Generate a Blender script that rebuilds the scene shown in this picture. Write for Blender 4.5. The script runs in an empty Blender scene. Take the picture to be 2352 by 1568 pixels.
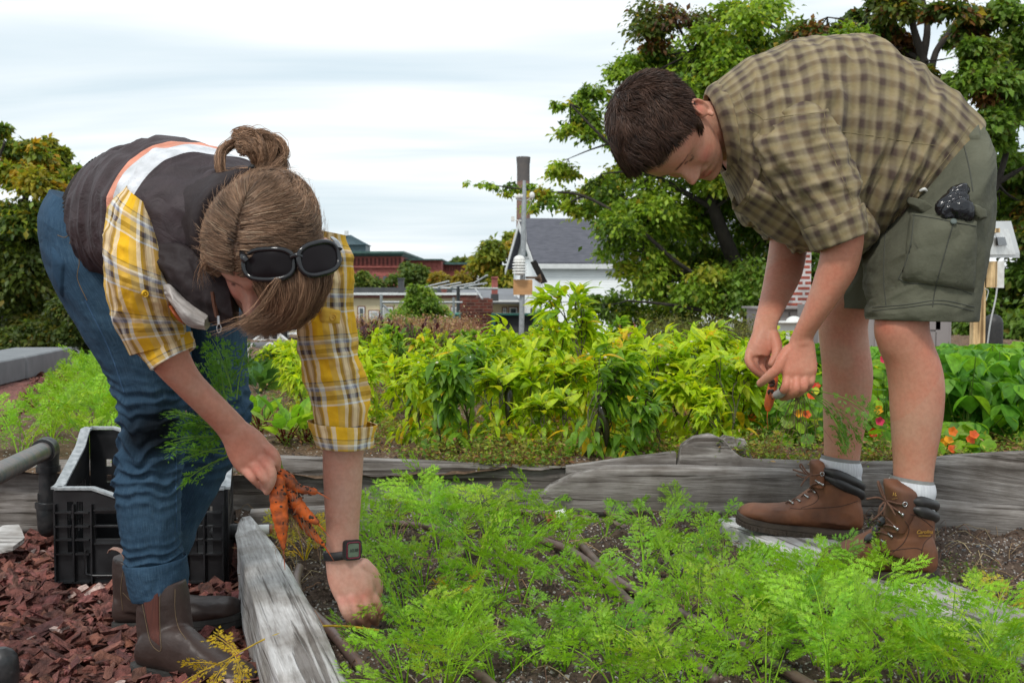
import bpy, bmesh, math, random
import numpy as np
from mathutils import Vector, Matrix
from mathutils.bvhtree import BVHTree
random.seed(7)
RNG = np.random.default_rng(11)
PI = math.pi
SC = bpy.context.scene
COL = SC.collection
FPX = 2613.0
HC = 0.74
PITCH = math.atan((784 - 670) / FPX)
_fwd = np.array([0, math.cos(PITCH), -math.sin(PITCH)])
_up = np.array([0, math.sin(PITCH), math.cos(PITCH)])
CAMP = np.array([0, 0, HC])

def ray(u, v):
    return np.array([1, 0, 0]) * ((u - 1176) / FPX) + _up * ((784 - v) / FPX) + _fwd

def P(u, v, Y):
    d = ray(u, v)
    return CAMP + d * (Y / d[1])

def G(u, v, z):
    d = ray(u, v)
    return CAMP + d * ((z - HC) / d[2])

def _hash(ix, iy, iz, seed=0):
    h = (ix.astype(np.int64) * 374761393 + iy.astype(np.int64) * 668265263 + iz.astype(np.int64) * 2147483647 + seed * 974711) & 0xffffffff
    h = ((h ^ (h >> 13)) * 1274126177) & 0xffffffff
    h = h ^ (h >> 16)
    return (h & 0xffff) / 65535.0 * 2 - 1

def vnoise(p, seed=0):
    p = np.asarray(p, float)
    i = np.floor(p).astype(np.int64)
    f = p - i
    f = f * f * (3 - 2 * f)
    r = 0
    for a in (0, 1):
        for b in (0, 1):
            for c in (0, 1):
                w = (f[..., 0] if a else 1 - f[..., 0]) * (f[..., 1] if b else 1 - f[..., 1]) * (f[..., 2] if c else 1 - f[..., 2])
                r = r + w * _hash(i[..., 0] + a, i[..., 1] + b, i[..., 2] + c, seed)
    return r

def fbm(p, octs=3, seed=0):
    p = np.asarray(p, float)
    r, a = 0, 1.0
    for k in range(octs):
        r = r + a * vnoise(p * (2 ** k), seed + k)
        a *= .5
    return r

def ridged(p, seed=0):
    return 1 - 2 * np.abs(vnoise(p, seed))

class MB:
    def __init__(s):
        s.V = []; s.F = []; s.UV = []; s.C = []; s.n = 0; s.MI = []
    def add(s, V, F, uv=None, col=None, mi=0):
        V = np.asarray(V, float).reshape(-1, 3)
        if len(V) == 0: return s
        s.V.append(V)
        if isinstance(F, np.ndarray): F = [F]
        else:
            g = {}
            for f in F: g.setdefault(len(f), []).append(f)
            F = [np.array(x, dtype=np.int64) for x in g.values()]
        for x in F:
            if len(x):
                s.F.append(x + s.n); s.MI.append(mi)
        s.UV.append(np.zeros((len(V), 2)) if uv is None else np.asarray(uv, float).reshape(-1, 2))
        c = np.ones((len(V), 4))
        if col is not None:
            col = np.asarray(col, float)
            c[:, :3] = col[..., :3] if col.ndim > 1 else col[:3]
        s.C.append(c)
        s.n += len(V)
        return s
    def mesh(s, name='mesh', smooth=True):
        me = bpy.data.meshes.new(name)
        V = np.concatenate(s.V); UV = np.concatenate(s.UV); C = np.concatenate(s.C)
        loops = np.concatenate([f.ravel() for f in s.F])
        tot = np.concatenate([np.full(len(f), f.shape[1]) for f in s.F])
        mi = np.concatenate([np.full(len(f), m) for f, m in zip(s.F, s.MI)])
        st = np.concatenate([[0], np.cumsum(tot)[:-1]])
        me.vertices.add(len(V)); me.vertices.foreach_set('co', V.ravel().astype(np.float32))
        me.loops.add(len(loops)); me.loops.foreach_set('vertex_index', loops.astype(np.int32))
        me.polygons.add(len(tot)); me.polygons.foreach_set('loop_start', st.astype(np.int32))
        me.polygons.foreach_set('material_index', mi.astype(np.int32))
        me.update(calc_edges=True)
        uvl = me.uv_layers.new(name='UVMap')
        uvl.data.foreach_set('uv', UV[loops].ravel().astype(np.float32))
        ca = me.color_attributes.new('Col', 'FLOAT_COLOR', 'POINT')
        ca.data.foreach_set('color', C.ravel().astype(np.float32))
        me.polygons.foreach_set('use_smooth', np.full(len(tot), bool(smooth)))
        me.update()
        return me
    def build(s, name, mats, parent=None, smooth=True):
        me = s.mesh(name, smooth)
        return mkobj(name, me, mats, parent)

def mkobj(name, me, mats, parent=None):
    if not isinstance(mats, (list, tuple)): mats = [mats]
    me.materials.clear()
    for m in mats: me.materials.append(m)
    o = bpy.data.objects.new(name, me)
    COL.objects.link(o)
    if parent is not None: setparent(o, parent)
    return o

def setparent(o, p):
    o.parent = p
    if p.matrix_world != Matrix.Identity(4) or p.location.length > 0:
        o.matrix_parent_inverse = world_of(p).inverted()

def world_of(o):
    m = o.matrix_basis.copy()
    if o.parent is not None:
        m = world_of(o.parent) @ o.matrix_parent_inverse @ m
    return m

def tag(o, label=None, cat=None, group=None, kind=None):
    if label: o['label'] = label
    if cat: o['category'] = cat
    if group: o['group'] = group
    if kind: o['kind'] = kind
    return o

def empty(name, loc, label, cat, group=None):
    o = bpy.data.objects.new(name, None); COL.objects.link(o)
    o.location = Vector([float(x) for x in loc]); o.empty_display_size = .05
    return tag(o, label, cat, group)

def dup(o, parent=None):
    c = o.copy(); COL.objects.link(c)
    if parent is not None: c.parent = parent
    for ch in list(o.children): dup(ch, c)
    return c

def struct(o):
    o['kind'] = 'structure'; return o

def box(mb, c, s, rz=0, jit=0, col=None, R=None, mi=0):
    c = np.asarray(c, float); s = np.asarray(s, float) / 2
    q = np.array([[-1, -1, -1], [1, -1, -1], [1, 1, -1], [-1, 1, -1], [-1, -1, 1], [1, -1, 1], [1, 1, 1], [-1, 1, 1]], float) * s
    if jit: q += RNG.uniform(-jit, jit, q.shape)
    if R is None: R = rotz(rz)
    mb.add(q @ R.T + c, [(0, 3, 2, 1), (4, 5, 6, 7), (0, 1, 5, 4), (1, 2, 6, 5), (2, 3, 7, 6), (3, 0, 4, 7)], col=col, mi=mi)

def rotz(a): return np.array([[math.cos(a), -math.sin(a), 0], [math.sin(a), math.cos(a), 0], [0, 0, 1]])
def rotx(a): return np.array([[1, 0, 0], [0, math.cos(a), -math.sin(a)], [0, math.sin(a), math.cos(a)]])
def roty(a): return np.array([[math.cos(a), 0, math.sin(a)], [0, 1, 0], [-math.sin(a), 0, math.cos(a)]])

def catmull(K, sub):
    K = np.asarray(K, float)
    if len(K) == 2:
        t = np.linspace(0, 1, sub + 1)[:, None]
        return K[0] * (1 - t) + K[1] * t
    E = np.vstack([2 * K[0] - K[1], K, 2 * K[-1] - K[-2]])
    out = []
    for i in range(1, len(E) - 2):
        p0, p1, p2, p3 = E[i - 1], E[i], E[i + 1], E[i + 2]
        for t in np.arange(sub) / sub:
            out.append(.5 * ((2 * p1) + (-p0 + p2) * t + (2 * p0 - 5 * p1 + 4 * p2 - p3) * t * t + (-p0 + 3 * p1 - 3 * p2 + p3) * t ** 3))
    out.append(E[-2])
    return np.array(out)

def ringkey(c, a, b, n=2.0):
    return np.concatenate([np.asarray(c, float), np.asarray(a, float), np.asarray(b, float), [n]])

def RS(u1, v1, u2, v2, Y, dep, dx=0, n=2.0, Y2=None, dz=0):
    p1 = P(u1, v1, Y); p2 = P(u2, v2, Y if Y2 is None else Y2)
    return ringkey((p1 + p2) / 2, (p2 - p1) / 2, (dx, -dep, dz), n)

def loft(keys, nu=48, sub=8, disp=None, grid=False, caps=True, mb=None, col=None, uvs=1.0, mi=0):
    K = catmull(np.array(keys), sub)
    m = len(K)
    th = np.linspace(0, 2 * PI, nu, endpoint=False)
    n = K[:, 9:10]
    ct, st = np.cos(th)[None], np.sin(th)[None]
    ca = np.sign(ct) * np.abs(ct) ** (2 / n); sb = np.sign(st) * np.abs(st) ** (2 / n)
    a = K[:, 3:6]; b = K[:, 6:9]
    R = ca[..., None] * a[:, None] + sb[..., None] * b[:, None]
    V = K[:, None, :3] + R
    rl = np.linalg.norm(R, axis=2, keepdims=True) + 1e-9
    circ = float(np.median(np.linalg.norm(np.roll(V, -1, 1) - V, axis=2).sum(1)))
    s = np.concatenate([[0], np.cumsum(np.linalg.norm(np.diff(K[:, :3], axis=0), axis=1))])
    if disp is not None:
        TH = np.broadcast_to(th[None], (m, nu)); SS = np.broadcast_to(s[:, None], (m, nu))
        V = V + (R / rl) * disp(V, TH, SS)[..., None]
    if grid: return V
    uv = np.stack([np.broadcast_to(th[None] / (2 * PI) * circ, (m, nu)), np.broadcast_to(s[:, None], (m, nu))], -1) * uvs
    V2 = np.concatenate([V, V[:, :1]], 1); uv2 = np.concatenate([uv, uv[:, :1] + [circ * uvs, 0]], 1)
    w = nu + 1
    i = np.arange(m - 1)[:, None] * w + np.arange(nu)[None]
    F = np.stack([i, i + 1, i + w + 1, i + w], -1).reshape(-1, 4)
    if mb is None: mb = MB()
    mb.add(V2.reshape(-1, 3), F, uv2.reshape(-1, 2), col=col, mi=mi)
    if caps:
        for e, row in ((0, V[0]), (1, V[-1])):
            c = row.mean(0)
            vv = np.vstack([row, c])
            k = np.arange(nu)
            f = np.stack([k, (k + 1) % nu, np.full(nu, nu)], -1)
            mb.add(vv, f if e else f[:, ::-1], np.tile(uv[-1 if e else 0, :1], (nu + 1, 1)), col=col, mi=mi)
    return mb

def frames(pts):
    pts = np.asarray(pts, float)
    t = np.gradient(pts, axis=0); t /= np.linalg.norm(t, axis=1, keepdims=True) + 1e-12
    ref = np.array([0, 0, 1.0]) if abs(t[0][2]) < .9 else np.array([1.0, 0, 0])
    x = np.cross(t[0], ref); x /= np.linalg.norm(x)
    X = [x]
    for k in range(1, len(pts)):
        x = X[-1] - t[k] * np.dot(X[-1], t[k]); x /= np.linalg.norm(x) + 1e-12
        X.append(x)
    X = np.array(X); return t, X, np.cross(t, X)

def tube(mb, pts, r, nu=8, sub=0, caps=True, col=None, rnd=False, flat=1.0, mi=0):
    pts = np.asarray(pts, float); r = np.broadcast_to(np.asarray(r, float), (len(pts),)).copy()
    if sub:
        q = catmull(np.hstack([pts, r[:, None]]), sub); pts, r = q[:, :3], q[:, 3]
    if rnd:
        d0 = pts[0] - pts[1]; d0 /= np.linalg.norm(d0) + 1e-12; d1 = pts[-1] - pts[-2]; d1 /= np.linalg.norm(d1) + 1e-12
        ks = [(.95, .3), (.75, .66), (.4, .92)]
        A = [pts[0] + d0 * r[0] * a for a, b in ks]; RA = [r[0] * b for a, b in ks]
        B = [pts[-1] + d1 * r[-1] * a for a, b in ks[::-1]]; RB = [r[-1] * b for a, b in ks[::-1]]
        pts = np.vstack([A, pts, B]); r = np.concatenate([RA, r, RB])
    t, X, Y = frames(pts)
    th = np.linspace(0, 2 * PI, nu, endpoint=False)
    V = pts[:, None] + (np.cos(th)[None, :, None] * X[:, None] + np.sin(th)[None, :, None] * Y[:, None] * flat) * r[:, None, None]
    m = len(pts)
    s = np.concatenate([[0], np.cumsum(np.linalg.norm(np.diff(pts, axis=0), axis=1))])
    uv = np.stack([np.broadcast_to(th / (2 * PI) * 2 * PI * r.mean(), (m, nu)), np.broadcast_to(s[:, None], (m, nu))], -1)
    i = np.arange(m - 1)[:, None] * nu + np.arange(nu)[None]
    j = np.arange(m - 1)[:, None] * nu + (np.arange(nu)[None] + 1) % nu
    F = np.stack([i, j, j + nu, i + nu], -1).reshape(-1, 4)
    mb.add(V.reshape(-1, 3), F, uv.reshape(-1, 2), col=col, mi=mi)
    if caps:
        k = np.arange(nu)
        for row, fl in ((V[0], True), (V[-1], False)):
            f = k[None]
            mb.add(row, f[:, ::-1] if fl else f, col=col, mi=mi)
    return mb

def ellipsoid(mb, c, r, R=None, nu=20, nv=12, col=None, mi=0):
    ph = np.linspace(0, PI, nv + 1)[1:-1]; th = np.linspace(0, 2 * PI, nu, endpoint=False)
    V = np.stack([np.sin(ph)[:, None] * np.cos(th), np.sin(ph)[:, None] * np.sin(th), np.broadcast_to(np.cos(ph)[:, None], (len(ph), nu))], -1).reshape(-1, 3)
    V = np.vstack([V, [0, 0, 1], [0, 0, -1]]) * np.asarray(r, float)
    if R is not None: V = V @ np.asarray(R).T
    n = len(ph); F = []
    for a in range(n - 1):
        for b in range(nu): F.append((a * nu + b, (a + 1) * nu + b, (a + 1) * nu + (b + 1) % nu, a * nu + (b + 1) % nu))
    for b in range(nu):
        F.append((b, (b + 1) % nu, n * nu)); F.append(((n - 1) * nu + (b + 1) % nu, (n - 1) * nu + b, n * nu + 1))
    mb.add(V + np.asarray(c, float), F, col=col, mi=mi)

def prism(mb, outline, thick, col=None, mi=0):
    """outline: Nx3 points (planar); thick: vector; closed solid"""
    O = np.asarray(outline, float); n = len(O); V = np.vstack([O, O + np.asarray(thick, float)])
    F = [tuple(range(n))[::-1], tuple(range(n, 2 * n))] + [(i, (i + 1) % n, n + (i + 1) % n, n + i) for i in range(n)]
    mb.add(V, F, col=col, mi=mi)

def scatter(mb, T, F, pos, R, sc, col=None, uv=None):
    """copy template verts T (k,3), faces F (m,q) to N places"""
    T = np.asarray(T, float); F = np.asarray(F); N = len(pos); k = len(T)
    sc = np.asarray(sc, float)
    if sc.ndim == 1: TT = T[None] * sc[:, None, None]
    else: TT = T[None] * sc[:, None, :]
    V = np.einsum('nij,nkj->nki', R, TT) + np.asarray(pos)[:, None]
    FF = (F[None] + (np.arange(N) * k)[:, None, None]).reshape(-1, F.shape[1])
    c = None
    if col is not None: c = np.repeat(np.asarray(col, float)[:, :3], k, axis=0)
    u = None if uv is None else np.tile(uv, (N, 1))
    mb.add(V.reshape(-1, 3), FF, u, c)

def randrot(N, tilt=PI, rng=RNG):
    """random rotations: yaw any, tilt up to 'tilt' radians"""
    yaw = rng.uniform(0, 2 * PI, N); t = rng.uniform(-tilt, tilt, N); s = rng.uniform(-tilt, tilt, N)
    out = np.empty((N, 3, 3))
    cy, sy, ct, st, cs, ss = np.cos(yaw), np.sin(yaw), np.cos(t), np.sin(t), np.cos(s), np.sin(s)
    Z = np.zeros(N); O = np.ones(N)
    Rz = np.stack([np.stack([cy, -sy, Z], -1), np.stack([sy, cy, Z], -1), np.stack([Z, Z, O], -1)], 1)
    Rx = np.stack([np.stack([O, Z, Z], -1), np.stack([Z, ct, -st], -1), np.stack([Z, st, ct], -1)], 1)
    Ry = np.stack([np.stack([cs, Z, ss], -1), np.stack([Z, O, Z], -1), np.stack([-ss, Z, cs], -1)], 1)
    return Rz @ Rx @ Ry

def dirrot(D, up=None, rng=RNG):
    """rotation whose +Y axis is D, Z near up"""
    D = np.asarray(D, float); D = D / (np.linalg.norm(D, axis=1, keepdims=True) + 1e-12)
    if up is None: up = np.tile([0, 0, 1.0], (len(D), 1))
    X = np.cross(D, up); l = np.linalg.norm(X, axis=1, keepdims=True)
    X = np.where(l < 1e-3, np.array([[1.0, 0, 0]]), X / (l + 1e-12)); Z = np.cross(X, D)
    return np.stack([X, D, Z], -1)

def remesh(mb, voxel, smooth=2, fac=.5, name='tmp'):
    me = mb.mesh(name, True)
    bm = bmesh.new(); bm.from_mesh(me)
    bmesh.ops.remove_doubles(bm, verts=bm.verts, dist=1e-5)
    bmesh.ops.recalc_face_normals(bm, faces=bm.faces)
    bm.to_mesh(me); bm.free()
    o = bpy.data.objects.new('tmp', me); COL.objects.link(o)
    md = o.modifiers.new('r', 'REMESH'); md.mode = 'VOXEL'; md.voxel_size = voxel; md.adaptivity = 0
    if smooth:
        ms = o.modifiers.new('s', 'SMOOTH'); ms.iterations = smooth; ms.factor = fac
    dg = bpy.context.evaluated_depsgraph_get(); dg.update()
    out = bpy.data.meshes.new_from_object(o.evaluated_get(dg), depsgraph=dg)
    COL.objects.unlink(o); bpy.data.objects.remove(o); bpy.data.meshes.remove(me)
    out.polygons.foreach_set('use_smooth', np.ones(len(out.polygons), bool))
    for a in [x.name for x in out.color_attributes]: out.color_attributes.remove(out.color_attributes[a])
    return out

def mverts(me):
    a = np.empty(len(me.vertices) * 3, np.float32); me.vertices.foreach_get('co', a); return a.reshape(-1, 3).astype(float)

def mnormals(me):
    a = np.empty(len(me.vertices) * 3, np.float32); me.vertices.foreach_get('normal', a); return a.reshape(-1, 3).astype(float)

def setverts(me, V):
    me.vertices.foreach_set('co', V.ravel().astype(np.float32)); me.update()

def setcol(me, C):
    ca = me.color_attributes.get('Col') or me.color_attributes.new('Col', 'FLOAT_COLOR', 'POINT')
    c = np.ones((len(C), 4), np.float32); c[:, :3] = C; ca.data.foreach_set('color', c.ravel())

def bvh_of(objs):
    V = []; F = []; n = 0
    for o in objs:
        me = o.data; M = np.array(world_of(o)); v = mverts(me) @ M[:3, :3].T + M[:3, 3]
        V += [tuple(x) for x in v]; F += [tuple(i + n for i in p.vertices) for p in me.polygons]; n += len(v)
    return BVHTree.FromPolygons(V, F)

def snap(bv, u, v, off=0.0, Y=None):
    """point of the surface seen at that place of the photograph, lifted by off along its normal"""
    d = ray(u, v); d = d / np.linalg.norm(d)
    hit, nrm, _, _ = bv.ray_cast(Vector(CAMP), Vector(d))
    if hit is None: return P(u, v, Y if Y else 2.4)
    n = np.array(nrm)
    if np.dot(n, d) > 0: n = -n
    return np.array(hit) + n * off
def newmat(name):
    m = bpy.data.materials.new(name); m.use_nodes = True
    nt = m.node_tree; b = nt.nodes['Principled BSDF']
    return m, nt, b

def N(nt, t, **kw):
    n = nt.nodes.new(t)
    for k, v in kw.items():
        if k.startswith('i_'): 
            key = k[2:]; key = int(key) if key.isdigit() else key
            n.inputs[key].default_value = v
        else: setattr(n, k, v)
    return n

def ramp(nt, stops, fac=None, interp='LINEAR'):
    r = nt.nodes.new('ShaderNodeValToRGB'); cr = r.color_ramp; cr.interpolation = interp
    cr.elements.remove(cr.elements[1]); cr.elements[0].position = stops[0][0]; cr.elements[0].color = (*stops[0][1], 1)
    for p, c in stops[1:]:
        e = cr.elements.new(p); e.color = (*c, 1)
    if fac is not None: nt.links.new(fac, r.inputs[0])
    return r.outputs[0]

def mixc(nt, a, b, fac, mode='MIX'):
    m = nt.nodes.new('ShaderNodeMix'); m.data_type = 'RGBA'; m.blend_type = mode
    for s, v in ((6, a), (7, b), (0, fac)):
        if isinstance(v, (int, float)): m.inputs[s].default_value = v
        elif isinstance(v, tuple): m.inputs[s].default_value = (*v[:3], 1)
        else: nt.links.new(v, m.inputs[s])
    return m.outputs[2]

def math_(nt, op, a, b=None, c=None, clamp=False):
    m = nt.nodes.new('ShaderNodeMath'); m.operation = op; m.use_clamp = clamp
    for i, v in enumerate((a, b, c)):
        if v is None: continue
        if isinstance(v, (int, float)): m.inputs[i].default_value = v
        else: nt.links.new(v, m.inputs[i])
    return m.outputs[0]

def coords(nt, kind='Object', scale=(1, 1, 1), rot=(0, 0, 0)):
    tc = nt.nodes.new('ShaderNodeTexCoord'); mp = nt.nodes.new('ShaderNodeMapping')
    mp.inputs['Scale'].default_value = scale; mp.inputs['Rotation'].default_value = rot
    nt.links.new(tc.outputs[kind], mp.inputs[0]); return mp.outputs[0]

def noise(nt, vec, scale, detail=4, rough=.55, dist=0):
    n = nt.nodes.new('ShaderNodeTexNoise'); n.inputs['Scale'].default_value = scale; n.inputs['Detail'].default_value = detail
    n.inputs['Roughness'].default_value = rough; n.inputs['Distortion'].default_value = dist
    nt.links.new(vec, n.inputs['Vector']); return n.outputs['Fac']

def bump(nt, b, h, strength=.3, dist=.01, prev=None):
    n = nt.nodes.new('ShaderNodeBump'); n.inputs['Strength'].default_value = strength; n.inputs['Distance'].default_value = dist
    nt.links.new(h, n.inputs['Height'])
    if prev is not None: nt.links.new(prev, n.inputs['Normal'])
    if b is not None: nt.links.new(n.outputs[0], b.inputs['Normal'])
    return n.outputs[0]

def simple(name, c1, c2=None, rough=.6, scale=20, bscale=None, bs=.2, bd=.003, kind='Object', metal=0, stretch=(1, 1, 1), spec=.5, vcol=False, lo=.35, hi=.65):
    m, nt, b = newmat(name)
    v = coords(nt, kind, stretch)
    nz = noise(nt, v, scale)
    c = ramp(nt, [(lo, c1), (hi, c2 or tuple(x * .7 for x in c1))], nz)
    if vcol:
        a = N(nt, 'ShaderNodeVertexColor', layer_name='Col'); c = mixc(nt, c, a.outputs[0], 1.0, 'MULTIPLY')
    nt.links.new(c, b.inputs['Base Color'])
    b.inputs['Roughness'].default_value = rough; b.inputs['Metallic'].default_value = metal
    b.inputs['Specular IOR Level'].default_value = spec
    if bscale: bump(nt, b, noise(nt, v, bscale, 5), bs, bd)
    return m

def leafmat(name, trans=.45, rough=.45, spec=.35, vein=0, tboost=(1.25, 1.2, .6)):
    m, nt, b = newmat(name)
    a = N(nt, 'ShaderNodeVertexColor', layer_name='Col')
    v = coords(nt, 'Object')
    nz = noise(nt, v, 60, 2)
    c = mixc(nt, a.outputs[0], ramp(nt, [(.3, (.72, .72, .72)), (.7, (1.2, 1.2, 1.1))], nz), 1.0, 'MULTIPLY')
    nt.links.new(c, b.inputs['Base Color']); b.inputs['Roughness'].default_value = rough
    b.inputs['Specular IOR Level'].default_value = spec
    t = nt.nodes.new('ShaderNodeBsdfTranslucent')
    tc = mixc(nt, c, tboost, 1.0, 'MULTIPLY'); nt.links.new(tc, t.inputs[0])
    mx = nt.nodes.new('ShaderNodeMixShader'); mx.inputs[0].default_value = trans
    nt.links.new(b.outputs[0], mx.inputs[1]); nt.links.new(t.outputs[0], mx.inputs[2])
    nt.links.new(mx.outputs[0], nt.nodes['Material Output'].inputs[0])
    return m

def woodmat(name, cols, gdir='X', scale=1.0, rough=.85, bs=.6, knots=True, nails=False):
    """weathered wood, grain along the object's X axis by default"""
    m, nt, b = newmat(name)
    st = {'X': (1.6, 26, 26), 'Y': (26, 1.6, 26), 'Z': (26, 26, 1.6)}[gdir]
    v = coords(nt, 'Object', tuple(s * scale for s in st))
    g1 = noise(nt, v, 1.0, 6, .62, 1.2)
    v2 = coords(nt, 'Object', tuple(s * scale * 2.6 for s in st))
    g2 = noise(nt, v2, 2.0, 5, .7, .3)
    v3 = coords(nt, 'Object')
    bl = noise(nt, v3, 7, 4, .6)
    c = ramp(nt, [(.3, cols[0]), (.48, cols[1]), (.62, cols[2]), (.75, cols[1])], g1)
    c = mixc(nt, c, ramp(nt, [(.36, (.58, .55, .53)), (.55, (1.05, 1.05, 1.05))], g2), .7, 'MULTIPLY')
    c = mixc(nt, c, ramp(nt, [(.35, (.62, .58, .54)), (.6, (1.15, 1.15, 1.15))], bl), .8, 'MULTIPLY')
    v4 = coords(nt, 'Object', tuple(s * scale * (.55 if s < 5 else 1.5) for s in st)); ck = noise(nt, v4, 1.4, 3, .5, .6)
    ckm = ramp(nt, [(.375, (.36, .33, .31)), (.41, (1, 1, 1)), (.60, (1, 1, 1)), (.68, (1.18, 1.18, 1.19))], ck)
    c = mixc(nt, c, ckm, .9, 'MULTIPLY')
    nt.links.new(c, b.inputs['Base Color']); b.inputs['Roughness'].default_value = rough
    b.inputs['Specular IOR Level'].default_value = .2
    pc = bump(nt, None, ramp(nt, [(.385, (0, 0, 0)), (.42, (1, 1, 1))], ck), .8, .004)
    n1 = bump(nt, None, g2, bs, .004, pc); bump(nt, b, g1, bs * .8, .008, n1)
    return m

def skinmat():
    m, nt, b = newmat('skin')
    a = N(nt, 'ShaderNodeVertexColor', layer_name='Col')
    v = coords(nt, 'Object')
    n1 = noise(nt, v, 14, 4, .6); n2 = noise(nt, v, 120, 3, .6)
    c = mixc(nt, a.outputs[0], ramp(nt, [(.35, (1.02, .84, .80)), (.62, (1.0, 1.03, 1.03))], n1), 1.0, 'MULTIPLY')
    c = mixc(nt, c, ramp(nt, [(.38, (.93, .89, .87)), (.6, (1.04, 1.04, 1.04))], n2), .8, 'MULTIPLY')
    nt.links.new(c, b.inputs['Base Color'])
    b.inputs['Roughness'].default_value = .52; b.inputs['Specular IOR Level'].default_value = .35
    b.inputs['Subsurface Weight'].default_value = .12; b.inputs['Subsurface Radius'].default_value = (.012, .004, .002); b.inputs['Subsurface Scale'].default_value = 1.0
    bump(nt, b, n2, .18, .0015)
    return m

def plaid(name, warp, weft, pw, pf, rough=.85, interp='CONSTANT', soft=False, twill=2200, bs=.25, rot=0.0, offs=(0, 0), mixmode='MIX', dark=None):
    m, nt, b = newmat(name)
    tc = N(nt, 'ShaderNodeTexCoord')
    mp = nt.nodes.new('ShaderNodeMapping'); mp.inputs['Rotation'].default_value = (0, 0, rot); mp.inputs['Location'].default_value = (*offs, 0)
    nt.links.new(tc.outputs['UV'], mp.inputs[0])
    sx = N(nt, 'ShaderNodeSeparateXYZ'); nt.links.new(mp.outputs[0], sx.inputs[0])
    ob = coords(nt, 'Object')
    wob = math_(nt, 'MULTIPLY', math_(nt, 'SUBTRACT', noise(nt, ob, 9, 2), .5), .012 if soft else .008)
    u = math_(nt, 'FRACT', math_(nt, 'DIVIDE', math_(nt, 'ADD', sx.outputs[0], wob), pw))
    v = math_(nt, 'FRACT', math_(nt, 'DIVIDE', math_(nt, 'ADD', sx.outputs[1], wob), pf))
    cw = ramp(nt, warp, u, interp); cf = ramp(nt, weft, v, interp)
    tw = math_(nt, 'SINE', math_(nt, 'MULTIPLY', math_(nt, 'ADD', sx.outputs[0], sx.outputs[1]), twill))
    fac = math_(nt, 'ADD', math_(nt, 'MULTIPLY', tw, .15), .5)
    c = mixc(nt, cw, cf, fac, mixmode)
    n1 = noise(nt, ob, 25, 3)
    c = mixc(nt, c, ramp(nt, [(.35, (.86, .86, .86)), (.62, (1.06, 1.06, 1.06))], n1), 1.0, 'MULTIPLY')
    nt.links.new(c, b.inputs['Base Color']); b.inputs['Roughness'].default_value = rough
    b.inputs['Specular IOR Level'].default_value = .15; b.inputs['Sheen Weight'].default_value = .08
    w = coords(nt, 'Object', (1, 1, 1)); n2 = noise(nt, w, 22, 4, .6, .8); n3 = noise(nt, w, 900, 2)
    p1 = bump(nt, None, n3, .15, .001); bump(nt, b, n2, bs, .006, p1)
    return m

def denim():
    m, nt, b = newmat('denim')
    v = coords(nt, 'UV', (1, 1, 1)); ob = coords(nt, 'Object')
    st = coords(nt, 'UV', (90, 900, 1))
    st2 = coords(nt, 'UV', (900, 30, 1))
    g = noise(nt, st2, 1, 4, .7); g2 = noise(nt, st, 1, 3, .6)
    bl = noise(nt, ob, 6, 5, .6)
    c = ramp(nt, [(.3, (.024, .054, .095)), (.5, (.036, .078, .132)), (.7, (.07, .125, .185))], g)
    c = mixc(nt, c, ramp(nt, [(.3, (.55, .6, .62)), (.55, (1, 1, 1)), (.72, (1.5, 1.35, 1.2))], bl), .9, 'MULTIPLY')
    c = mixc(nt, c, ramp(nt, [(.35, (.75, .75, .75)), (.65, (1.1, 1.1, 1.1))], g2), .6, 'MULTIPLY')
    a = N(nt, 'ShaderNodeVertexColor', layer_name='Col'); c = mixc(nt, c, a.outputs[0], 1.0, 'MULTIPLY')
    nt.links.new(c, b.inputs['Base Color']); b.inputs['Roughness'].default_value = .85; b.inputs['Specular IOR Level'].default_value = .15
    n2 = noise(nt, ob, 28, 4, .6, .6)
    p1 = bump(nt, None, g, .1, .0006); bump(nt, b, n2, .45, .007, p1)
    return m

M = {}
M['skin'] = skinmat()
M['bark'] = simple('tree bark', (.045, .036, .028), (.025, .02, .016), .9, 8, 18, .6, .03, stretch=(1, 1, .3))
M['leaf'] = leafmat('leaf', .5)
M['carrot_leaf'] = leafmat('feathery carrot leaf', .45)
M['soil'] = None
M['metal'] = simple('galvanised metal', (.42, .44, .45), (.3, .32, .33), .45, 30, metal=.6)
M['white_paint'] = simple('white paint', (.72, .73, .72), (.62, .63, .62), .55, 3)
M['white_plastic'] = simple('white plastic', (.78, .78, .75), (.62, .61, .58), .4, 30)
M['black_plastic'] = simple('black plastic', (.012, .012, .013), (.028, .028, .03), .32, 14, 40, .15, .002)
M['rim_plastic'] = simple('scuffed grey plastic rim', (.42, .44, .45), (.22, .24, .25), .5, 60, 120, .2, .001)
M['black_rubber'] = simple('black rubber', (.014, .014, .015), (.03, .028, .026), .55, 40, 90, .3, .002)
M['brown_tube'] = simple('brown drip tube', (.105, .062, .05), (.16, .105, .09), .45, 30, 90, .2, .001)
M['orange_fit'] = simple('terracotta fitting', (.42, .14, .06), (.3, .09, .04), .5, 40)
M['pine'] = woodmat('raw pine', [(.52, .33, .15), (.66, .46, .24), (.72, .54, .3)], 'Z', .7, .6, .15)
M['plywood'] = simple('plywood', (.55, .3, .13), (.42, .22, .09), .6, 6, 30, .2, .004, stretch=(1, 1, 4))
M['pipe'] = simple('old iron pipe', (.1, .115, .115), (.2, .15, .13), .42, 35, 60, .35, .003, metal=.35)
M['pipe_dark'] = simple('black iron fitting', (.018, .02, .022), (.05, .048, .048), .42, 40, 60, .3, .002, metal=.3)
M['board'] = woodmat('weathered grey board', [(.11, .096, .086), (.21, .193, .178), (.36, .34, .32)], 'X')
M['board_light'] = woodmat('sun bleached board', [(.34, .33, .32), (.48, .47, .46), (.62, .61, .60)], 'X')
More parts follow.
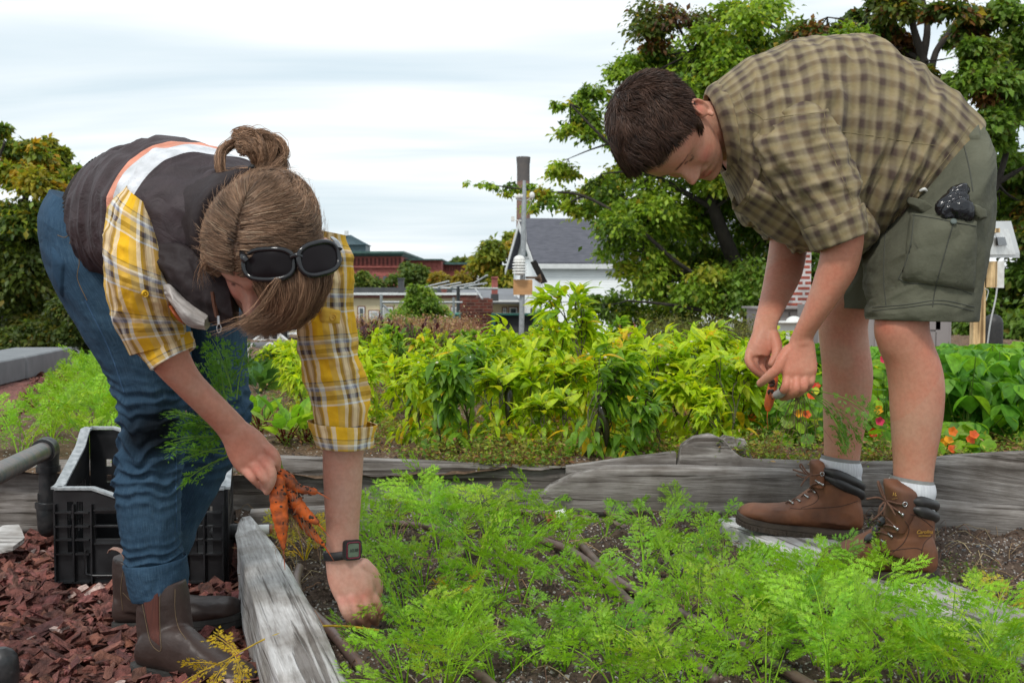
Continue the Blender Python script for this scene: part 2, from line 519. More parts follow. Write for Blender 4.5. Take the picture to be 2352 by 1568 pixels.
w = bpy.data.worlds.new('World'); SC.world = w; w.use_nodes = True
nt = w.node_tree; bg = nt.nodes['Background']
SUN_EL, SUN_ROT = math.radians(52), math.radians(200)
sky = N(nt, 'ShaderNodeTexSky', sky_type='NISHITA', sun_disc=False, sun_elevation=SUN_EL, sun_rotation=SUN_ROT, air_density=1.2, dust_density=2.5)
tc = N(nt, 'ShaderNodeTexCoord'); sx = N(nt, 'ShaderNodeSeparateXYZ'); nt.links.new(tc.outputs['Generated'], sx.inputs[0])
zz = math_(nt, 'ADD', math_(nt, 'MAXIMUM', sx.outputs[2], 0.0), .16)
cb = N(nt, 'ShaderNodeCombineXYZ')
nt.links.new(math_(nt, 'DIVIDE', sx.outputs[0], zz), cb.inputs[0]); nt.links.new(math_(nt, 'DIVIDE', sx.outputs[1], zz), cb.inputs[1])
mp = N(nt, 'ShaderNodeMapping'); mp.inputs['Scale'].default_value = (.55, 1.5, 1); mp.inputs['Rotation'].default_value = (0, 0, .12); nt.links.new(cb.outputs[0], mp.inputs[0])
cl = noise(nt, mp.outputs[0], 1.1, 5, .5, .4)
cloud = ramp(nt, [(.34, (4.9, 5.75, 6.25)), (.5, (6.1, 6.65, 6.95)), (.64, (7.7, 7.9, 8.0))], cl)
cov = ramp(nt, [(.2, (.86, .86, .86)), (.6, (.97, .97, .97))], cl)
c = mixc(nt, sky.outputs[0], cloud, cov)
nt.links.new(c, bg.inputs[0]); bg.inputs[1].default_value = .12
sun = bpy.data.lights.new('sun', 'SUN'); sun.energy = 1.5; sun.angle = math.radians(10); sun.color = (1, .965, .91)
so = bpy.data.objects.new('sun', sun); COL.objects.link(so)
sd = Vector((math.sin(SUN_ROT) * math.cos(SUN_EL), math.cos(SUN_ROT) * math.cos(SUN_EL), math.sin(SUN_EL)))
so.rotation_euler = sd.to_track_quat('Z', 'Y').to_euler()
cam = bpy.data.cameras.new('camera'); co = bpy.data.objects.new('camera', cam); COL.objects.link(co)
co.location = (0, 0, HC); co.rotation_euler = (PI / 2 - PITCH, 0, 0)
cam.sensor_width = 36; cam.lens = 36 * FPX / 2352; cam.clip_end = 6000; cam.clip_start = .05
cam.dof.use_dof = True; cam.dof.focus_distance = 2.35; cam.dof.aperture_fstop = 14
SC.camera = co
SC.view_settings.view_transform = 'Standard'; SC.view_settings.look = 'None'; SC.view_settings.exposure = .34; SC.view_settings.gamma = 1
SC.cycles.max_bounces = 8; SC.cycles.transparent_max_bounces = 6; SC.cycles.caustics_reflective = False; SC.cycles.caustics_refractive = False

def soilmat(name, base, perl=.12):
    m, nt, b = newmat(name)
    v = coords(nt, 'Object')
    n1 = noise(nt, v, 9, 6, .7); n2 = noise(nt, v, 90, 5, .75)
    c = ramp(nt, [(.3, tuple(x * .5 for x in base)), (.55, base), (.75, tuple(min(1, x * 1.7) for x in base))], n2)
    c = mixc(nt, c, ramp(nt, [(.35, (.6, .6, .6)), (.65, (1.25, 1.2, 1.15))], n1), 1.0, 'MULTIPLY')
    vo = N(nt, 'ShaderNodeTexVoronoi', i_Scale=130.0); nt.links.new(v, vo.inputs['Vector'])
    s1 = N(nt, 'ShaderNodeSeparateColor'); nt.links.new(vo.outputs['Color'], s1.inputs[0])
    near = math_(nt, 'LESS_THAN', vo.outputs['Distance'], .42)
    pick = math_(nt, 'LESS_THAN', s1.outputs[0], perl)
    c = mixc(nt, c, (.5, .47, .43), math_(nt, 'MULTIPLY', near, pick))
    nt.links.new(c, b.inputs['Base Color']); b.inputs['Roughness'].default_value = .95; b.inputs['Specular IOR Level'].default_value = .15
    p1 = bump(nt, None, n2, .9, .012); bump(nt, b, n1, .5, .03, p1)
    return m
M['soil'] = soilmat('garden soil with perlite', (.13, .095, .075), .2)
M['soil2'] = soilmat('dark garden soil', (.075, .052, .042), .07)
M['soil_dry'] = soilmat('dry brown soil', (.2, .135, .09), .08)
M['mulch'] = simple('bark mulch', (.27, .10, .075), (.10, .036, .028), .85, 45, 60, .9, .02, vcol=True)
M['concrete'] = simple('grey painted timber', (.16, .17, .18), (.21, .22, .23), .7, 5, 30, .2, .004)
M['street'] = simple('street ground', (.12, .12, .115), (.09, .1, .08), .9, .05)
M['roofing'] = simple('roof membrane', (.16, .16, .165), (.12, .12, .125), .8, 1)

def sheet(name, poly_fn, nx, ny, mat):
    """poly_fn(s,t)->(x,y,z) arrays"""
    s, t = np.meshgrid(np.linspace(0, 1, nx), np.linspace(0, 1, ny))
    V = poly_fn(s, t).reshape(-1, 3)
    i = (np.arange(ny - 1)[:, None] * nx + np.arange(nx - 1)[None])
    F = np.stack([i, i + 1, i + nx + 1, i + nx], -1).reshape(-1, 4)
    mb = MB(); mb.add(V, F); return struct(mb.build(name, mat))

def hz(X, Y, base, a=.012, f=6, seed=3):
    p = np.stack([X * f, Y * f, np.zeros_like(X)], -1)
    return base + a * fbm(p, 4, seed)

sheet('street_ground', lambda s, t: np.stack([(s - .5) * 4000, -50 + t * 3000, np.full_like(s, -9.0)], -1), 3, 3, M['street'])
mb = MB(); box(mb, (0, 7, -4.6), (26, 30, 8.9)); struct(mb.build('roof_deck', M['roofing'], smooth=False))
sheet('mulch_path', lambda s, t: np.stack([-7 + s * 7.0, -1 + t * 14, hz(-7 + s * 7, -1 + t * 14, -.018, .012, 5)], -1), 140, 280, M['mulch'])

def edgeL(Y): return -1.80 - .285 * (Y - 3.5)      # left edge of the far bed
def bedx(Y): return -.546 - .304 * (Y - 2.447)     # centre line of the left board
def rboard(Y): return .85 - .3145 * (Y - 2.3)

def far_bed(s, t):
    Y = 3.38 + t * 10.6; xl = edgeL(Y); X = xl + s * (5.5 - xl)
    z = hz(X, Y, .205, .02, 3.5, 5) + .01 * fbm(np.stack([X * 22, Y * 22, X * 0], -1), 2, 9)
    z = np.where(s < .01, -.05, z)
    return np.stack([X, Y, z], -1)
sheet('far_bed_soil', far_bed, 260, 300, M['soil_dry'])
def near_bed(s, t):
    Y = .9 + t * 2.52; xl = bedx(Y); X = xl + s * (3.6 - xl)
    z = hz(X, Y, .085, .016, 4, 15) + .012 * fbm(np.stack([X * 25, Y * 25, X * 0], -1), 3, 19)
    z = z + .03 * np.exp(-((X - 1.5) / .5) ** 2)
    return np.stack([X, Y, z], -1)
sheet('near_bed_soil', near_bed, 420, 300, M['soil'])

def chips(name, n, region, smin, smax, zfn, zj=.012, mats=None):
    pos = region(n); n = len(pos)
    pos[:, 2] = zfn(pos[:, 0], pos[:, 1]) + RNG.uniform(.0, zj, n)
    q = np.array([[-1, -.6, -.5], [1, -.45, -.5], [.8, .6, -.5], [-.8, .5, -.5], [-.9, -.4, .5], [.85, -.5, .4], [1, .4, .6], [-.7, .6, .45]]) * .5
    mb = MB(); F = np.array([(0, 3, 2, 1), (4, 5, 6, 7), (0, 1, 5, 4), (1, 2, 6, 5), (2, 3, 7, 6), (3, 0, 4, 7)])
    R = randrot(n, .75)
    for k in range(5):
        sel = np.arange(n) % 5 == k; m = sel.sum()
        T = q + RNG.uniform(-.22, .22, q.shape)
        s = smin * .7 + (smax * 1.25 - smin * .7) * RNG.random(m) ** 1.7
        sc = np.stack([s, s * RNG.uniform(.45, .95, m), s * RNG.uniform(.1, .28, m)], -1)
        g = RNG.uniform(.55, 1.35, m)[:, None]
        c = np.array([1.0, 1.0, 1.0]) * g * (1 + RNG.uniform(-.12, .12, (m, 3)))
        pale = RNG.random(m) < .025; c[pale] = [3.0, 6.0, 7.0]
        scatter(mb, T, F, pos[sel], R[sel], sc, c)
    o = mb.build(name, M['mulch'], smooth=False); return tag(o, kind='stuff')

def reg_mulch_near(n):
    Y = RNG.uniform(1.45, 3.5, n) ; X = RNG.uniform(-2.3, -.2, n)
    k = (X < bedx(Y) - .03); return np.stack([X, Y, Y * 0], -1)[k]
def reg_mulch_far(n):
    Y = 3.5 + 7 * RNG.random(n) ** 1.4; X = RNG.uniform(-5, -1.6, n)
    k = (X < edgeL(Y) - .02) & (X > -.36 * Y - .6); return np.stack([X, Y, Y * 0], -1)[k]
zm = lambda x, y: hz(x, y, -.018, .012, 5) + .004 + .012 * vnoise(np.stack([x * 14, y * 14, x * 0], -1), 4)
chips('bark_mulch', 17000, reg_mulch_near, .018, .055, zm, .022)
chips('bark_mulch', 12000, reg_mulch_far, .03, .07, zm, .02)

def reg_crumb(n):
    Y = 1.5 + 1.85 * RNG.random(n); X = RNG.uniform(-.75, 2.2, n)
    k = (X > bedx(Y) + .03) & (X < .52 * Y + .1); return np.stack([X, Y, Y * 0], -1)[k]
def znear(x, y):
    return hz(x, y, .085, .016, 4, 15) + .012 * fbm(np.stack([x * 25, y * 25, x * 0], -1), 3, 19) + .03 * np.exp(-((x - 1.5) / .5) ** 2)
def zfar(x, y):
    return hz(x, y, .205, .02, 3.5, 5) + .01 * fbm(np.stack([x * 22, y * 22, x * 0], -1), 2, 9)
M['crumb'] = simple('soil crumb', (1, 1, 1), (.8, .8, .8), .9, 100, vcol=True)
def crumbs(name, n, region, zf, smin, smax, pal, pw):
    pos = region(n); n = len(pos); pos[:, 2] = zf(pos[:, 0], pos[:, 1]) + .001
    T = np.array([[1, 0, 0], [-1, .1, 0], [0, 1, .1], [.1, -1, 0], [0, 0, .8], [0, 0, -.8]], float)
    F = np.array([(0, 2, 4), (2, 1, 4), (1, 3, 4), (3, 0, 4), (2, 0, 5), (1, 2, 5), (3, 1, 5), (0, 3, 5)])
    mb = MB(); pal = np.array(pal); 
    s = smin + (smax - smin) * RNG.random(n) ** 2.5
    sc = np.stack([s, s * RNG.uniform(.6, 1, n), s * RNG.uniform(.5, .9, n)], -1)
    c = pal[RNG.choice(len(pal), n, p=pw)] * RNG.uniform(.7, 1.2, n)[:, None]
    scatter(mb, T, F, pos, randrot(n), sc, c)
    return tag(mb.build(name, M['crumb'], smooth=False), kind='stuff')
crumbs('soil_crumbs', 60000, reg_crumb, znear, .0012, .0075, [(.06, .042, .034), (.15, .1, .075), (.26, .19, .14), (.34, .32, .3), (.15, .15, .155)], [.40, .28, .14, .07, .11])
def reg_farcrumb(n):
    Y = 3.42 + 2.6 * RNG.random(n); X = RNG.uniform(-1.2, 1.9, n); return np.stack([X, Y, Y * 0], -1)
crumbs('soil_crumbs', 16000, reg_farcrumb, zfar, .003, .009, [(.08, .055, .04), (.2, .13, .09), (.28, .19, .13), (.35, .3, .27)], [.35, .35, .2, .1])

def straws(name, n, region, zf, L, r, pal, lift=.01):
    pos = region(n); mb = MB()
    for p in pos:
        a = RNG.uniform(0, 2 * PI); l = RNG.uniform(*L); k = 5; b = RNG.uniform(-1.2, 1.2)
        t = np.linspace(0, 1, k); ang = a + b * t
        x = p[0] + np.cumsum(np.cos(ang)) * l / k; y = p[1] + np.cumsum(np.sin(ang)) * l / k
        z = zf(x, y) + .004 + lift * np.sin(t * PI) * RNG.random()
        tube(mb, np.stack([x, y, z], -1), r * RNG.uniform(.6, 1.3), 3, caps=False, col=np.array(pal[RNG.integers(len(pal))]) * RNG.uniform(.7, 1.3))
    return tag(mb.build(name, M['crumb']), kind='stuff')
straws('dead_stalks', 1100, reg_crumb, znear, (.03, .16), .0009, [(.3, .17, .09), (.42, .28, .14), (.16, .08, .05), (.5, .4, .22)], .03)

def plank(name, p0, p1, z0, h, th, mat, label, top=None, nx=70, rough=.004, seed=0, group=None, ends=(1, 1), cat='board', side=None):
    """upright plank from p0 to p1 (xy). top(s)->factor of the height, s 0..1"""
    p0 = np.array(p0, float); p1 = np.array(p1, float); L = np.linalg.norm(p1 - p0)
    s = np.linspace(0, 1, nx)
    tp = np.array([top(x) if top else 1.0 for x in s]) * h
    sd = np.array([side(x) if side else 1.0 for x in s]) * th / 2
    prof = []
    na = 7
    for k in range(na): prof.append((-1, -1 + 2 * k / (na - 1)))
    for k in range(1, na): prof.append((-1 + 2 * k / (na - 1), 1))
    for k in range(1, na): prof.append((1, 1 - 2 * k / (na - 1)))
    for k in range(1, na - 1): prof.append((1 - 2 * k / (na - 1), -1))
    prof = np.array(prof); m = len(prof)
    X = np.repeat(s[:, None] * L, m, 1); Yl = prof[None, :, 0] * sd[:, None]; Zl = (prof[None, :, 1] + 1) / 2 * tp[:, None]
    V = np.stack([X, Yl, Zl], -1)
    n = fbm(V * [3, 55, 55], 3, seed); V[..., 1] += n * rough; V[..., 2] += fbm(V * [1.8, 34, 8], 2, seed + 5) * rough * .9
    corner = (np.abs(prof[:, 0]) > .99) & (np.abs(prof[:, 1]) > .99)
    V[:, corner, 2] -= .004
    i = np.arange(nx - 1)[:, None] * m + np.arange(m)[None]; j = np.arange(nx - 1)[:, None] * m + (np.arange(m)[None] + 1) % m
    mb = MB(); mb.add(V.reshape(-1, 3), np.stack([i, j, j + m, i + m], -1).reshape(-1, 4))
    for row, fl in ((V[0], 1), (V[-1], 0)):
        c = row.mean(0); k = np.arange(m); f = np.stack([k, (k + 1) % m, np.full(m, m)], -1)
        mb.add(np.vstack([row, c]), f[:, ::-1] if fl else f)
    o = mb.build(name, mat)
    d = p1 - p0; o.location = (p0[0], p0[1], z0); o.rotation_euler = (0, 0, math.atan2(d[1], d[0]))
    return tag(o, label, cat, group)

ip = lambda xs, ys: (lambda s: float(np.interp(s, xs, ys)))
GB = 'weathered boards edging the beds'
a0 = np.array([bedx(2.95), 2.95]); a1 = np.array([bedx(1.1) + .035, 1.1])
plank('edging_board', a0, a1, -.02, .172, .105, M['board_light'], 'bleached pale grey edging board with a pointed split end beside the woman\'s boots', cat='edging board',
      top=ip([0, .02, .06, .12, .3, 1], [.72, 1.08, .98, 1.0, 1.0, .97]), side=ip([0, .03, .1, .2, .5, 1], [.12, .42, .66, .82, .94, .98]), nx=130, rough=.006, seed=3, group=GB)
b0 = np.array([rboard(3.12), 3.12]); b1 = np.array([rboard(1.1), 1.1])
plank('edging_board', b0, b1, .05, .085, .17, M['board_light'], 'pale grey board lying flat under the man\'s brown boots', cat='edging board',
      side=ip([0, .04, .12, 1], [.3, .7, 1, 1.05]), top=ip([0, .1, 1], [.8, 1, 1]), nx=130, rough=.004, seed=8, group=GB)
def xs(u, Y): return (u - 1176) / FPX * Y
plank('retaining_board', (-2.1, 3.47), (xs(1300, 3.42), 3.42), .0, .235, .05, M['board'], 'long dark grey weathered board behind the black crate, holding up the far bed', cat='edging board',
      top=ip([0, .2, .45, .6, .8, 1], [.9, .93, .98, 1.02, .97, .9]), nx=120, rough=.005, seed=11, group=GB)
plank('retaining_board', (xs(1222, 3.31), 3.31), (xs(2075, 3.27), 3.27), .09, .145, .05, M['board'], 'dark grey board with a curved tapering left end, just behind the man\'s far boot', cat='edging board',
      top=ip([0, .05, .12, .2, .35, .7, 1], [.25, .6, .85, .98, 1.0, .93, .82]), nx=100, rough=.0045, seed=13, group=GB)
plank('retaining_board', (xs(1300, 3.37), 3.37), (xs(1553, 3.37), 3.37), .08, .2, .045, M['board'], 'short brownish grey board between the pepper plants and the humped board', cat='edging board',
      top=ip([0, .3, 1], [.72, .78, .93]), nx=50, rough=.004, seed=17, group=GB)
plank('retaining_board', (xs(1556, 3.37), 3.37), (xs(2190, 3.35), 3.35), .08, .215, .05, M['board'], 'grey board with a rounded hump at its left end', cat='edging board',
      top=ip([0, .015, .06, .12, .17, .2, .24, .28, .6, 1], [.7, .95, 1.08, 1.12, 1.04, .9, .78, .76, .73, .74]), nx=140, rough=.004, seed=19, group=GB)
plank('retaining_board', (xs(1640, 3.44), 3.44), (xs(1726, 3.46), 3.46), .1, .19, .045, M['board'], 'small rough grey board end behind the humped board', cat='edging board',
      top=ip([0, .3, .8, 1], [.9, 1.06, 1.0, .7]), nx=30, rough=.004, seed=23, group=GB)
plank('retaining_board', (xs(2120, 3.32), 3.32), (xs(2420, 3.05), 3.05), .08, .235, .06, M['board'], 'brownish grey board rising to the right behind the man\'s near leg', cat='edging board',
      top=ip([0, .2, 1], [.72, .8, 1.0]), nx=60, rough=.005, seed=29, group=GB)
plank('retaining_board', (xs(2040, 3.1), 3.1), (xs(2460, 2.96), 2.96), .05, .125, .05, M['board'], 'low splintered board with soil banked against it, right of the man\'s boots', cat='edging board',
      top=ip([0, .2, .5, 1], [.9, 1.0, .95, 1.0]), nx=60, rough=.008, seed=31, group=GB)
plank('retaining_board', (xs(575, 3.1), 3.08), (xs(845, 3.1), 3.12), .02, .135, .04, M['board'], 'short lower board behind the held carrots and white pipe cap', cat='edging board',
      top=ip([0, 1], [.92, 1.0]), nx=50, rough=.004, seed=37, group=GB)
for (u0, v0, u1, v1, wdt, lab) in (((-60), 845, 60, 822, .5, 'near length of wide grey painted timber beam at the left edge'), (62, 822, 166, 800, .55, 'far length of wide grey painted timber beam, its square end facing the carrots')):
    p0 = G(u0, v0, .17); p1 = G(u1, v1, .17)
    d = (p1 - p0)[:2]; d /= np.linalg.norm(d); nrm = np.array([-d[1], d[0]])
    mb = MB(); c = (p0[:2] + p1[:2]) / 2 + nrm * wdt / 2
    box(mb, (*c, .085), (np.linalg.norm((p1 - p0)[:2]) - .02, wdt, .2), rz=math.atan2(d[1], d[0]))
    o = mb.build('timber_beam', M['concrete'], smooth=False); bv = o.modifiers.new('b', 'BEVEL'); bv.width = .012
    tag(o, lab, 'timber beam', 'grey timber beams along the path')

def ztube(pts, off=.008):
    out = []
    for (u, v) in pts:
        p = G(u, v, .10); p[2] = znear(np.array([p[0]]), np.array([p[1]]))[0] + off; out.append(p)
    return np.array(out)
def drip(pts, r, label, off=.01):
    mb = MB(); q0 = ztube(pts, off); q0[:, 2] = .62 * q0[:, 2].mean() + .38 * q0[:, 2] + .008; q = catmull(q0, 10)
    tube(mb, q, r, 10, rnd=True); o = mb.build('drip_tube', M['brown_tube']); return tag(o, label, 'drip tube', 'brown drip irrigation tubes')
drip([(688, 1302), (680, 1340), (700, 1390), (760, 1455), (830, 1530), (900, 1610)], .0105, 'thick brown drip tube curving from the bleached board towards the camera')
drip([(1035, 1480), (1075, 1505), (1120, 1545), (1180, 1600)], .0095, 'short visible length of brown tube in the bare soil at the bottom middle')
drip([(1195, 1228), (1300, 1262), (1370, 1310), (1450, 1390), (1530, 1470), (1640, 1568)], .0105, 'long brown drip tube running from under the left carrots down to the bottom right')
drip([(1300, 1205), (1345, 1262), (1400, 1320), (1480, 1370), (1600, 1425), (1720, 1490), (1900, 1600)], .0098, 'brown drip tube leaving the white valve cap and crossing behind the long one')
drip([(1180, 1172), (1300, 1180), (1430, 1208), (1560, 1255), (1680, 1305), (1790, 1350)], .0088, 'thin far brown drip tube along the retaining board')
drip([(1300, 1178), (1340, 1165), (1400, 1180), (1460, 1215), (1560, 1260)], .008, 'looping brown tube just behind the white valve cap')
drip([(600, 1218), (700, 1212), (850, 1200), (1000, 1222), (1060, 1265), (1020, 1300)], .0095, 'brown tube running right from the white pipe cap behind the arm')
def capfit(p, d, r, label, lc=.03, lo=.03):
    e = empty('irrigation_plug', p, label, 'pipe cap', 'white irrigation caps')
    d = np.array(d, float); d /= np.linalg.norm(d); p = np.array(p, float)
    mb = MB(); tube(mb, [p, p + d * .002, p + d * lc * .9, p + d * lc], [r * .93, r, r, r * .9], 16); mb.build('cap', M['white_plastic'], e)
    mb = MB(); q = p - d * .001
    for k in range(3): tube(mb, [q - d * (k * .01 + .001), q - d * (k * .01 + .008)], r * (.92 if k % 2 == 0 else .78), 6 if k == 1 else 14)
    mb.build('threaded_fitting', M['orange_fit'], e); return e
capfit(G(618, 1217, .12), (-1, -.2, 0), .0155, 'white screw cap on a terracotta fitting beside the bleached board\'s tip')
capfit(G(1278, 1186, .118), (1, .15, .25), .0165, 'white valve cap on a terracotta fitting among the carrots', .028)
mb = MB(); c = G(2347, 1127, .17); tube(mb, [c, c + [.05, .0, -.01]], .016, 14, rnd=True); tag(mb.build('irrigation_plug', M['white_plastic']), 'white plastic cap on the soil at the right edge of the photo', 'pipe cap', 'white irrigation caps')
for (u, v, r, lab) in ((1258, 992, .011, 'white irrigation knob under the middle pepper plants'), (1765, 1016, .0085, 'small round white cap on the soil above the humped board'), (1747, 1003, .009, 'dirty white cap beside the small round one above the humped board')):
    mb = MB(); p = G(u, v, .235); ellipsoid(mb, p, (r, r * .9, r)); tube(mb, [p + [0, 0, -.04], p], r * .6, 8)
    tag(mb.build('irrigation_plug', M['white_plastic']), lab, 'pipe cap', 'white irrigation caps')
e = empty('pipe_rail', P(109, 1195, 3.3), 'rusty iron pipe rail with an elbow and upright, at the left edge', 'pipe rail')
el = P(110, 1030, 3.33); lo_ = P(109, 1188, 3.33); nr = P(-60, 1115, 2.5)
d = (nr - el) / np.linalg.norm(nr - el)
mb = MB(); tube(mb, [el + d * .04, nr, nr + d * .6], .0262, 20); mb.build('rail', M['pipe'], e)
mb = MB(); tube(mb, [el + d * .075, el + d * .05, el + [0, 0, .004] + d * .02, el + [0, 0, -.004], el - [0, 0, .03], el - [0, 0, .055]], [.031, .031, .033, .033, .031, .031], 20, 4)
tube(mb, [el + d * .082, el + d * .06], .0345, 20); tube(mb, [el - [0, 0, .05], el - [0, 0, .068]], .0345, 20); mb.build('elbow', M['pipe_dark'], e)
mb = MB(); tube(mb, [el - [0, 0, .05], lo_], .0255, 20)
for k in range(5): tube(mb, [lo_ + [0, 0, .052 + k * .0045], lo_ + [0, 0, .0545 + k * .0045]], .0268, 16)
mb.build('upright', M['pipe_dark'], e)
mb = MB(); tube(mb, [lo_ + [0, 0, .045], lo_ + [0, 0, .03]], .0345, 20); tube(mb, [lo_ + [0, 0, .03], lo_ - [0, 0, .03]], [.031, .028], 20, rnd=True); mb.build('floor_fitting', M['pipe_dark'], e)
mb = MB(); tube(mb, [P(500, 1222, 3.0), P(548, 1220, 3.0)], .021, 16, rnd=True); tag(mb.build('pipe_stub', M['pipe_dark']), 'dark pipe stub between the crate and the pointed board', 'pipe')
mb = MB(); tube(mb, [P(-25, 1545, 1.95), P(8, 1540, 1.95)], .026, 16, rnd=True); tube(mb, [P(5, 1520, 1.95), P(7, 1562, 1.95)], .027, 16, rnd=True)
tag(mb.build('pipe_stub', M['pipe_dark']), 'end of a black pipe in the bottom left corner', 'pipe')
mb = MB(); c = G(18, 1245, .05); ol = [(-.06, -.03), (-.02, -.045), (.03, -.03), (.045, .0), (.02, .03), (.0, .05), (-.04, .045), (-.07, .01)]
prism(mb, [c + np.array([x, y * 1.3, y * .5]) for x, y in ol], (0, .004, .012)); tag(mb.build('bark_chunk', M['board_light'], smooth=False), 'pale grey flake of wood lying on the mulch at the left', 'wood flake')

def crate():
    FY, BY = 2.86, 3.24; x0, x1 = xs(122, FY), xs(512, FY)
    z0 = .006; e = empty('harvest_crate', ((x0 + x1) / 2, (FY + BY) / 2, z0), 'black plastic slatted harvest crate with high back corners, behind the woman\'s legs', 'crate')
    t = .008
    def panel(name, A, B, H, dn, cut, hole_rows, colsdef, mat=M['black_plastic']):
        """A,B bottom corners (xy); H(s) height; dn outward normal; solid regions from a cell grid, cells in 'cut' are open"""
        A = np.array(A, float); B = np.array(B, float); L = np.linalg.norm(B - A); dx = (B - A) / L; mb = MB()
        us = sorted(set(colsdef)); vs_ = hole_rows
        for i in range(len(us) - 1):
            for j in range(len(vs_) - 1):
                uc = (us[i] + us[i + 1]) / 2; hmax = H((us[i] + us[i + 1]) / 2 / L)
                if cut(i, j): continue
                za, zb = vs_[j], vs_[j + 1]
                if za >= hmax: continue
                h0 = min(zb, H(us[i] / L)); h1 = min(zb, H(us[i + 1] / L))
                if j == len(vs_) - 2: h0, h1 = H(us[i] / L), H(us[i + 1] / L)
                p = [A + dx * us[i], A + dx * us[i + 1]]
                o4 = [(*p[0], z0 + za), (*p[1], z0 + za), (*p[1], z0 + h1), (*p[0], z0 + h0)]
                prism(mb, o4, (*(np.array(dn) * t), 0))
        return mb.build(name, mat, e, smooth=False)
    Hf = lambda s: .232 - .03 * np.interp(s, [0, .22, .42, .58, .78, 1], [0, 0, 1, 1, 0, 0])
    L = x1 - x0; nd = (0, -1); LB_ = L - .025
    cols = [0, .03, .046, .054, .070, .085]
    cc = .1
    while cc < L - .1: cols += [cc, cc + .011]; cc += .0205
    cols += [L - .085, L - .070, L - .054, L - .046, L - .03, L]
    cols = sorted(cols)
    rows = [0, .07, .075, .105, .11, .14, .145, .175, .18, .205, .3]
    def cut(i, j):
        u = (cols[i] + cols[i + 1]) / 2; w = cols[i + 1] - cols[i]; z = (rows[j] + rows[j + 1]) / 2; h = rows[j + 1] - rows[j]
        ue = min(u, L - u)
        if ue < .09: return (.03 < ue < .046 or .054 < ue < .07) and h > .02 and .07 < z < .205
        return w < .0125 and h > .02 and .105 < z < .18 and abs(w - .011) < .002
    panel('front_panel', (x0, FY), (x1, FY), Hf, nd, cut, rows, cols)
    mb = MB()
    for z in (.0, .072, .108, .142, .177):
        for a, b in ((0, .047), (.051, .09), (L - .09, L - .051), (L - .047, L)): box(mb, (x0 + (a + b) / 2, FY - .014, z0 + z + .002), (b - a - .004, .014, .004))
    for z in (.1, .145, .185): box(mb, ((x0 + x1) / 2, FY - .013, z0 + z), (L - .2, .012, .003))
    box(mb, ((x0 + x1) / 2, FY - .012, z0 + .002), (L - .2, .01, .004))
    for a in (0.002, .049, .094, L - .094, L - .049, L - .002): box(mb, (x0 + a, FY - .014, z0 + .1), (.004, .014, .2))
    mb.build('rib', M['black_plastic'], e, smooth=False)
    Hb = lambda s: .34 - .045 * np.interp(s, [0, .2, .35, .65, .8, 1], [0, 0, 1, 1, 0, 0])
    rows2 = [0, .06, .065, .1, .12, .145, .165, .19, .21, .235, .255, .285, .36]
    cols2 = [0, .045, .062, .075, .092]
    cc = .14
    while cc < LB_ - .14: cols2 += [cc, cc + .014]; cc += .032
    cols2 += [LB_ - .092, LB_ - .075, LB_ - .062, LB_ - .045, LB_]; cols2 = sorted(cols2)
    cutb = lambda i, j: (i % 2 == 1) and j in (3, 5, 7, 9)
    panel('back_panel', (x0 - .055, BY), (x1 - .08, BY), Hb, (0, 1), cutb, rows2, cols2)
    Ls = BY - FY
    Hs = lambda s: np.interp(s, [0, .12, .14, .7, .86, 1], [.232, .232, .236, .3, .34, .34])
    rows3 = [0, .06, .08, .11, .13, .16, .18, .21, .4]
    cols3 = [0, .05]; cc = .05
    while cc < Ls - .06: cols3 += [cc + .014, cc + .028]; cc += .028
    cols3 += [Ls]; cols3 = sorted(set([round(c, 4) for c in cols3]))
    cuts = lambda i, j: (i % 2 == 0 and 0 < i < len(cols3) - 2) and j in (2, 4, 6)
    panel('side_panel', (x0, FY), (x0 - .055, BY), Hs, (-1, 0), cuts, rows3, cols3)
    panel('side_panel', (x1, FY), (x1 - .08, BY), Hs, (1, 0), cuts, rows3, cols3)
    mb = MB(); prism(mb, [(x0, FY, z0 + .003), (x1, FY, z0 + .003), (x1 - .08, BY, z0 + .003), (x0 - .055, BY, z0 + .003)], (0, 0, .006)); mb.build('base', M['black_plastic'], e, smooth=False)
    mb = MB()
    def rim(A, B, H, n=24, wd=.013):
        A = np.array(A); B = np.array(B); 
        pr = [np.array([*(A + (B - A) * s), z0 + H(s) + .003]) for s in np.linspace(0, 1, n)]
        for a, b in zip(pr[:-1], pr[1:]):
            d = b - a; sd = np.array([-d[1], d[0], 0]); sd = sd / (np.linalg.norm(sd) + 1e-9) * wd
            prism(mb, [a - sd, b - sd, b + sd, a + sd], (0, 0, .006))
    rim((x0, FY), (x1, FY), Hf); rim((x0 - .055, BY), (x1 - .08, BY), Hb); rim((x0, FY), (x0 - .055, BY), Hs); rim((x1, FY), (x1 - .08, BY), Hs)
    mb.build('rim', M['rim_plastic'], e, smooth=False)
    mb = MB(); hx = x0 + .3 * L
    tube(mb, [(hx - .05, FY - .018, .09), (hx - .05, FY - .018, .03), (hx - .03, FY - .018, .025), (hx + .08, FY - .018, .025)], .004, 6); mb.build('catch', M['black_plastic'], e)
crate()
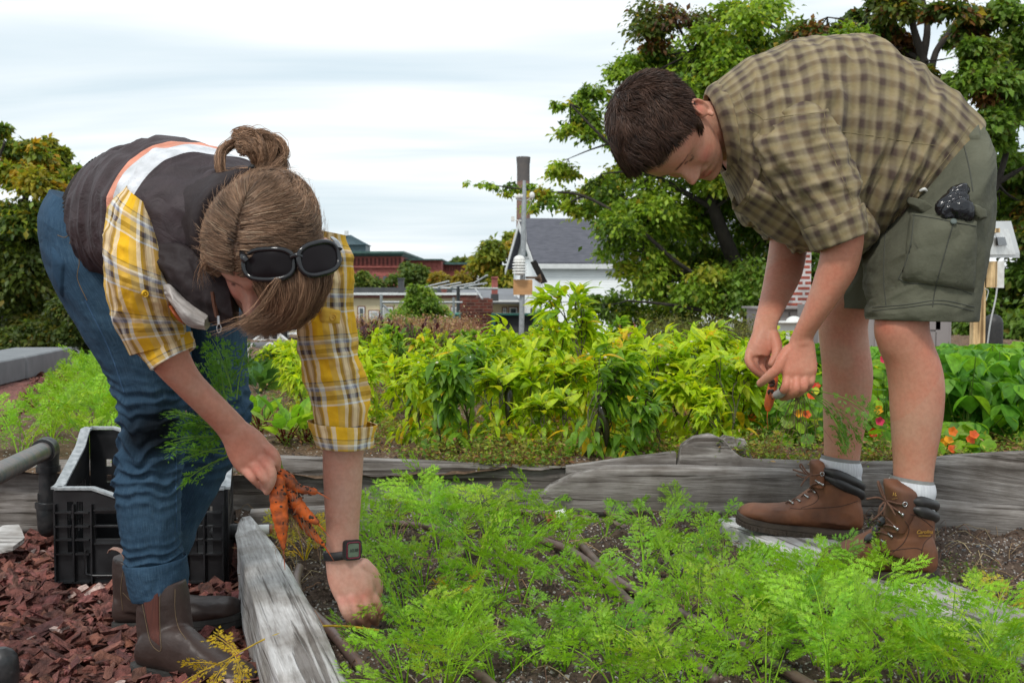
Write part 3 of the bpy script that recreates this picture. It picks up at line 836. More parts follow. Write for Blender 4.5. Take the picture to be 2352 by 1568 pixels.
def brickmat(name, c1, c2, mortar, bw, bh, ms=.012, scale=1.0, rot=(PI / 2, 0, 0), bs=.4):
    m, nt, b = newmat(name)
    v = coords(nt, 'Object', (1, 1, 1), rot)
    br = N(nt, 'ShaderNodeTexBrick'); nt.links.new(v, br.inputs['Vector'])
    br.inputs['Scale'].default_value = 1.0; br.inputs['Brick Width'].default_value = bw; br.inputs['Row Height'].default_value = bh
    br.inputs['Mortar Size'].default_value = ms; br.inputs['Color1'].default_value = (*c1, 1); br.inputs['Color2'].default_value = (*c2, 1); br.inputs['Mortar'].default_value = (*mortar, 1)
    nz = noise(nt, coords(nt, 'Object'), 3, 4)
    c = mixc(nt, br.outputs[0], ramp(nt, [(.35, (.72, .72, .72)), (.6, (1.1, 1.1, 1.1))], nz), 1.0, 'MULTIPLY')
    nt.links.new(c, b.inputs['Base Color']); b.inputs['Roughness'].default_value = .9
    bump(nt, b, br.outputs['Fac'], bs, -.02)
    return m
def clapmat(name, c, pitch=.11):
    m, nt, b = newmat(name)
    v = coords(nt, 'Object'); sx = N(nt, 'ShaderNodeSeparateXYZ'); nt.links.new(v, sx.inputs[0])
    f = math_(nt, 'FRACT', math_(nt, 'DIVIDE', sx.outputs[2], pitch))
    nz = noise(nt, v, .8, 4)
    cc = ramp(nt, [(.3, tuple(x * .88 for x in c)), (.6, c)], nz)
    nt.links.new(cc, b.inputs['Base Color']); b.inputs['Roughness'].default_value = .6
    bump(nt, b, f, 1.0, -.05); return m
M['brick_red'] = brickmat('red brick', (.38, .115, .095), (.32, .09, .075), (.34, .14, .12), .5, .16, .01)
M['brick_stub'] = brickmat('old chimney brick', (.20, .045, .028), (.09, .025, .018), (.2, .12, .09), .21, .078, .009, bs=.8)
M['brick_white'] = brickmat('brick with white mortar', (.36, .08, .05), (.26, .06, .04), (.55, .5, .48), .2, .075, .018, bs=.6)
M['brick_stack'] = brickmat('smokestack brick', (.30, .17, .13), (.24, .14, .11), (.17, .12, .1), .6, .25, .01)
M['clap'] = clapmat('white clapboard', (.86, .89, .88), .17)
M['slate'] = simple('dark slate shingle', (.062, .064, .08), (.10, .10, .12), .75, 3, 9, .5, .03, stretch=(.6, 1, 3))
M['cream'] = simple('cream stucco', (.62, .53, .34), (.55, .46, .3), .8, .5)
M['trim_brown'] = simple('brown red trim', (.17, .045, .03), (.13, .035, .025), .6, 3)
M['copper'] = simple('patinated copper cornice', (.055, .13, .11), (.03, .07, .065), .6, 2)
M['slate_metal'] = simple('standing seam metal', (.08, .13, .15), (.06, .10, .115), .45, 3, metal=.2)
M['glass'] = simple('window glass', (.03, .04, .045), (.10, .12, .12), .08, .7)
M['glass_pale'] = simple('window with blind', (.42, .43, .4), (.3, .31, .3), .3, 2)
M['roof_grey'] = simple('grey roll roofing', (.22, .225, .24), (.18, .185, .2), .8, .8)
M['dark'] = simple('dark sheet metal', (.03, .033, .035), (.05, .05, .052), .5, 2)
M['teal'] = simple('teal painted metal', (.09, .29, .24), (.07, .24, .2), .55, 3)
M['teal_dark'] = simple('dark green frame', (.02, .12, .09), (.015, .09, .07), .5, 3)
M['screen'] = simple('dark mesh screen', (.05, .048, .05), (.035, .034, .036), .7, 4)
M['taupe'] = simple('taupe resin panel', (.30, .27, .26), (.26, .235, .23), .6, 2)
M['greywood'] = simple('grey fence boards', (.17, .165, .17), (.12, .118, .12), .8, 2, stretch=(6, 6, .5))
M['chrome'] = simple('painted pale metal', (.55, .56, .56), (.4, .41, .41), .4, 4)

def bx(mb, u0, u1, v0, v1, Y, dep, z0=None, col=None):
    """box whose camera-facing face covers the given span of the photograph at distance Y"""
    a = P(u0, v0, Y); b = P(u1, v1, Y); zb = b[2] if z0 is None else z0
    box(mb, ((a[0] + b[0]) / 2, Y + dep / 2, (a[2] + zb) / 2), (abs(b[0] - a[0]), dep, abs(a[2] - zb)), col=col)

e = empty('brick_building', P(900, 700, 140)*[1, 1, 0] + [0, 0, -9], 'long red brick building with arched cornice behind the trees', 'building')
mb = MB(); bx(mb, 540, 922, 588, 600, 136, 30, -9); mb.build('main_block', M['brick_red'], e, smooth=False)
mb = MB(); bx(mb, 922, 1014, 597, 600, 140, 24, -9); mb.build('middle_block', M['brick_red'], e, smooth=False)
mb = MB(); bx(mb, 1014, 1072, 607, 612, 144, 20, -9); mb.build('end_block', M['brick_red'], e, smooth=False)
mb = MB(); bx(mb, 540, 928, 577, 582, 134.8, 31); bx(mb, 540, 925, 582, 586, 135.3, 30); bx(mb, 540, 923, 586, 588.5, 135.7, 30); mb.build('cornice', M['copper'], e, smooth=False)
mb = MB(); bx(mb, 922, 1016, 594.5, 597.5, 139, 24); bx(mb, 1014, 1074, 602.5, 607.5, 143, 20); mb.build('parapet_cap', M['copper'], e, smooth=False)
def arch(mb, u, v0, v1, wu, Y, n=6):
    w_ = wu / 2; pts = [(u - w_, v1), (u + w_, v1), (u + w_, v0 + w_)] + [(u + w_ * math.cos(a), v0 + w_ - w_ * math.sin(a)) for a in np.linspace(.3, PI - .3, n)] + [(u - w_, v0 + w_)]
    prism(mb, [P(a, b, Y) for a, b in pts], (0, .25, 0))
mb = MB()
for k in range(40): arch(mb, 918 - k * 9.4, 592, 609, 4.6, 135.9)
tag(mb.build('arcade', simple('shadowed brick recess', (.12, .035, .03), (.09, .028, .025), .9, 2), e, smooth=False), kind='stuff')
mb = MB()
for k in range(9): arch(mb, 1067 - k * 6.2, 611, 622, 3.2, 143.9)
tag(mb.build('arcade', M['trim_brown'], e, smooth=False), kind='stuff')
mb = MB(); bx(mb, 540, 922, 612, 614.5, 135.6, .6); mb.build('string_course', M['brick_red'], e, smooth=False)
for (u0, u1) in ((784, 792), (802, 812), (834, 842), (862, 870), (880, 888)):
    mb = MB(); bx(mb, u0, u1, 634, 648, 135.8, .3); mb.build('window', M['glass'], e, smooth=False)
mb = MB(); bx(mb, 690, 775, 590, 600, 134, .3); mb.build('window_band', M['brick_red'], e, smooth=False)
e = empty('roof_cupola', P(805, 578, 150), 'blue grey metal cupola with hipped roof above the brick building', 'cupola')
mb = MB(); bx(mb, 762, 840, 561, 579, 146, 4.5); mb.build('drum', M['slate_metal'], e, smooth=False)
mb = MB(); b_ = [P(758, 562, 145.5), P(843, 562, 145.5)]; dd = np.array([0, 5.5, 0]); pk = [P(787, 541, 148), P(806, 541, 148)]
V = [b_[0], b_[1], b_[1] + dd, b_[0] + dd, pk[0], pk[1]]; mb.add(V, [(0, 1, 5, 4), (1, 2, 5), (2, 3, 4, 5), (3, 0, 4), (3, 2, 1, 0)])
for t in np.linspace(0, 1, 15):
    a = b_[0] * (1 - t) + b_[1] * t; c = pk[0] * (1 - t) + pk[1] * t; tube(mb, [a + [0, -.05, .03], c + [0, -.05, .03]], .05, 4)
mb.build('hipped_roof', M['slate_metal'], e, smooth=False)
mb = MB(); bx(mb, 791, 799, 530, 541, 147.5, .5); mb.build('vent', M['white_paint'], e, smooth=False)
mb = MB(); top = P(1202, 361, 200); pts = [[top[0], 200, -9], [top[0], 200, 6], [top[0], 200, top[2] - 1.2], [top[0], 200, top[2]]]
e = empty('smokestack', pts[0], 'tall tapering brick smokestack rising behind the tree branch', 'smokestack')
tube(mb, [pts[0], pts[1], [top[0], 200, top[2] - 4.2]], [1.42, 1.3, 1.12], 24); mb.build('shaft', M['brick_stack'], e)
mb = MB(); tube(mb, [[top[0], 200, top[2] - 4.2], [top[0], 200, top[2] - 1.4], [top[0], 200, top[2] - .5], [top[0], 200, top[2]]], [1.12, 1.12, 1.22, 1.24], 24)
mb.build('crown', simple('sooty brick', (.11, .1, .1), (.14, .12, .11), .9, 1), e)
e = empty('cream_building', P(900, 740, 80) * [1, 1, 0] + [0, 0, -9], 'low cream building with white parapet, brown trim and sash windows', 'building')
mb = MB(); bx(mb, 560, 1092, 684, 700, 80, 16, -9); mb.build('wall', M['cream'], e, smooth=False)
mb = MB(); bx(mb, 560, 1094, 677.5, 684, 79.7, 16.4); mb.build('frieze', M['trim_brown'], e, smooth=False)
mb = MB(); bx(mb, 560, 1096, 672.5, 677.5, 79.4, 16.8); mb.build('parapet_cap', M['white_paint'], e, smooth=False)
mb = MB(); bx(mb, 560, 1060, 660, 674, 95, .6); mb.build('rear_parapet', M['dark'], e, smooth=False)
def window(e, u0, u1, v0, v1, Y, fr=3.0, tr=2.2, pale=True):
    f = MB(); bx(f, u0 - tr, u1 + tr, v0 - tr, v1, Y - .06, .05); tr_ = f.build('window', M['trim_brown'], e, smooth=False)
    f = MB(); bx(f, u0, u1, v0, v1, Y - .12, .05); f.build('frame', M['white_paint'], tr_, smooth=False)
    f = MB(); bx(f, u0 + fr, u1 - fr, v0 + fr, v1 - 2, Y - .17, .04); f.build('pane', M['glass_pale' if pale else 'glass'], tr_, smooth=False)
    f = MB(); bx(f, u0 + fr - .3, u1 - fr + .3, (v0 + v1) / 2, (v0 + v1) / 2 + 1.2, Y - .2, .03); f.build('sash_bar', M['white_paint'], tr_, smooth=False)
window(e, 823, 837, 705, 738, 80, pale=False); window(e, 848, 870, 714, 738, 80); window(e, 878, 902, 705, 744, 80); window(e, 1037, 1056, 705, 744, 80)
for (u, v, r) in ((790, 664, 3), (806, 664, 3)):
    mb = MB(); p = P(u, v, 84); ellipsoid(mb, p, (.2, .2, .14)); tube(mb, [p - [0, 0, .35], p], .06, 8); tag(mb.build('roof_vent', M['white_plastic']), 'white domed roof vent, %s of the pair on the cream building' % ('left' if u < 800 else 'right'), 'roof vent', 'roof vents')
for (u, v, lab) in ((948, 664, 'taller rusty round roof vent on the cream building'), (973, 670, 'low brown round roof vent beside the taller one'), (1020, 670, 'brown roof vent under the aerial')):
    mb = MB(); p = P(u, v, 84); tube(mb, [p - [0, 0, .35], p - [0, 0, .1], p + [0, 0, .1]], [.12, .14, .24], 12, rnd=True)
    tag(mb.build('roof_vent', M['trim_brown']), lab, 'roof vent', 'roof vents')
mb = MB(); bx(mb, 914, 927, 640, 672, 83, .5, .2); bx(mb, 912.5, 928.5, 638, 641, 82.9, .7); tag(mb.build('flue', M['dark'], smooth=False), 'square black metal flue on the cream building roof', 'flue')
e = empty('grey_roofed_house', P(1130, 740, 86) * [1, 1, 0] + [0, 0, -9], 'low cream house with sloping grey roof left of the white house', 'house')
mb = MB(); bx(mb, 1094, 1200, 694, 700, 84, 12, -9); mb.build('wall', M['cream'], e, smooth=False)
mb = MB(); q = [P(1075, 690, 82.5), P(1205, 690, 82.5), P(1205, 663, 98), P(1030, 661, 98)]; prism(mb, q, (0, 0, -.25)); mb.build('roof', M['roof_grey'], e, smooth=False)
mb = MB(); bx(mb, 1088, 1200, 689, 693.5, 82.2, .3); mb.build('gutter', M['white_paint'], e, smooth=False)
window(e, 1155, 1163, 707, 728, 84, fr=1.5); window(e, 1170, 1188, 706, 735, 84, fr=3, pale=False); window(e, 1096, 1106, 706, 735, 84, fr=2)
e = empty('roof_chimney', P(1136, 685, 80), 'small red chimney with a black base on the grey roof', 'chimney')
mb = MB(); bx(mb, 1129, 1143, 637, 684, 79, .5, .3); bx(mb, 1128, 1144.5, 635, 638.5, 78.9, .7); mb.build('stack', M['brick_red'], e, smooth=False)
mb = MB(); bx(mb, 1127.5, 1145, 675, 687, 78.8, .8, .1); mb.build('flashing', M['dark'], e, smooth=False)
H = {}
f0 = np.array([xs(1245, 75), 75.0]); f1 = f0 + [-1.85, 13.0]; ln = np.array([17.0, 2.42]); zE, zR = 2.62, 5.72
e = empty('white_house', (f0[0], f0[1], -9), 'white clapboard house with steep dark slate roof and gable end', 'house')
mid = (f0 + f1) / 2
mb = MB(); V = [(*f0, -9), (*f1, -9), (*f1, zE), (*f0, zE), (*mid, zR)]; V2 = [(x + ln[0], y + ln[1], z) for x, y, z in V]
mb.add(V + V2, [(0, 3, 4, 2, 1), (5, 6, 7, 9, 8), (0, 5, 8, 3), (1, 2, 7, 6)]); mb.build('wall', M['clap'], e, smooth=False)
mb = MB(); ov = (f1 - f0) / np.linalg.norm(f1 - f0) * .45; lo = ln / np.linalg.norm(ln) * .55; sl = (zR - zE) / np.linalg.norm(mid - f0) * .45
A = [(*(f0 - ov - lo), zE - sl + .06), (*(f0 - ov + ln + lo), zE - sl + .06), (*(mid + ln + lo), zR + .06), (*(mid - lo), zR + .06)]
B = [(*(f1 + ov - lo), zE - sl + .06), (*(mid - lo), zR + .062), (*(mid + ln + lo), zR + .062), (*(f1 + ov + ln + lo), zE - sl + .06)]
prism(mb, A, (0, 0, .2)); prism(mb, B, (0, 0, .2)); mb.build('roof', M['slate'], e, smooth=False)
mb = MB()
for q in ((A[0], A[3]), (B[0], B[1])):
    a, b = np.array(q[0]), np.array(q[1]); d = np.array([lo[0], lo[1], 0]) * .12
    prism(mb, [a - [0, 0, .02] - d, b - [0, 0, .02] - d, b - [0, 0, .5] - d, a - [0, 0, .4] - d], tuple(d * .9))
a, b = np.array(A[0]), np.array(A[1]); prism(mb, [a + [0, -.05, .1], b + [0, -.05, .1], b + [0, -.05, -.22], a + [0, -.05, -.22]], (0, .2, 0))
mb.build('fascia', M['white_paint'], e, smooth=False)
gd = (f1 - f0) / np.linalg.norm(f1 - f0); gn = np.array([-gd[1], gd[0]])
def gwin(t, z, w_, h_, nm='window'):
    c = f0 + gd * t; n_ = gn * .06 if gn[0] < 0 else -gn * .06
    mb = MB(); R = rotz(math.atan2(gd[1], gd[0])); box(mb, (*(c + n_), z), (w_ + .5, .08, h_ + .3), R=R); o = mb.build(nm, M['white_paint'], e, smooth=False)
    mb = MB(); box(mb, (*(c + n_ * 2.5), z), (w_, .06, h_), R=R); mb.build('pane', M['glass'], o, smooth=False)
gwin(6.3, 3.7, 1.6, .9); gwin(3.0, -1.2, 1.6, 1.6); gwin(8, -1.2, 1.6, 1.6)
for u in (1262, 1350, 1480):
    mb = MB(); x = xs(u, 75.3); yy = f0[1] + (x - f0[0]) * ln[1] / ln[0]
    box(mb, (x, yy - .05, -1.3), (1.1, .08, 1.7), rz=math.atan2(ln[1], ln[0])); o = mb.build('window', M['white_paint'], e, smooth=False)
    mb = MB(); box(mb, (x, yy - .12, -1.3), (.85, .06, 1.45), rz=math.atan2(ln[1], ln[0])); mb.build('pane', M['glass'], o, smooth=False)
mb = MB(); bx(mb, 1523, 1580, 706, 790, 58, .3, -3); tag(mb.build('board_fence', M['greywood'], smooth=False), 'grey vertical board fence at the right end of the white house', 'fence')
e = empty('brick_pier', P(1440, 770, 34), 'small brick chimney pier with terracotta cap in front of the white house', 'chimney')
mb = MB(); bx(mb, 1420, 1460, 741, 800, 34, .5, -2); mb.build('stack', M['brick_red'], e, smooth=False)
mb = MB(); bx(mb, 1428, 1452, 734, 741, 34.1, .35); mb.build('cap', M['orange_fit'], e, smooth=False)

YC = 29.0
mb = MB(); bx(mb, 1056, 1131, 686, 800, YC, .85, -1.5)
bx(mb, 1059, 1123, 684.6, 686.3, YC + .05, .6)
tag(mb.build('brick_chimney', M['brick_stub'], smooth=False), 'broad old brick chimney stub with broken top beside the aerial mast', 'chimney')
e = empty('aerial', P(1052, 780, 28.5), 'skeletal television aerial with long boom on a dark mast', 'aerial')
mb = MB(); tube(mb, [P(1052, 800, 28.5), P(1052.5, 657, 28.5)], .045, 8); mb.build('mast', M['dark'], e)
mb = MB(); tube(mb, [P(974, 661, 28.5), P(1144, 663, 28.5)], .034, 6); mb.build('boom', M['chrome'], e)
for a, b in (((977, 659), (1031, 646)), ((1006, 659), (1058, 649)), ((1035, 659), (1090, 650)), ((1066, 659), (1118, 650)), ((1072, 660), (1119, 632)), ((1092, 664), (1108, 686))):
    mb = MB(); tube(mb, [P(*a, 28.5), P(*b, 27.2)], .022, 5); mb.build('element', M['chrome'], e)
mb = MB(); bx(mb, 1011, 1054, 722, 800, 27.5, 1.0, -1.5); bx(mb, 1009, 1055, 719.5, 723, 27.4, 1.2); tag(mb.build('rooftop_unit', M['teal'], smooth=False), 'pale teal metal box left of the brick chimney', 'rooftop unit')
e = empty('screen_panel', P(1180, 780, 27.5), 'dark mesh screen in a green frame right of the brick chimney', 'screen')
mb = MB(); bx(mb, 1137, 1226, 724, 800, 27.5, .05, -1.5); mb.build('mesh_panel', M['screen'], e, smooth=False)
mb = MB(); bx(mb, 1128, 1233, 719.5, 724, 27.3, .3); bx(mb, 1129, 1137.5, 724, 800, 27.3, .3, -1.5); bx(mb, 1226, 1232, 724, 800, 27.3, .3, -1.5); mb.build('frame', M['teal_dark'], e, smooth=False)
e = empty('rail_fence', P(900, 740, 26), 'thin grey pipe railing in front of the cream building', 'railing')
mb = MB(); tube(mb, [P(876, 694, 26), P(1062, 694.5, 26)], .03, 6); mb.build('rail', M['metal'], e)
for (u, v) in ((876, 676), (938.5, 694), (1042, 683)):
    mb = MB(); tube(mb, [P(u, v, 26), P(u, 770, 26)], .035, 6); mb.build('post', M['metal'], e)
mb = MB(); tube(mb, [P(879, 700, 26), P(928, 742, 26)], .03, 6); mb.build('brace', M['metal'], e)
mb = MB(); tube(mb, [P(1240, 693, 26), P(1560, 695, 26)], .012, 5); tube(mb, [P(1242, 684, 26), P(1242, 780, 26)], .03, 6); tag(mb.build('rail_fence', M['metal']), 'thin wire and post in front of the white house', 'railing')

YS = 12.0
e = empty('weather_station', P(1198, 790, YS), 'galvanised weather station mast with sensors, plywood box and small solar panel', 'weather station')
mb = MB(); tube(mb, [P(1197, 800, YS), P(1203.5, 470, YS), P(1204.5, 395 + 20, YS)], [.03, .027, .018], 10); mb.build('mast', M['metal'], e)
mb = MB(); tube(mb, [P(1185, 455, YS), P(1190, 459, YS), P(1200, 461, YS), P(1212, 460, YS), P(1224, 450, YS)], .008, 6, 3); mb.build('crossarm', M['metal'], e)
for (u, v, s) in ((1187, 452, .018), (1193, 451, .022), (1200, 451, .02), (1222, 449, .03)):
    mb = MB(); ellipsoid(mb, P(u, v, YS), (s, s, s * 1.3), nu=10, nv=6); mb.build('anemometer_cup', M['white_plastic'], e)
mb = MB(); tube(mb, [P(1184, 506, YS), P(1203, 508, YS)], .008, 6); bx(mb, 1174, 1182, 497, 508, YS - .02, .05); mb.build('sensor_box', M['white_plastic'], e, smooth=False)
mb = MB()
for k in range(5):
    p = P(1193, 602 + k * 6.5, YS - .1); r = .075 if k else .068; tube(mb, [p, p + [0, 0, .012], p + [0, 0, .02]], [r, r * .95, r * .6], 18)
p = P(1193, 597, YS - .1); ellipsoid(mb, p, (.062, .062, .05)); tube(mb, [P(1193, 632, YS - .1), P(1193, 598, YS - .1)], .045, 12)
mb.build('radiation_shield', M['white_plastic'], e)
mb = MB(); bx(mb, 1179, 1223, 642, 677, YS - .06, .12); mb.build('plywood_box', M['plywood'], e, smooth=False)
mb = MB(); q = [P(1218, 602, YS - .05), P(1231, 597, YS - .05), P(1258, 648, YS + .1), P(1243, 652, YS + .1)]; prism(mb, q, (0, .03, 0)); mb.build('solar_panel', M['dark'], e, smooth=False)
mb = MB(); bx(mb, 1207, 1240, 635, 640, YS - .02, .06); q = [P(1228, 641, YS), P(1241, 628, YS), P(1246, 646, YS), P(1240, 650, YS)]; prism(mb, q, (0, .08, 0)); mb.build('bracket', woodmat('old bracket wood', [(.08, .05, .03), (.16, .1, .07), (.2, .15, .1)]), e, smooth=False)
mb = MB(); tube(mb, [P(1247, 652, YS), P(1246, 668, YS), P(1236, 676, YS), P(1223, 673, YS)], .004, 5, 4); tube(mb, [P(1185, 678, YS), P(1192, 690, YS), P(1205, 692, YS), P(1215, 678, YS)], .003, 5, 4)
tube(mb, [P(1224, 452, YS), P(1216, 475, YS), P(1205, 500, YS), P(1209, 540, YS), P(1205, 600, YS)], .003, 5, 4); mb.build('cable', M['chrome'], e)

YR = 9.5
mb = MB(); bx(mb, 1822, 1862, 560, 720, 16, .6, -.2); tag(mb.build('brick_pillar', M['brick_white'], smooth=False), 'red brick pillar with thick white mortar behind the man\'s forearms', 'pillar')
e = empty('deck_box', P(2030, 815, YR), 'taupe resin storage box with panelled front behind the man\'s legs', 'storage box')
mb = MB(); bx(mb, 1880, 2184, 700, 815, YR, .7, .2); mb.build('body', M['taupe'], e, smooth=False)
mb = MB()
for (u0, u1, v0, v1) in ((1890, 1990, 716, 757), (2010, 2160, 716, 757), (2150, 2178, 716, 812), (1890, 1990, 762, 810), (2010, 2150, 762, 810)):
    bx(mb, u0, u1, v0, v1, YR - .012, .014)
mb.build('panel', M['taupe'], e, smooth=False)
e = empty('deck_box', P(1780, 780, 13), 'grey slatted cabinet behind the man\'s wrists', 'storage box')
mb = MB(); bx(mb, 1740, 1885, 709, 800, 13, .6, .1)
for k in range(6): bx(mb, 1746 + k * 23, 1764 + k * 23, 716, 800, 12.98, .03, .1)
mb.build('body', M['taupe'], e, smooth=False)
mb = MB(); bx(mb, 1736, 1888, 705, 709.5, 12.9, .8); mb.build('lid', M['taupe'], e, smooth=False)
e = empty('vent_hood', P(1815, 815, 8.5), 'pale metal vent box with domed white cap behind the man\'s wrist', 'roof vent', 'roof vents')
mb = MB(); bx(mb, 1794, 1850, 742, 815, 8.5, .2, .15); mb.build('housing', M['white_paint'], e, smooth=False)
mb = MB(); bx(mb, 1789, 1854, 738.5, 742.5, 8.45, .26); p = P(1824, 738, 8.55); ellipsoid(mb, p, (.06, .06, .04)); mb.build('cap', M['white_plastic'], e)
mb = MB(); bx(mb, 1677, 1686, 745, 800, 11, .04, .1); tag(mb.build('marker_post', M['white_paint'], smooth=False), 'short white post left of the man\'s far hand', 'post')
mb = MB(); bx(mb, 1688, 1742, 768, 790, 10.5, .4, .15); tag(mb.build('dark_planter', M['dark'], smooth=False), 'low dark planter box right of the short white post', 'planter')
e = empty('panel_post', P(2251, 815, 6.5), 'pale pine post carrying a small white solar panel and box behind the man', 'post')
mb = MB(); bx(mb, 2241, 2262, 522, 830, 6.5, .06, .15); bx(mb, 2262, 2297, 524, 534, 6.5, .05); mb.build('post', M['pine'], e, smooth=False)
mb = MB(); q = [P(2245, 521, 6.4), P(2322, 519, 6.9), P(2342, 592, 6.9), P(2264, 592, 6.4)]; prism(mb, q, (0, .0, .03)); sp = mb.build('solar_panel', M['white_paint'], e, smooth=False)
mb = MB(); q = [P(2262, 527, 6.38), P(2316, 526, 6.83), P(2332, 585, 6.83), P(2266, 585, 6.38)]; prism(mb, q, (0, -.004, .0)); mb.build('backsheet', M['white_plastic'], sp, smooth=False)
mb = MB(); q = [P(2287, 545, 6.5), P(2305, 545, 6.7), P(2310, 563, 6.7), P(2290, 564, 6.5)]; prism(mb, q, (0, -.02, 0)); mb.build('junction_box', M['black_plastic'], sp, smooth=False)
mb = MB(); bx(mb, 2264, 2290, 600, 660, 6.5, .05); mb.build('mount_block', M['pine'], e, smooth=False)
mb = MB(); bx(mb, 2286, 2306, 600, 661, 6.52, .06); mb.build('control_box', M['white_plastic'], e, smooth=False)
mb = MB(); tube(mb, [P(2290, 662, 6.5), P(2286, 690, 6.5), P(2275, 740, 6.5), P(2268, 790, 6.5)], .005, 6, 4); tube(mb, [P(2262, 663, 6.5), P(2270, 668, 6.5), P(2265, 690, 6.5)], .003, 5, 3); mb.build('cable', M['chrome'], e)
mb = MB(); p = P(2281, 742, 9); tube(mb, [p, [p[0], p[1], .15]], .075, 16, rnd=True); tag(mb.build('black_barrel', M['black_rubber']), 'narrow black barrel right of the pine post', 'barrel')
mb = MB(); bx(mb, 2155, 2420, 808, 817, 7.5, .5); bx(mb, 2165, 2420, 817, 840, 7.55, .4, .2); tag(mb.build('low_bench', M['chrome'], smooth=False), 'low pale grey ledge behind the bean plants', 'ledge')

e = empty('white_chair', P(675, 795, 13), 'white slatted garden chair behind the woman\'s sleeve', 'chair')
mb = MB()
for u in (662, 690): tube(mb, [P(u, 800, 13), P(u, 735, 13)], .015, 6)
mb.build('frame', M['white_paint'], e)
mb = MB()
for k in range(4): bx(mb, 662, 690, 738 + k * 6, 741 + k * 6, 13, .02)
mb.build('backrest', M['white_paint'], e, smooth=False)
mb = MB(); bx(mb, 660, 692, 765, 768, 12.7, .35); mb.build('seat', M['white_paint'], e, smooth=False)
e = empty('trestle', P(622, 795, 12.5), 'white painted triangular frame under a dark cloth, behind the woman\'s legs', 'trestle')
mb = MB(); 
for a, b in (((583, 783), (622, 752)), ((622, 752), (660, 783)), ((583, 783), (660, 783)), ((622, 752), (622, 783)), ((603, 768), (603, 783)), ((641, 768), (641, 783))): tube(mb, [P(*a, 12.5), P(*b, 12.5)], .02, 5)
mb.build('frame', M['white_paint'], e)
mb = MB(); q = [P(548, 740, 12.8), P(655, 735, 12.8), P(650, 778, 12.8), P(590, 775, 12.8), P(560, 795, 12.8)]; prism(mb, q, (0, .3, 0)); mb.build('cloth', M['screen'], e, smooth=False)
mb = MB(); tube(mb, [P(540, 797, 11), P(690, 793, 11)], .045, 12); tag(mb.build('log', M['roofing']), 'pale horizontal pipe lying behind the far plants', 'pipe')
for i, (a, b, c) in enumerate((((562, 830), (560, 800), (568, 788)), ((570, 822), (570, 802), (580, 790)), ((640, 800), (620, 788), (606, 798)))):
    mb = MB(); tube(mb, [P(*a, 9), P(*b, 9), P(*c, 9)], .008, 6, 4); tag(mb.build('hoop', M['white_plastic']), ['leftmost thin white hoop behind the woman\'s far leg', 'second thin white hoop beside the leftmost one', 'low wide white hoop in front of the trestle'][i], 'hoop', 'white hoops')
mb = MB(); bx(mb, 100, 172, 696, 722, 60, 3, -9); tag(mb.build('far_shed', M['brick_red'], smooth=False), 'patch of a red building seen through the left trees', 'building')
def leafT(w=.35, fold=.25, droop=.35, n=4, tipf=1.0):
    """unit-length leaf along +Y, blade up +Z; returns V,F(quads)"""
    t = np.linspace(0, 1, n + 1); y = t; z = -droop * t ** 2
    wd = w * np.sin(np.clip(t, 0, 1) ** .75 * PI) ** .85 * .5; wd[-1] = .0; wd[0] = .01
    V = []
    for k in range(n + 1):
        V += [(-wd[k], y[k], z[k] + fold * wd[k]), (0, y[k], z[k]), (wd[k], y[k], z[k] + fold * wd[k])]
    F = []
    for k in range(n): a = 3 * k; F += [(a, a + 1, a + 4, a + 3), (a + 1, a + 2, a + 5, a + 4)]
    return np.array(V), np.array(F)
L_TREE = leafT(.62, .3, .25, 2); L_PEP = leafT(.42, .35, .55, 5); L_BEAN = leafT(.8, .25, .35, 5); L_SM = leafT(.5, .2, .2, 2)

def jitcol(c, n, j=.12, g=.25, rng=RNG):
    c = np.asarray(c, float); return np.clip(c * rng.uniform(1 - g, 1 + g, (n, 1)) * rng.uniform(1 - j, 1 + j, (n, 3)), 0, 1)

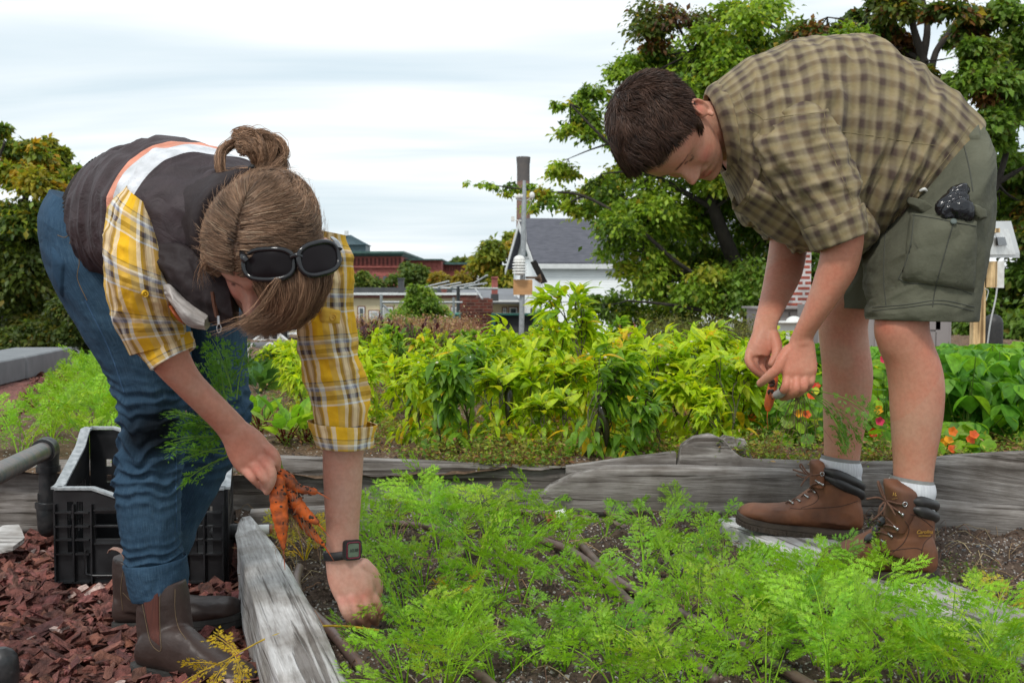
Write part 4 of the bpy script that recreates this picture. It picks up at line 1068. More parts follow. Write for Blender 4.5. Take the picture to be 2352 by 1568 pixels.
def tree(name, label, blobs, base, Y, spread, nleaf, lsize, pal, trunk_r=.3, limbs=None, sticks=True, group='trees behind the rooftop garden', cat='tree', clump=.43, seed=1, twig=True):
    rng = np.random.default_rng(seed)
    e = empty(name, base, label, cat, group)
    s = FPX / Y
    B = [(P(u, v, Y + rng.uniform(-spread, spread) * .6), r / s, pi) for (u, v, r, pi) in blobs]
    area = np.array([b[1] ** 2 for b in B]); w_ = area / area.sum()
    mb = MB(); cl = []
    for (c, r, pi), q in zip(B, w_):
        n = int(nleaf * q); 
        if n < 6: n = 6
        m = max(3, int(7 * (r / (lsize * 8)) ** 1.3) + 2)
        sub = rng.normal(0, 1, (m, 3)); sub /= np.linalg.norm(sub, axis=1, keepdims=True); sub *= (rng.random((m, 1)) ** .45) * r * [1, 1.1, .95]
        cr = r * clump * rng.uniform(.6, 1.35, m)
        k = rng.integers(0, m, n)
        off = rng.normal(0, .62, (n, 3)) * cr[k][:, None] * [1, 1, .55]
        off[:, 2] -= (off[:, 0] ** 2 + off[:, 1] ** 2) / (cr[k] + 1e-6) * .25
        pos = c + sub[k] + off
        D = off * [1, 1, .3] + rng.normal(0, 1, (n, 3)) * cr[k][:, None] * .7; D[:, 2] -= cr[k] * .55
        up = rng.normal(0, .45, (n, 3)) + [0, -.1, 1]
        R = dirrot(D, up)
        mix = rng.random(n)
        cc = np.array(pal[pi], float)
        wts = cc[:, 3] / cc[:, 3].sum()
        ct = rng.choice(len(cc), m, p=wts)
        pick = np.where(mix < .62, ct[k], rng.choice(len(cc), n, p=wts))
        col = cc[pick, :3] * rng.uniform(.7, 1.3, (n, 1)) * rng.uniform(.92, 1.08, (n, 3))
        scatter(mb, L_TREE[0], L_TREE[1], pos, R, lsize * rng.uniform(.6, 1.25, n), col)
        cl.append((c, r, c + sub))
    mb.build('crown', M['leaf'], e)
    mb = MB(); base = np.array(base, float)
    limbs = limbs or []
    L = []
    for pts, r0, r1 in limbs:
        q = np.array([P(u, v, Y + dy) for (u, v, dy) in pts]); tube(mb, q, np.linspace(r0, r1, len(q)), 8, 5); L.append(q)
    s = s; hub = np.vstack(L) if L else base[None] + [0, 0, 1]
    if not L: c_ = cl[0][0]; tube(mb, [[c_[0], c_[1], base[2]], c_], [trunk_r * .4, trunk_r * .15], 6, 3)
    for c, r, sub in (cl if limbs else []):
        if r * s < 24: continue
        d = np.linalg.norm(hub - c, axis=1); h = hub[d.argmin()]
        m = (h + c) / 2 + rng.normal(0, .07, 3) * np.linalg.norm(c - h)
        kr = min(trunk_r, r * .35); tube(mb, [h, m, c], [kr * .2, kr * .12, kr * .06], 5, 4)
        if twig:
            for q in sub[:10]: tube(mb, [c, (c + q) / 2 + rng.normal(0, .1, 3) * r, q], [kr * .07, kr * .05, kr * .03], 4, 3, caps=False)
    mb.build('trunk', M['bark'], e)
    return e

GR = [(.24, .38, .04, 5), (.34, .48, .05, 4), (.1, .18, .025, 3), (.38, .40, .04, 1.2), (.5, .4, .04, .4)]
GRL = [(.30, .45, .05, 4), (.42, .54, .055, 3), (.46, .46, .05, 2), (.08, .14, .022, 1.5)]
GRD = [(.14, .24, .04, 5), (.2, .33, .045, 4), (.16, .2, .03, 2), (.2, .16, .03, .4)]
RST = [(.08, .13, .025, 4), (.14, .18, .03, 3), (.24, .11, .04, 1.6), (.36, .26, .04, 1.2), (.12, .06, .03, .8)]
PAL = [GR, GRL, GRD, RST]
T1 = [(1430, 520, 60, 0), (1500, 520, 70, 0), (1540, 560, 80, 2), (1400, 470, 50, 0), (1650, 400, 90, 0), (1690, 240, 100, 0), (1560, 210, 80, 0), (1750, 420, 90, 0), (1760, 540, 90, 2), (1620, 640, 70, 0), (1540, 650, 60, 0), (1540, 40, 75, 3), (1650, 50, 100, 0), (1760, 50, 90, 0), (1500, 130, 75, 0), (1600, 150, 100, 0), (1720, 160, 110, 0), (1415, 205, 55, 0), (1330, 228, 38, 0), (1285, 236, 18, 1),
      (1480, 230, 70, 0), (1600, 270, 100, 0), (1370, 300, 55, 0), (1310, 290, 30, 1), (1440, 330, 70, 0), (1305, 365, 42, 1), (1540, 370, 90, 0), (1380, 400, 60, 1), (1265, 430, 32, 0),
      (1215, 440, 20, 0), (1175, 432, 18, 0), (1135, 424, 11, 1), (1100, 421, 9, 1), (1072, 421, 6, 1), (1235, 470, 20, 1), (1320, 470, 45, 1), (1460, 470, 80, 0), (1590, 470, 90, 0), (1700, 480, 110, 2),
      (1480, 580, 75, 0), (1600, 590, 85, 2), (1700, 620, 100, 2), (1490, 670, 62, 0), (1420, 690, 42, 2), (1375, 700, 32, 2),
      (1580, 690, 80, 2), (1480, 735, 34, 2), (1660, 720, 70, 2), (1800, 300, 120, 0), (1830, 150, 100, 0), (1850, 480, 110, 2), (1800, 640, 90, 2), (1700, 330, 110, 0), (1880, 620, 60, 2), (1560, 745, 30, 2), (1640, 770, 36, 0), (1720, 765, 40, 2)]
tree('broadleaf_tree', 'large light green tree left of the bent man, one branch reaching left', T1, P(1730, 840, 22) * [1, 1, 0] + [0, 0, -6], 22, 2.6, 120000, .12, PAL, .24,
     [([(1745, 1300, 0), (1735, 800, 0), (1700, 640, 0), (1640, 480, -.5), (1600, 300, -.5), (1590, 120, 0)], .24, .04), ([(1735, 800, 0), (1800, 600, .5), (1840, 380, .5), (1850, 150, 0)], .15, .04),
      ([(1700, 660, 0), (1580, 620, -1), (1460, 520, -1.2), (1340, 450, -1), (1240, 440, -1), (1120, 424, -1)], .05, .01), ([(1640, 480, -.5), (1500, 400, -.8), (1400, 330, -1), (1310, 240, -1)], .06, .015),
      ([(1735, 760, 0), (1640, 720, -1.3), (1540, 700, -1.5), (1440, 690, -1.5)], .06, .015)], seed=3)
T2 = [(1900, 40, 90, 3), (1990, 50, 80, 3), (2050, 20, 60, 3), (1960, 120, 60, 0), (2160, 15, 35, 3), (2260, 40, 60, 3), (2330, 60, 80, 2), (2230, 120, 40, 2), (2320, 190, 90, 2), (2180, 90, 22, 2), (2190, 195, 35, 3), (2120, 170, 40, 3),
      (2270, 280, 60, 2), (2340, 330, 90, 2), (2300, 430, 75, 2), (2380, 480, 90, 3), (2300, 540, 70, 3), (2360, 640, 90, 2), (2290, 680, 60, 2), (2320, 770, 70, 2), (2230, 650, 60, 2), (2220, 740, 50, 2), (2150, 760, 60, 2), (2260, 220, 26, 3), (2060, 110, 36, 3), (2400, 120, 100, 3), (2400, 760, 80, 2), (2300, 480, 50, 0)]
tree('broadleaf_tree', 'darker tree with rust coloured clusters and bare dark limbs behind the man\'s back', T2, P(2180, 840, 17) * [1, 1, 0] + [0, 0, -6], 17, 2.0, 70000, .125, PAL, .16,
     [([(2200, 1200, 0), (2190, 600, 0), (2160, 300, 0), (2135, 190, 0), (2115, 120, 0), (2095, 50, 0), (2080, -60, 0)], .13, .035), ([(2135, 190, 0), (2150, 120, .1), (2190, 60, .2), (2230, -30, .2)], .06, .025), ([(2122, 140, 0), (2060, 110, .2), (1990, 90, .2)], .045, .02), ([(2116, 150, 0), (2130, 60, 0), (2110, -40, 0)], .07, .03),
      ([(2190, 620, 0), (2290, 420, 0), (2320, 280, 0), (2300, 160, .3)], .07, .02), ([(2290, 420, 0), (2360, 380, -.2)], .05, .02)], seed=5)
OL = [(.24, .33, .045, 4), (.38, .34, .04, 2), (.27, .31, .035, 3), (.55, .36, .04, .9), (.09, .15, .03, 2.5)]
OLD = [(.065, .1, .022, 5), (.11, .15, .028, 3), (.13, .13, .022, 1.2), (.25, .18, .03, .3)]
T3 = [(10, 300, 22, 0), (20, 330, 35, 0), (70, 345, 26, 0), (118, 322, 16, 0), (140, 350, 42, 0), (70, 390, 50, 0), (15, 400, 50, 0), (160, 400, 38, 0), (120, 440, 60, 0), (40, 470, 70, 0), (10, 560, 80, 1), (90, 530, 60, 0), (50, 620, 70, 1), (110, 610, 45, 1), (20, 690, 70, 1), (90, 680, 60, 1), (60, 750, 60, 1), (-40, 450, 60, 0), (-40, 640, 60, 1), (130, 660, 26, 0), (-10, 770, 60, 1)]
tree('broadleaf_tree', 'tree turning orange and olive at the left edge behind the woman', T3, P(20, 840, 19) * [1, 1, 0] + [0, 0, -6], 19, 2.0, 65000, .12, [OL, OLD], .15,
     [([(10, 1100, 0), (15, 760, 0), (30, 600, 0), (60, 450, 0), (100, 370, 0)], .12, .03), ([(20, 650, 0), (-40, 480, .2), (10, 330, 0)], .07, .02), ([(45, 540, 0), (120, 470, .3), (170, 400, 0)], .08, .02)], seed=8)
T4 = [(130, 735, 50, 0), (180, 745, 45, 0), (200, 790, 40, 0), (150, 780, 40, 0), (60, 790, 45, 0), (240, 800, 45, 0), (300, 790, 40, 0), (0, 785, 40, 0)]
tree('hedge_bush', 'dark olive hedge bush behind the grey timber beams', T4, P(150, 830, 15) * [1, 1, 0], 15, 1.0, 30000, .08, [OLD], .08, seed=9, cat='bush', group='bushes behind the rooftop garden', twig=False)
T5 = [(1150, 580, 45, 0), (1185, 545, 26, 0), (1120, 570, 30, 0), (1100, 610, 28, 0), (1170, 620, 50, 0), (1130, 645, 40, 0), (1090, 655, 28, 0), (1195, 660, 40, 0), (1205, 600, 30, 0)]
tree('distant_tree', 'rounded yellow green tree at the foot of the smokestack', T5, P(1150, 700, 110) * [1, 1, 0] + [0, 0, -8], 110, 3, 16000, .6, [[(.30, .36, .05, 4), (.42, .38, .05, 2), (.2, .27, .05, 3), (.5, .34, .05, .8)]], 1.0, seed=12, twig=False)
for i, (bl, lab, Y) in enumerate(((([(1055, 603, 22, 0), (1075, 610, 16, 0)]), 'tiny far treetop peeping over the end of the brick building', 230),
        ([(850, 640, 22, 0), (830, 655, 26, 0), (868, 655, 24, 0), (800, 655, 22, 0)], 'dark green bush below the brick arcade, nearest the sleeve', 110),
        ([(930, 630, 28, 0), (955, 640, 26, 0), (905, 650, 26, 0), (975, 655, 24, 0)], 'olive bush below the middle of the brick building', 112),
        ([(1000, 640, 20, 1), (1030, 640, 24, 1), (1055, 645, 22, 1), (1015, 660, 22, 1)], 'yellow orange bush between the brick building and the rounded tree', 108))):
    tree('distant_tree', lab, bl, P(bl[0][0], 700, Y) * [1, 1, 0] + [0, 0, -8], Y, 2, 6000, .45 if Y < 200 else .9, [[(.12, .19, .04, 4), (.18, .24, .05, 3), (.25, .25, .06, 1)], [(.34, .27, .04, 3), (.4, .22, .04, 1), (.2, .2, .04, 2)]], .5, seed=20 + i, twig=False)
T6 = [(950, 695, 42, 0), (925, 715, 38, 0), (978, 712, 38, 0), (950, 720, 50, 0), (955, 740, 40, 0), (945, 668, 16, 0), (1000, 735, 22, 0), (905, 740, 22, 0)]
tree('rooftop_shrub', 'round fresh green shrub in front of the cream building', T6, P(950, 780, 25) * [1, 1, 0], 25, .5, 14000, .1, [[(.22, .36, .05, 4), (.3, .42, .06, 3), (.14, .24, .04, 2)]], .1, seed=31, cat='bush', group='bushes behind the rooftop garden')

rw = np.random.default_rng(91); mbw = MB(); nW = 60000; a = rw.uniform(-1.0, 1.0, nW); Yw = rw.uniform(150, 190, nW); xw = a * Yw * .75
hw = 5 + 3.5 * vnoise(np.stack([xw / 9, Yw / 15, xw * 0], -1), 5) + 2.0 * vnoise(np.stack([xw / 3, Yw / 8, xw * 0], -1), 6)
posw = np.stack([xw, Yw, -9 + rw.random(nW) ** .6 * np.maximum(hw + 3.5, .5)], -1)
pw_ = np.array([(.08, .12, .04), (.13, .16, .05), (.22, .18, .05), (.3, .2, .05), (.05, .08, .03)]); scatter(mbw, L_TREE[0], L_TREE[1], posw, randrot(nW, 1.0, rw), rw.uniform(.7, 1.3, nW), pw_[rw.choice(5, nW, p=[.35, .3, .15, .08, .12])] * rw.uniform(.7, 1.3, (nW, 1)))
tag(mbw.build('distant_woods', M['leaf']), kind='stuff')
def sprigs(name, n, region, zf, h, lsz, pal, leaves=10, stem=(.12, .09, .04), spread=.5, r=.0012, lean=.4, T=L_SM):
    pos = region(n); n = len(pos); pos[:, 2] = zf(pos[:, 0], pos[:, 1]); mb = MB()
    hh = RNG.uniform(h[0], h[1], n); tip = pos + np.stack([RNG.normal(0, lean, n) * hh, RNG.normal(0, lean, n) * hh, hh], -1)
    for a, b in zip(pos, tip):
        tube(mb, [a, (a + b) / 2 + RNG.normal(0, .01, 3), b], [r * 1.4, r, r * .6], 3, caps=False, col=np.array(stem) * RNG.uniform(.7, 1.3))
    k = np.repeat(np.arange(n), leaves); t = RNG.uniform(.15, 1.0, len(k))[:, None]
    p = pos[k] * (1 - t) + tip[k] * t + RNG.normal(0, 1, (len(k), 3)) * (hh[k] * spread * .16)[:, None]
    D = RNG.normal(0, 1, (len(k), 3)); D[:, 2] = RNG.normal(.25, .4, len(k))
    pal = np.array(pal, float); c = pal[RNG.choice(len(pal), len(k), p=pal[:, 3] / pal[:, 3].sum()), :3] * RNG.uniform(.75, 1.3, (len(k), 1))
    scatter(mb, T[0], T[1], p, dirrot(D, RNG.normal(0, .4, (len(k), 3)) + [0, 0, 1]), RNG.uniform(lsz[0], lsz[1], len(k)), c)
    return tag(mb.build(name, M['leaf']), kind='stuff')
def reg_uv(u0, u1, Y0, Y1):
    def f(n):
        Y = RNG.uniform(Y0, Y1, n); u = RNG.uniform(u0, u1, n); return np.stack([(u - 1176) / FPX * Y, Y, Y * 0], -1)
    return f
sprigs('flowering_weeds', 2600, reg_uv(770, 1085, 8.6, 11.5), zfar, (.15, .30), (.010, .030), [(.50, .26, .19, 5), (.38, .30, .12, 3), (.58, .34, .26, 3), (.7, .6, .58, .7), (.26, .3, .1, 2)], 16, (.34, .18, .12), .9, .003, .25)
sprigs('flowering_weeds', 700, reg_uv(1480, 1760, 9, 12), zfar, (.15, .32), (.012, .035), [(.16, .2, .04, 5), (.25, .24, .06, 3)], 12, (.14, .13, .05), .8, .002, .3)
PW = [(.26, .38, .05, 6), (.42, .44, .08, 3), (.42, .18, .1, 1.6), (.5, .32, .15, 1.2), (.15, .28, .04, 4)]
def reg_weed(n):
    Y = 3.42 + 3.5 * RNG.random(n) ** 1.6; X = RNG.uniform(-1.15, 1.8, n)
    k = (vnoise(np.stack([X * 3, Y * 3, X * 0], -1), 77) > -.25); return np.stack([X, Y, Y * 0], -1)[k]
sprigs('ground_weeds', 7500, reg_weed, zfar, (.015, .085), (.008, .022), PW, 12, (.35, .2, .1), 1.4, .0009, .9)
def reg_weed2(n):
    Y = RNG.uniform(1.9, 3.1, n); X = RNG.uniform(.95, 1.7, n); k = vnoise(np.stack([X * 5, Y * 5, X * 0], -1), 79) > .12; return np.stack([X, Y, Y * 0], -1)[k]
sprigs('ground_weeds', 900, reg_weed2, znear, (.005, .03), (.005, .012), [(.12, .2, .03, 5), (.2, .26, .05, 2), (.2, .09, .05, 1)], 8, (.12, .14, .05), 1.4, .0006, .9)

def leaflet_quads(base, d, n, l, w, out, rng):
    """rhombic lobe"""
    s = np.cross(d, n); s /= np.linalg.norm(s) + 1e-9
    out.append([base, base + d * l * .5 + s * w, base + d * l, base + d * l * .5 - s * w])

def frond(rng, L, az, el, curl, dens=1.0, bare=.42, wscale=1.0):
    """one feathery leaf; returns quads (n,4,3) and petiole points"""
    k = 16; t = np.linspace(0, 1, k); e = el - curl * t ** 1.6
    dirh = np.array([math.cos(az), math.sin(az), 0]); pts = [np.zeros(3)]
    side = rng.normal(0, .25); 
    for i in range(1, k):
        a = az + side * t[i]; dd = np.array([math.cos(a) * math.cos(e[i]), math.sin(a) * math.cos(e[i]), math.sin(e[i])]); pts.append(pts[-1] + dd * L / (k - 1))
    pts = np.array(pts); tg = np.gradient(pts, axis=0); tg /= np.linalg.norm(tg, axis=1, keepdims=True)
    Q = []; roll = rng.normal(0, .35)
    npair = int(rng.integers(5, 8) * dens)
    for j in range(npair + 1):
        f = bare + (1 - bare) * (j / npair); i = min(k - 1, f * (k - 1)); i0 = int(i); fr = i - i0; i1 = min(i0 + 1, k - 1)
        p = pts[i0] * (1 - fr) + pts[i1] * fr; T = tg[i0]
        up = np.array([0, 0, 1.0]); s = np.cross(T, up); s /= np.linalg.norm(s) + 1e-9; nrm = np.cross(s, T)
        s2 = s * math.cos(roll) + nrm * math.sin(roll); nrm = np.cross(s2, T); 
        pl = L * .30 * math.sin(PI * (.18 + .8 * (1 - j / npair) ** .8)) * rng.uniform(.8, 1.15) * wscale
        if j == npair: dirs = [T]; pl = L * .10
        else: dirs = [(s2 * .82 + T * .58), (-s2 * .82 + T * .58)]
        for d in dirs:
            d = d + rng.normal(0, .2, 3) + np.array([0, 0, -.15]); d /= np.linalg.norm(d)
            m = max(2, int(round(pl / (.0165)))); 
            for q in range(m + 1):
                c = p + d * pl * (.22 + .78 * q / m) + np.array([0, 0, -.06 * pl * (q / m) ** 2])
                s3 = np.cross(nrm, d); s3 /= np.linalg.norm(s3) + 1e-9
                sl = max(.0065, (pl * .46) * (1 - .72 * q / m)) * rng.uniform(.85, 1.15); sl = min(sl * 1.08, .021)
                for sg in ((1, -1) if q < m else (0,)):
                    dl = d if sg == 0 else d * .74 + s3 * sg * .67; dl = dl + rng.normal(0, .14, 3); dl /= np.linalg.norm(dl)
                    n_ = nrm + rng.normal(0, .25, 3); n_ /= np.linalg.norm(n_)
                    leaflet_quads(c, dl, n_, sl * 1.4, sl * .11, Q, rng)
                    for bb, sc in ((.3, .58), (.65, .46)):
                        for s4 in (1, -1):
                            sd = np.cross(n_, dl); d5 = dl * .8 + sd * s4 * .6; leaflet_quads(c + dl * sl * bb, d5, n_, sl * sc * 1.1, sl * sc * .13, Q, rng)
            Q.append([p - nrm * .0004, p + d * pl * .5 + s2 * .0007, p + d * pl, p + d * pl * .5 - s2 * .0007])
    return np.array(Q), pts

def carrot_plant_mesh(rng, H, nf, pal, spread=.75, small=False):
    mb = MB(); mbf = MB()
    for i in range(nf):
        az = i * 2.4 + rng.normal(0, .4); el = rng.uniform(.75, 1.45) if i > 1 else rng.uniform(1.2, 1.5); L = H * rng.uniform(.75, 1.25)
        Q, pts = frond(rng, L, az, el, rng.uniform(.5, 1.5) * spread, bare=rng.uniform(.34, .5), wscale=rng.uniform(.85, 1.25))
        base = np.array([math.cos(az), math.sin(az), 0]) * .006
        c = np.array(pal[rng.choice(len(pal), p=[p[3] for p in pal])][:3]) * rng.uniform(.85, 1.18)
        n = len(Q); col = np.repeat(np.clip(c * rng.uniform(.85, 1.15, (n, 1)) * rng.uniform(.95, 1.05, (n, 3)), 0, 1), 4, axis=0)
        mbf.add(Q.reshape(-1, 3) + base, np.arange(n * 4).reshape(-1, 4), col=col)
        tube(mb, pts + base, np.linspace(.0022, .0006, len(pts)) * (1.25 if i < 3 else 1), 5, caps=False, col=c * [1.25, 1.15, 1.1])
    return mb.mesh('stalks'), mbf.mesh('fronds')

CPAL = [(.22, .46, .03, .34), (.30, .54, .035, .33), (.38, .56, .04, .2), (.15, .36, .03, .115), (.42, .50, .09, .015)]
rngc = np.random.default_rng(5)
CV = []
for k in range(9):
    st, fr = carrot_plant_mesh(rngc, [.20, .24, .28, .22, .26, .3, .18, .24, .14][k], [6, 6, 7, 5, 6, 6, 4, 7, 4][k], CPAL, .8)
    CV.append((st, fr))
stv, frv = carrot_plant_mesh(rngc, .16, 7, [(.62, .46, .03, .5), (.55, .5, .05, .3), (.4, .42, .05, .2)], 1.0); YEL = len(CV); CV.append((stv, frv))
for st, fr in CV:
    st.materials.append(M['carrot_leaf']); fr.materials.append(M['carrot_leaf'])

LAND = [('the bleached board', G(640, 1400, .15)), ('the woman\'s watch', G(800, 1290, .12)), ('the white valve cap', G(1290, 1190, .1)), ('the man\'s far boot', G(1760, 1215, .1)), ('the man\'s near boot', G(1930, 1310, .1)),
        ('the bare bottom edge of the photo', G(1250, 1560, .1)), ('the bottom right corner', G(2250, 1560, .1)), ('the middle drip tube', G(1450, 1400, .1)), ('the tapering retaining board', G(1350, 1190, .1)), ('the white end of the standing board', G(2200, 1450, .1)), ('the woman\'s digging hand', G(840, 1430, .1))]
ORD = ['nearest', 'second nearest', 'third nearest', 'fourth nearest', 'fifth nearest', 'sixth nearest', 'seventh nearest', 'eighth nearest', 'ninth nearest', 'tenth nearest', 'eleventh nearest', 'twelfth nearest', 'thirteenth nearest', 'fourteenth nearest', 'fifteenth nearest', 'sixteenth nearest', 'seventeenth nearest', 'eighteenth nearest', 'nineteenth nearest', 'twentieth nearest']
def label_set(objs, land, what):
    """label every object by its landmark and its order of distance from it"""
    own = {}
    for o in objs:
        p = np.array(o.location); d = [np.linalg.norm(p[:2] - l[1][:2]) for l in land]; j = int(np.argmin(d)); own.setdefault(j, []).append((d[j], o))
    for j, l in own.items():
        l.sort(key=lambda x: x[0])
        for i, (_, o) in enumerate(l):
            o['label'] = '%s, %s to %s' % (o.get('_what', what), ORD[min(i, 19)], land[j][0]) if i < 20 else '%s, among the farthest from %s' % (o.get('_what', what), land[j][0])
            if '_what' in o: del o['_what']
def place_carrot(v, p, s, rz, what, group):
    st, fr = CV[v]
    r = bpy.data.objects.new('carrot_plant', None); COL.objects.link(r); r.location = p; r.rotation_euler = (RNG.normal(0, .06), RNG.normal(0, .06), rz); s = s * (.80 if group.endswith('near bed') else 1.0); r.scale = (s, s, s); r.empty_display_size = .05
    for nm, me in (('stalks', st), ('foliage', fr)):
        c = bpy.data.objects.new(nm, me); COL.objects.link(c); c.parent = r
    r['category'] = 'carrot plant'; r['group'] = group; r['_what'] = what
    return r
plants = []
# (u, v of the root, variant, scale)
spots = [(905, 1260, 4, .8), (1290, 1300, 6, .95), (1350, 1400, 8, 1.05), (1420, 1500, 6, 1.0), (1200, 1400, 6, .9), (1390, 1240, 8, .9), (1480, 1360, 6, .9), (1240, 1500, 0, .8), (1510, 1250, 8, 1.0), (960, 1225, 2, .75), (1010, 1290, 5, .85), (1060, 1220, 3, .85), (1120, 1250, 7, .85), (1090, 1330, 4, .9), (975, 1350, 1, .9), (930, 1420, 2, .85), (1000, 1440, 0, .9), (1150, 1390, 5, .8),
         (880, 1330, 0, .8), (1140, 1180, 1, .75), (1010, 1180, 6, .8), (900, 1190, 0, .75), (1180, 1300, 6, .8), (960, 1510, 4, .75), (1030, 1560, 7, .7), (930, 1580, 1, .8), (1210, 1225, 2, .65),
         (1260, 1330, 8, .8), (1520, 1240, 6, .75),
         (1560, 1330, 3, .7), (1620, 1280, 0, .75), (1575, 1420, 0, .75), (1660, 1360, 4, .75), (1440, 1560, 0, .8), (1600, 1480, 2, .75), (1700, 1430, 3, .8), (1680, 1550, 7, .75), (1780, 1500, 4, .8), (1600, 1580, 1, .8),
         (1800, 1370, 1, .8), (1840, 1440, 5, .75), (1900, 1400, 0, .85), (1950, 1460, 2, .8), (1880, 1530, 4, .8), (1990, 1560, 5, .8), (2050, 1500, 1, .85), 
         (2120, 1560, 7, .8), (2180, 1500, 3, .8), (2250, 1570, 5, .75), (2320, 1540, 1, .8), (1760, 1600, 0, .9), (1420, 1600, 4, .7), (2060, 1620, 2, .8), (2200, 1640, 4, .8), (2330, 1640, 7, .8), (1900, 1640, 5, .8), (1560, 1660, 7, .8), (1010, 1660, 2, .8),
         (1680, 1230, 8, .9), (1590, 1195, 6, .6), (1470, 1190, 8, .8), (1250, 1185, 8, .8), (840, 1240, 8, .8), (1940, 1380, 4, .72), (1700, 1500, 0, .9), (1480, 1410, 8, .6), (1640, 1430, 6, .8),
         (1060, 1150, 1, .6), (870, 1150, 6, .6), 
         (1090, 1440, 8, .9), (1300, 1520, 8, .9), (1480, 1300, 1, .65), (1140, 1540, 6, .9), (1400, 1520, 8, 1.0), (1050, 1490, 1, .8), (1180, 1500, 8, .8), (1210, 1440, 8, .6), (1360, 1470, 8, .6), ]
for (u, v, k, s) in spots:
    p = G(u, v, .09); p[2] = znear(np.array([p[0]]), np.array([p[1]]))[0] - .004
    if abs(p[0] - rboard(p[1])) < .075 and p[1] > 1.6: p[0] = rboard(p[1]) - .085
    hname = ['low', 'medium height', 'tall'][int(np.clip((RNG.random() * .001 + s * [.20, .24, .28, .22, .26, .3, .18, .24, .14][k] - .13) / .045, 0, 2))]
    plants.append(place_carrot(k, p, s, RNG.uniform(0, 6.28), hname + ' feathery carrot plant', 'carrot plants in the near bed'))
for (u, v, s) in ((700, 1275, .75), (650, 1260, .6), (725, 1250, .6), (2300, 1420, .6), (1050, 1400, .55)):
    p = G(u, v, .1); p[2] = znear(np.array([p[0]]), np.array([p[1]]))[0]
    plants.append(place_carrot(YEL, p, s, RNG.uniform(0, 6.28), 'small yellowed carrot plant', 'carrot plants in the near bed'))
label_set(plants, LAND, 'feathery carrot plant')
LAND2 = [('the crate\'s high back corner', np.array([-1.22, 3.6, .2])), ('the pipe elbow', np.array([-1.5, 3.7, .2])), ('the left edge of the photo', np.array([-2.0, 4.3, .2])), ('the woman\'s near knee', np.array([-1.4, 4.6, .2])),
         ('the near timber beam', np.array([-2.4, 5.6, .2])), ('the square end of the far timber beam', np.array([-2.9, 7.6, .2])), ('the woman\'s jeans, halfway up the patch', np.array([-1.9, 6, .2]))]
fp = []
for r in range(5):
    Y = 3.64
    while Y < 8.2:
        x = edgeL(Y) + .30 + r * .2 + RNG.normal(0, .03)
        if xs(470, Y) > x:
            z = zfar(np.array([x]), np.array([Y]))[0]
            k = int(RNG.integers(0, 8)); s = RNG.uniform(.7, .92) * (1.0 if Y > 4 else .85)
            fp.append(place_carrot(k, (x, Y, z), s, RNG.uniform(0, 6.28), 'bright fine-leaved carrot plant', 'carrot plants in the far bed, left of the woman'))
        Y += .17 + .03 * (Y - 3.6) + RNG.uniform(0, .04)
label_set(fp, LAND2, 'carrot plant')

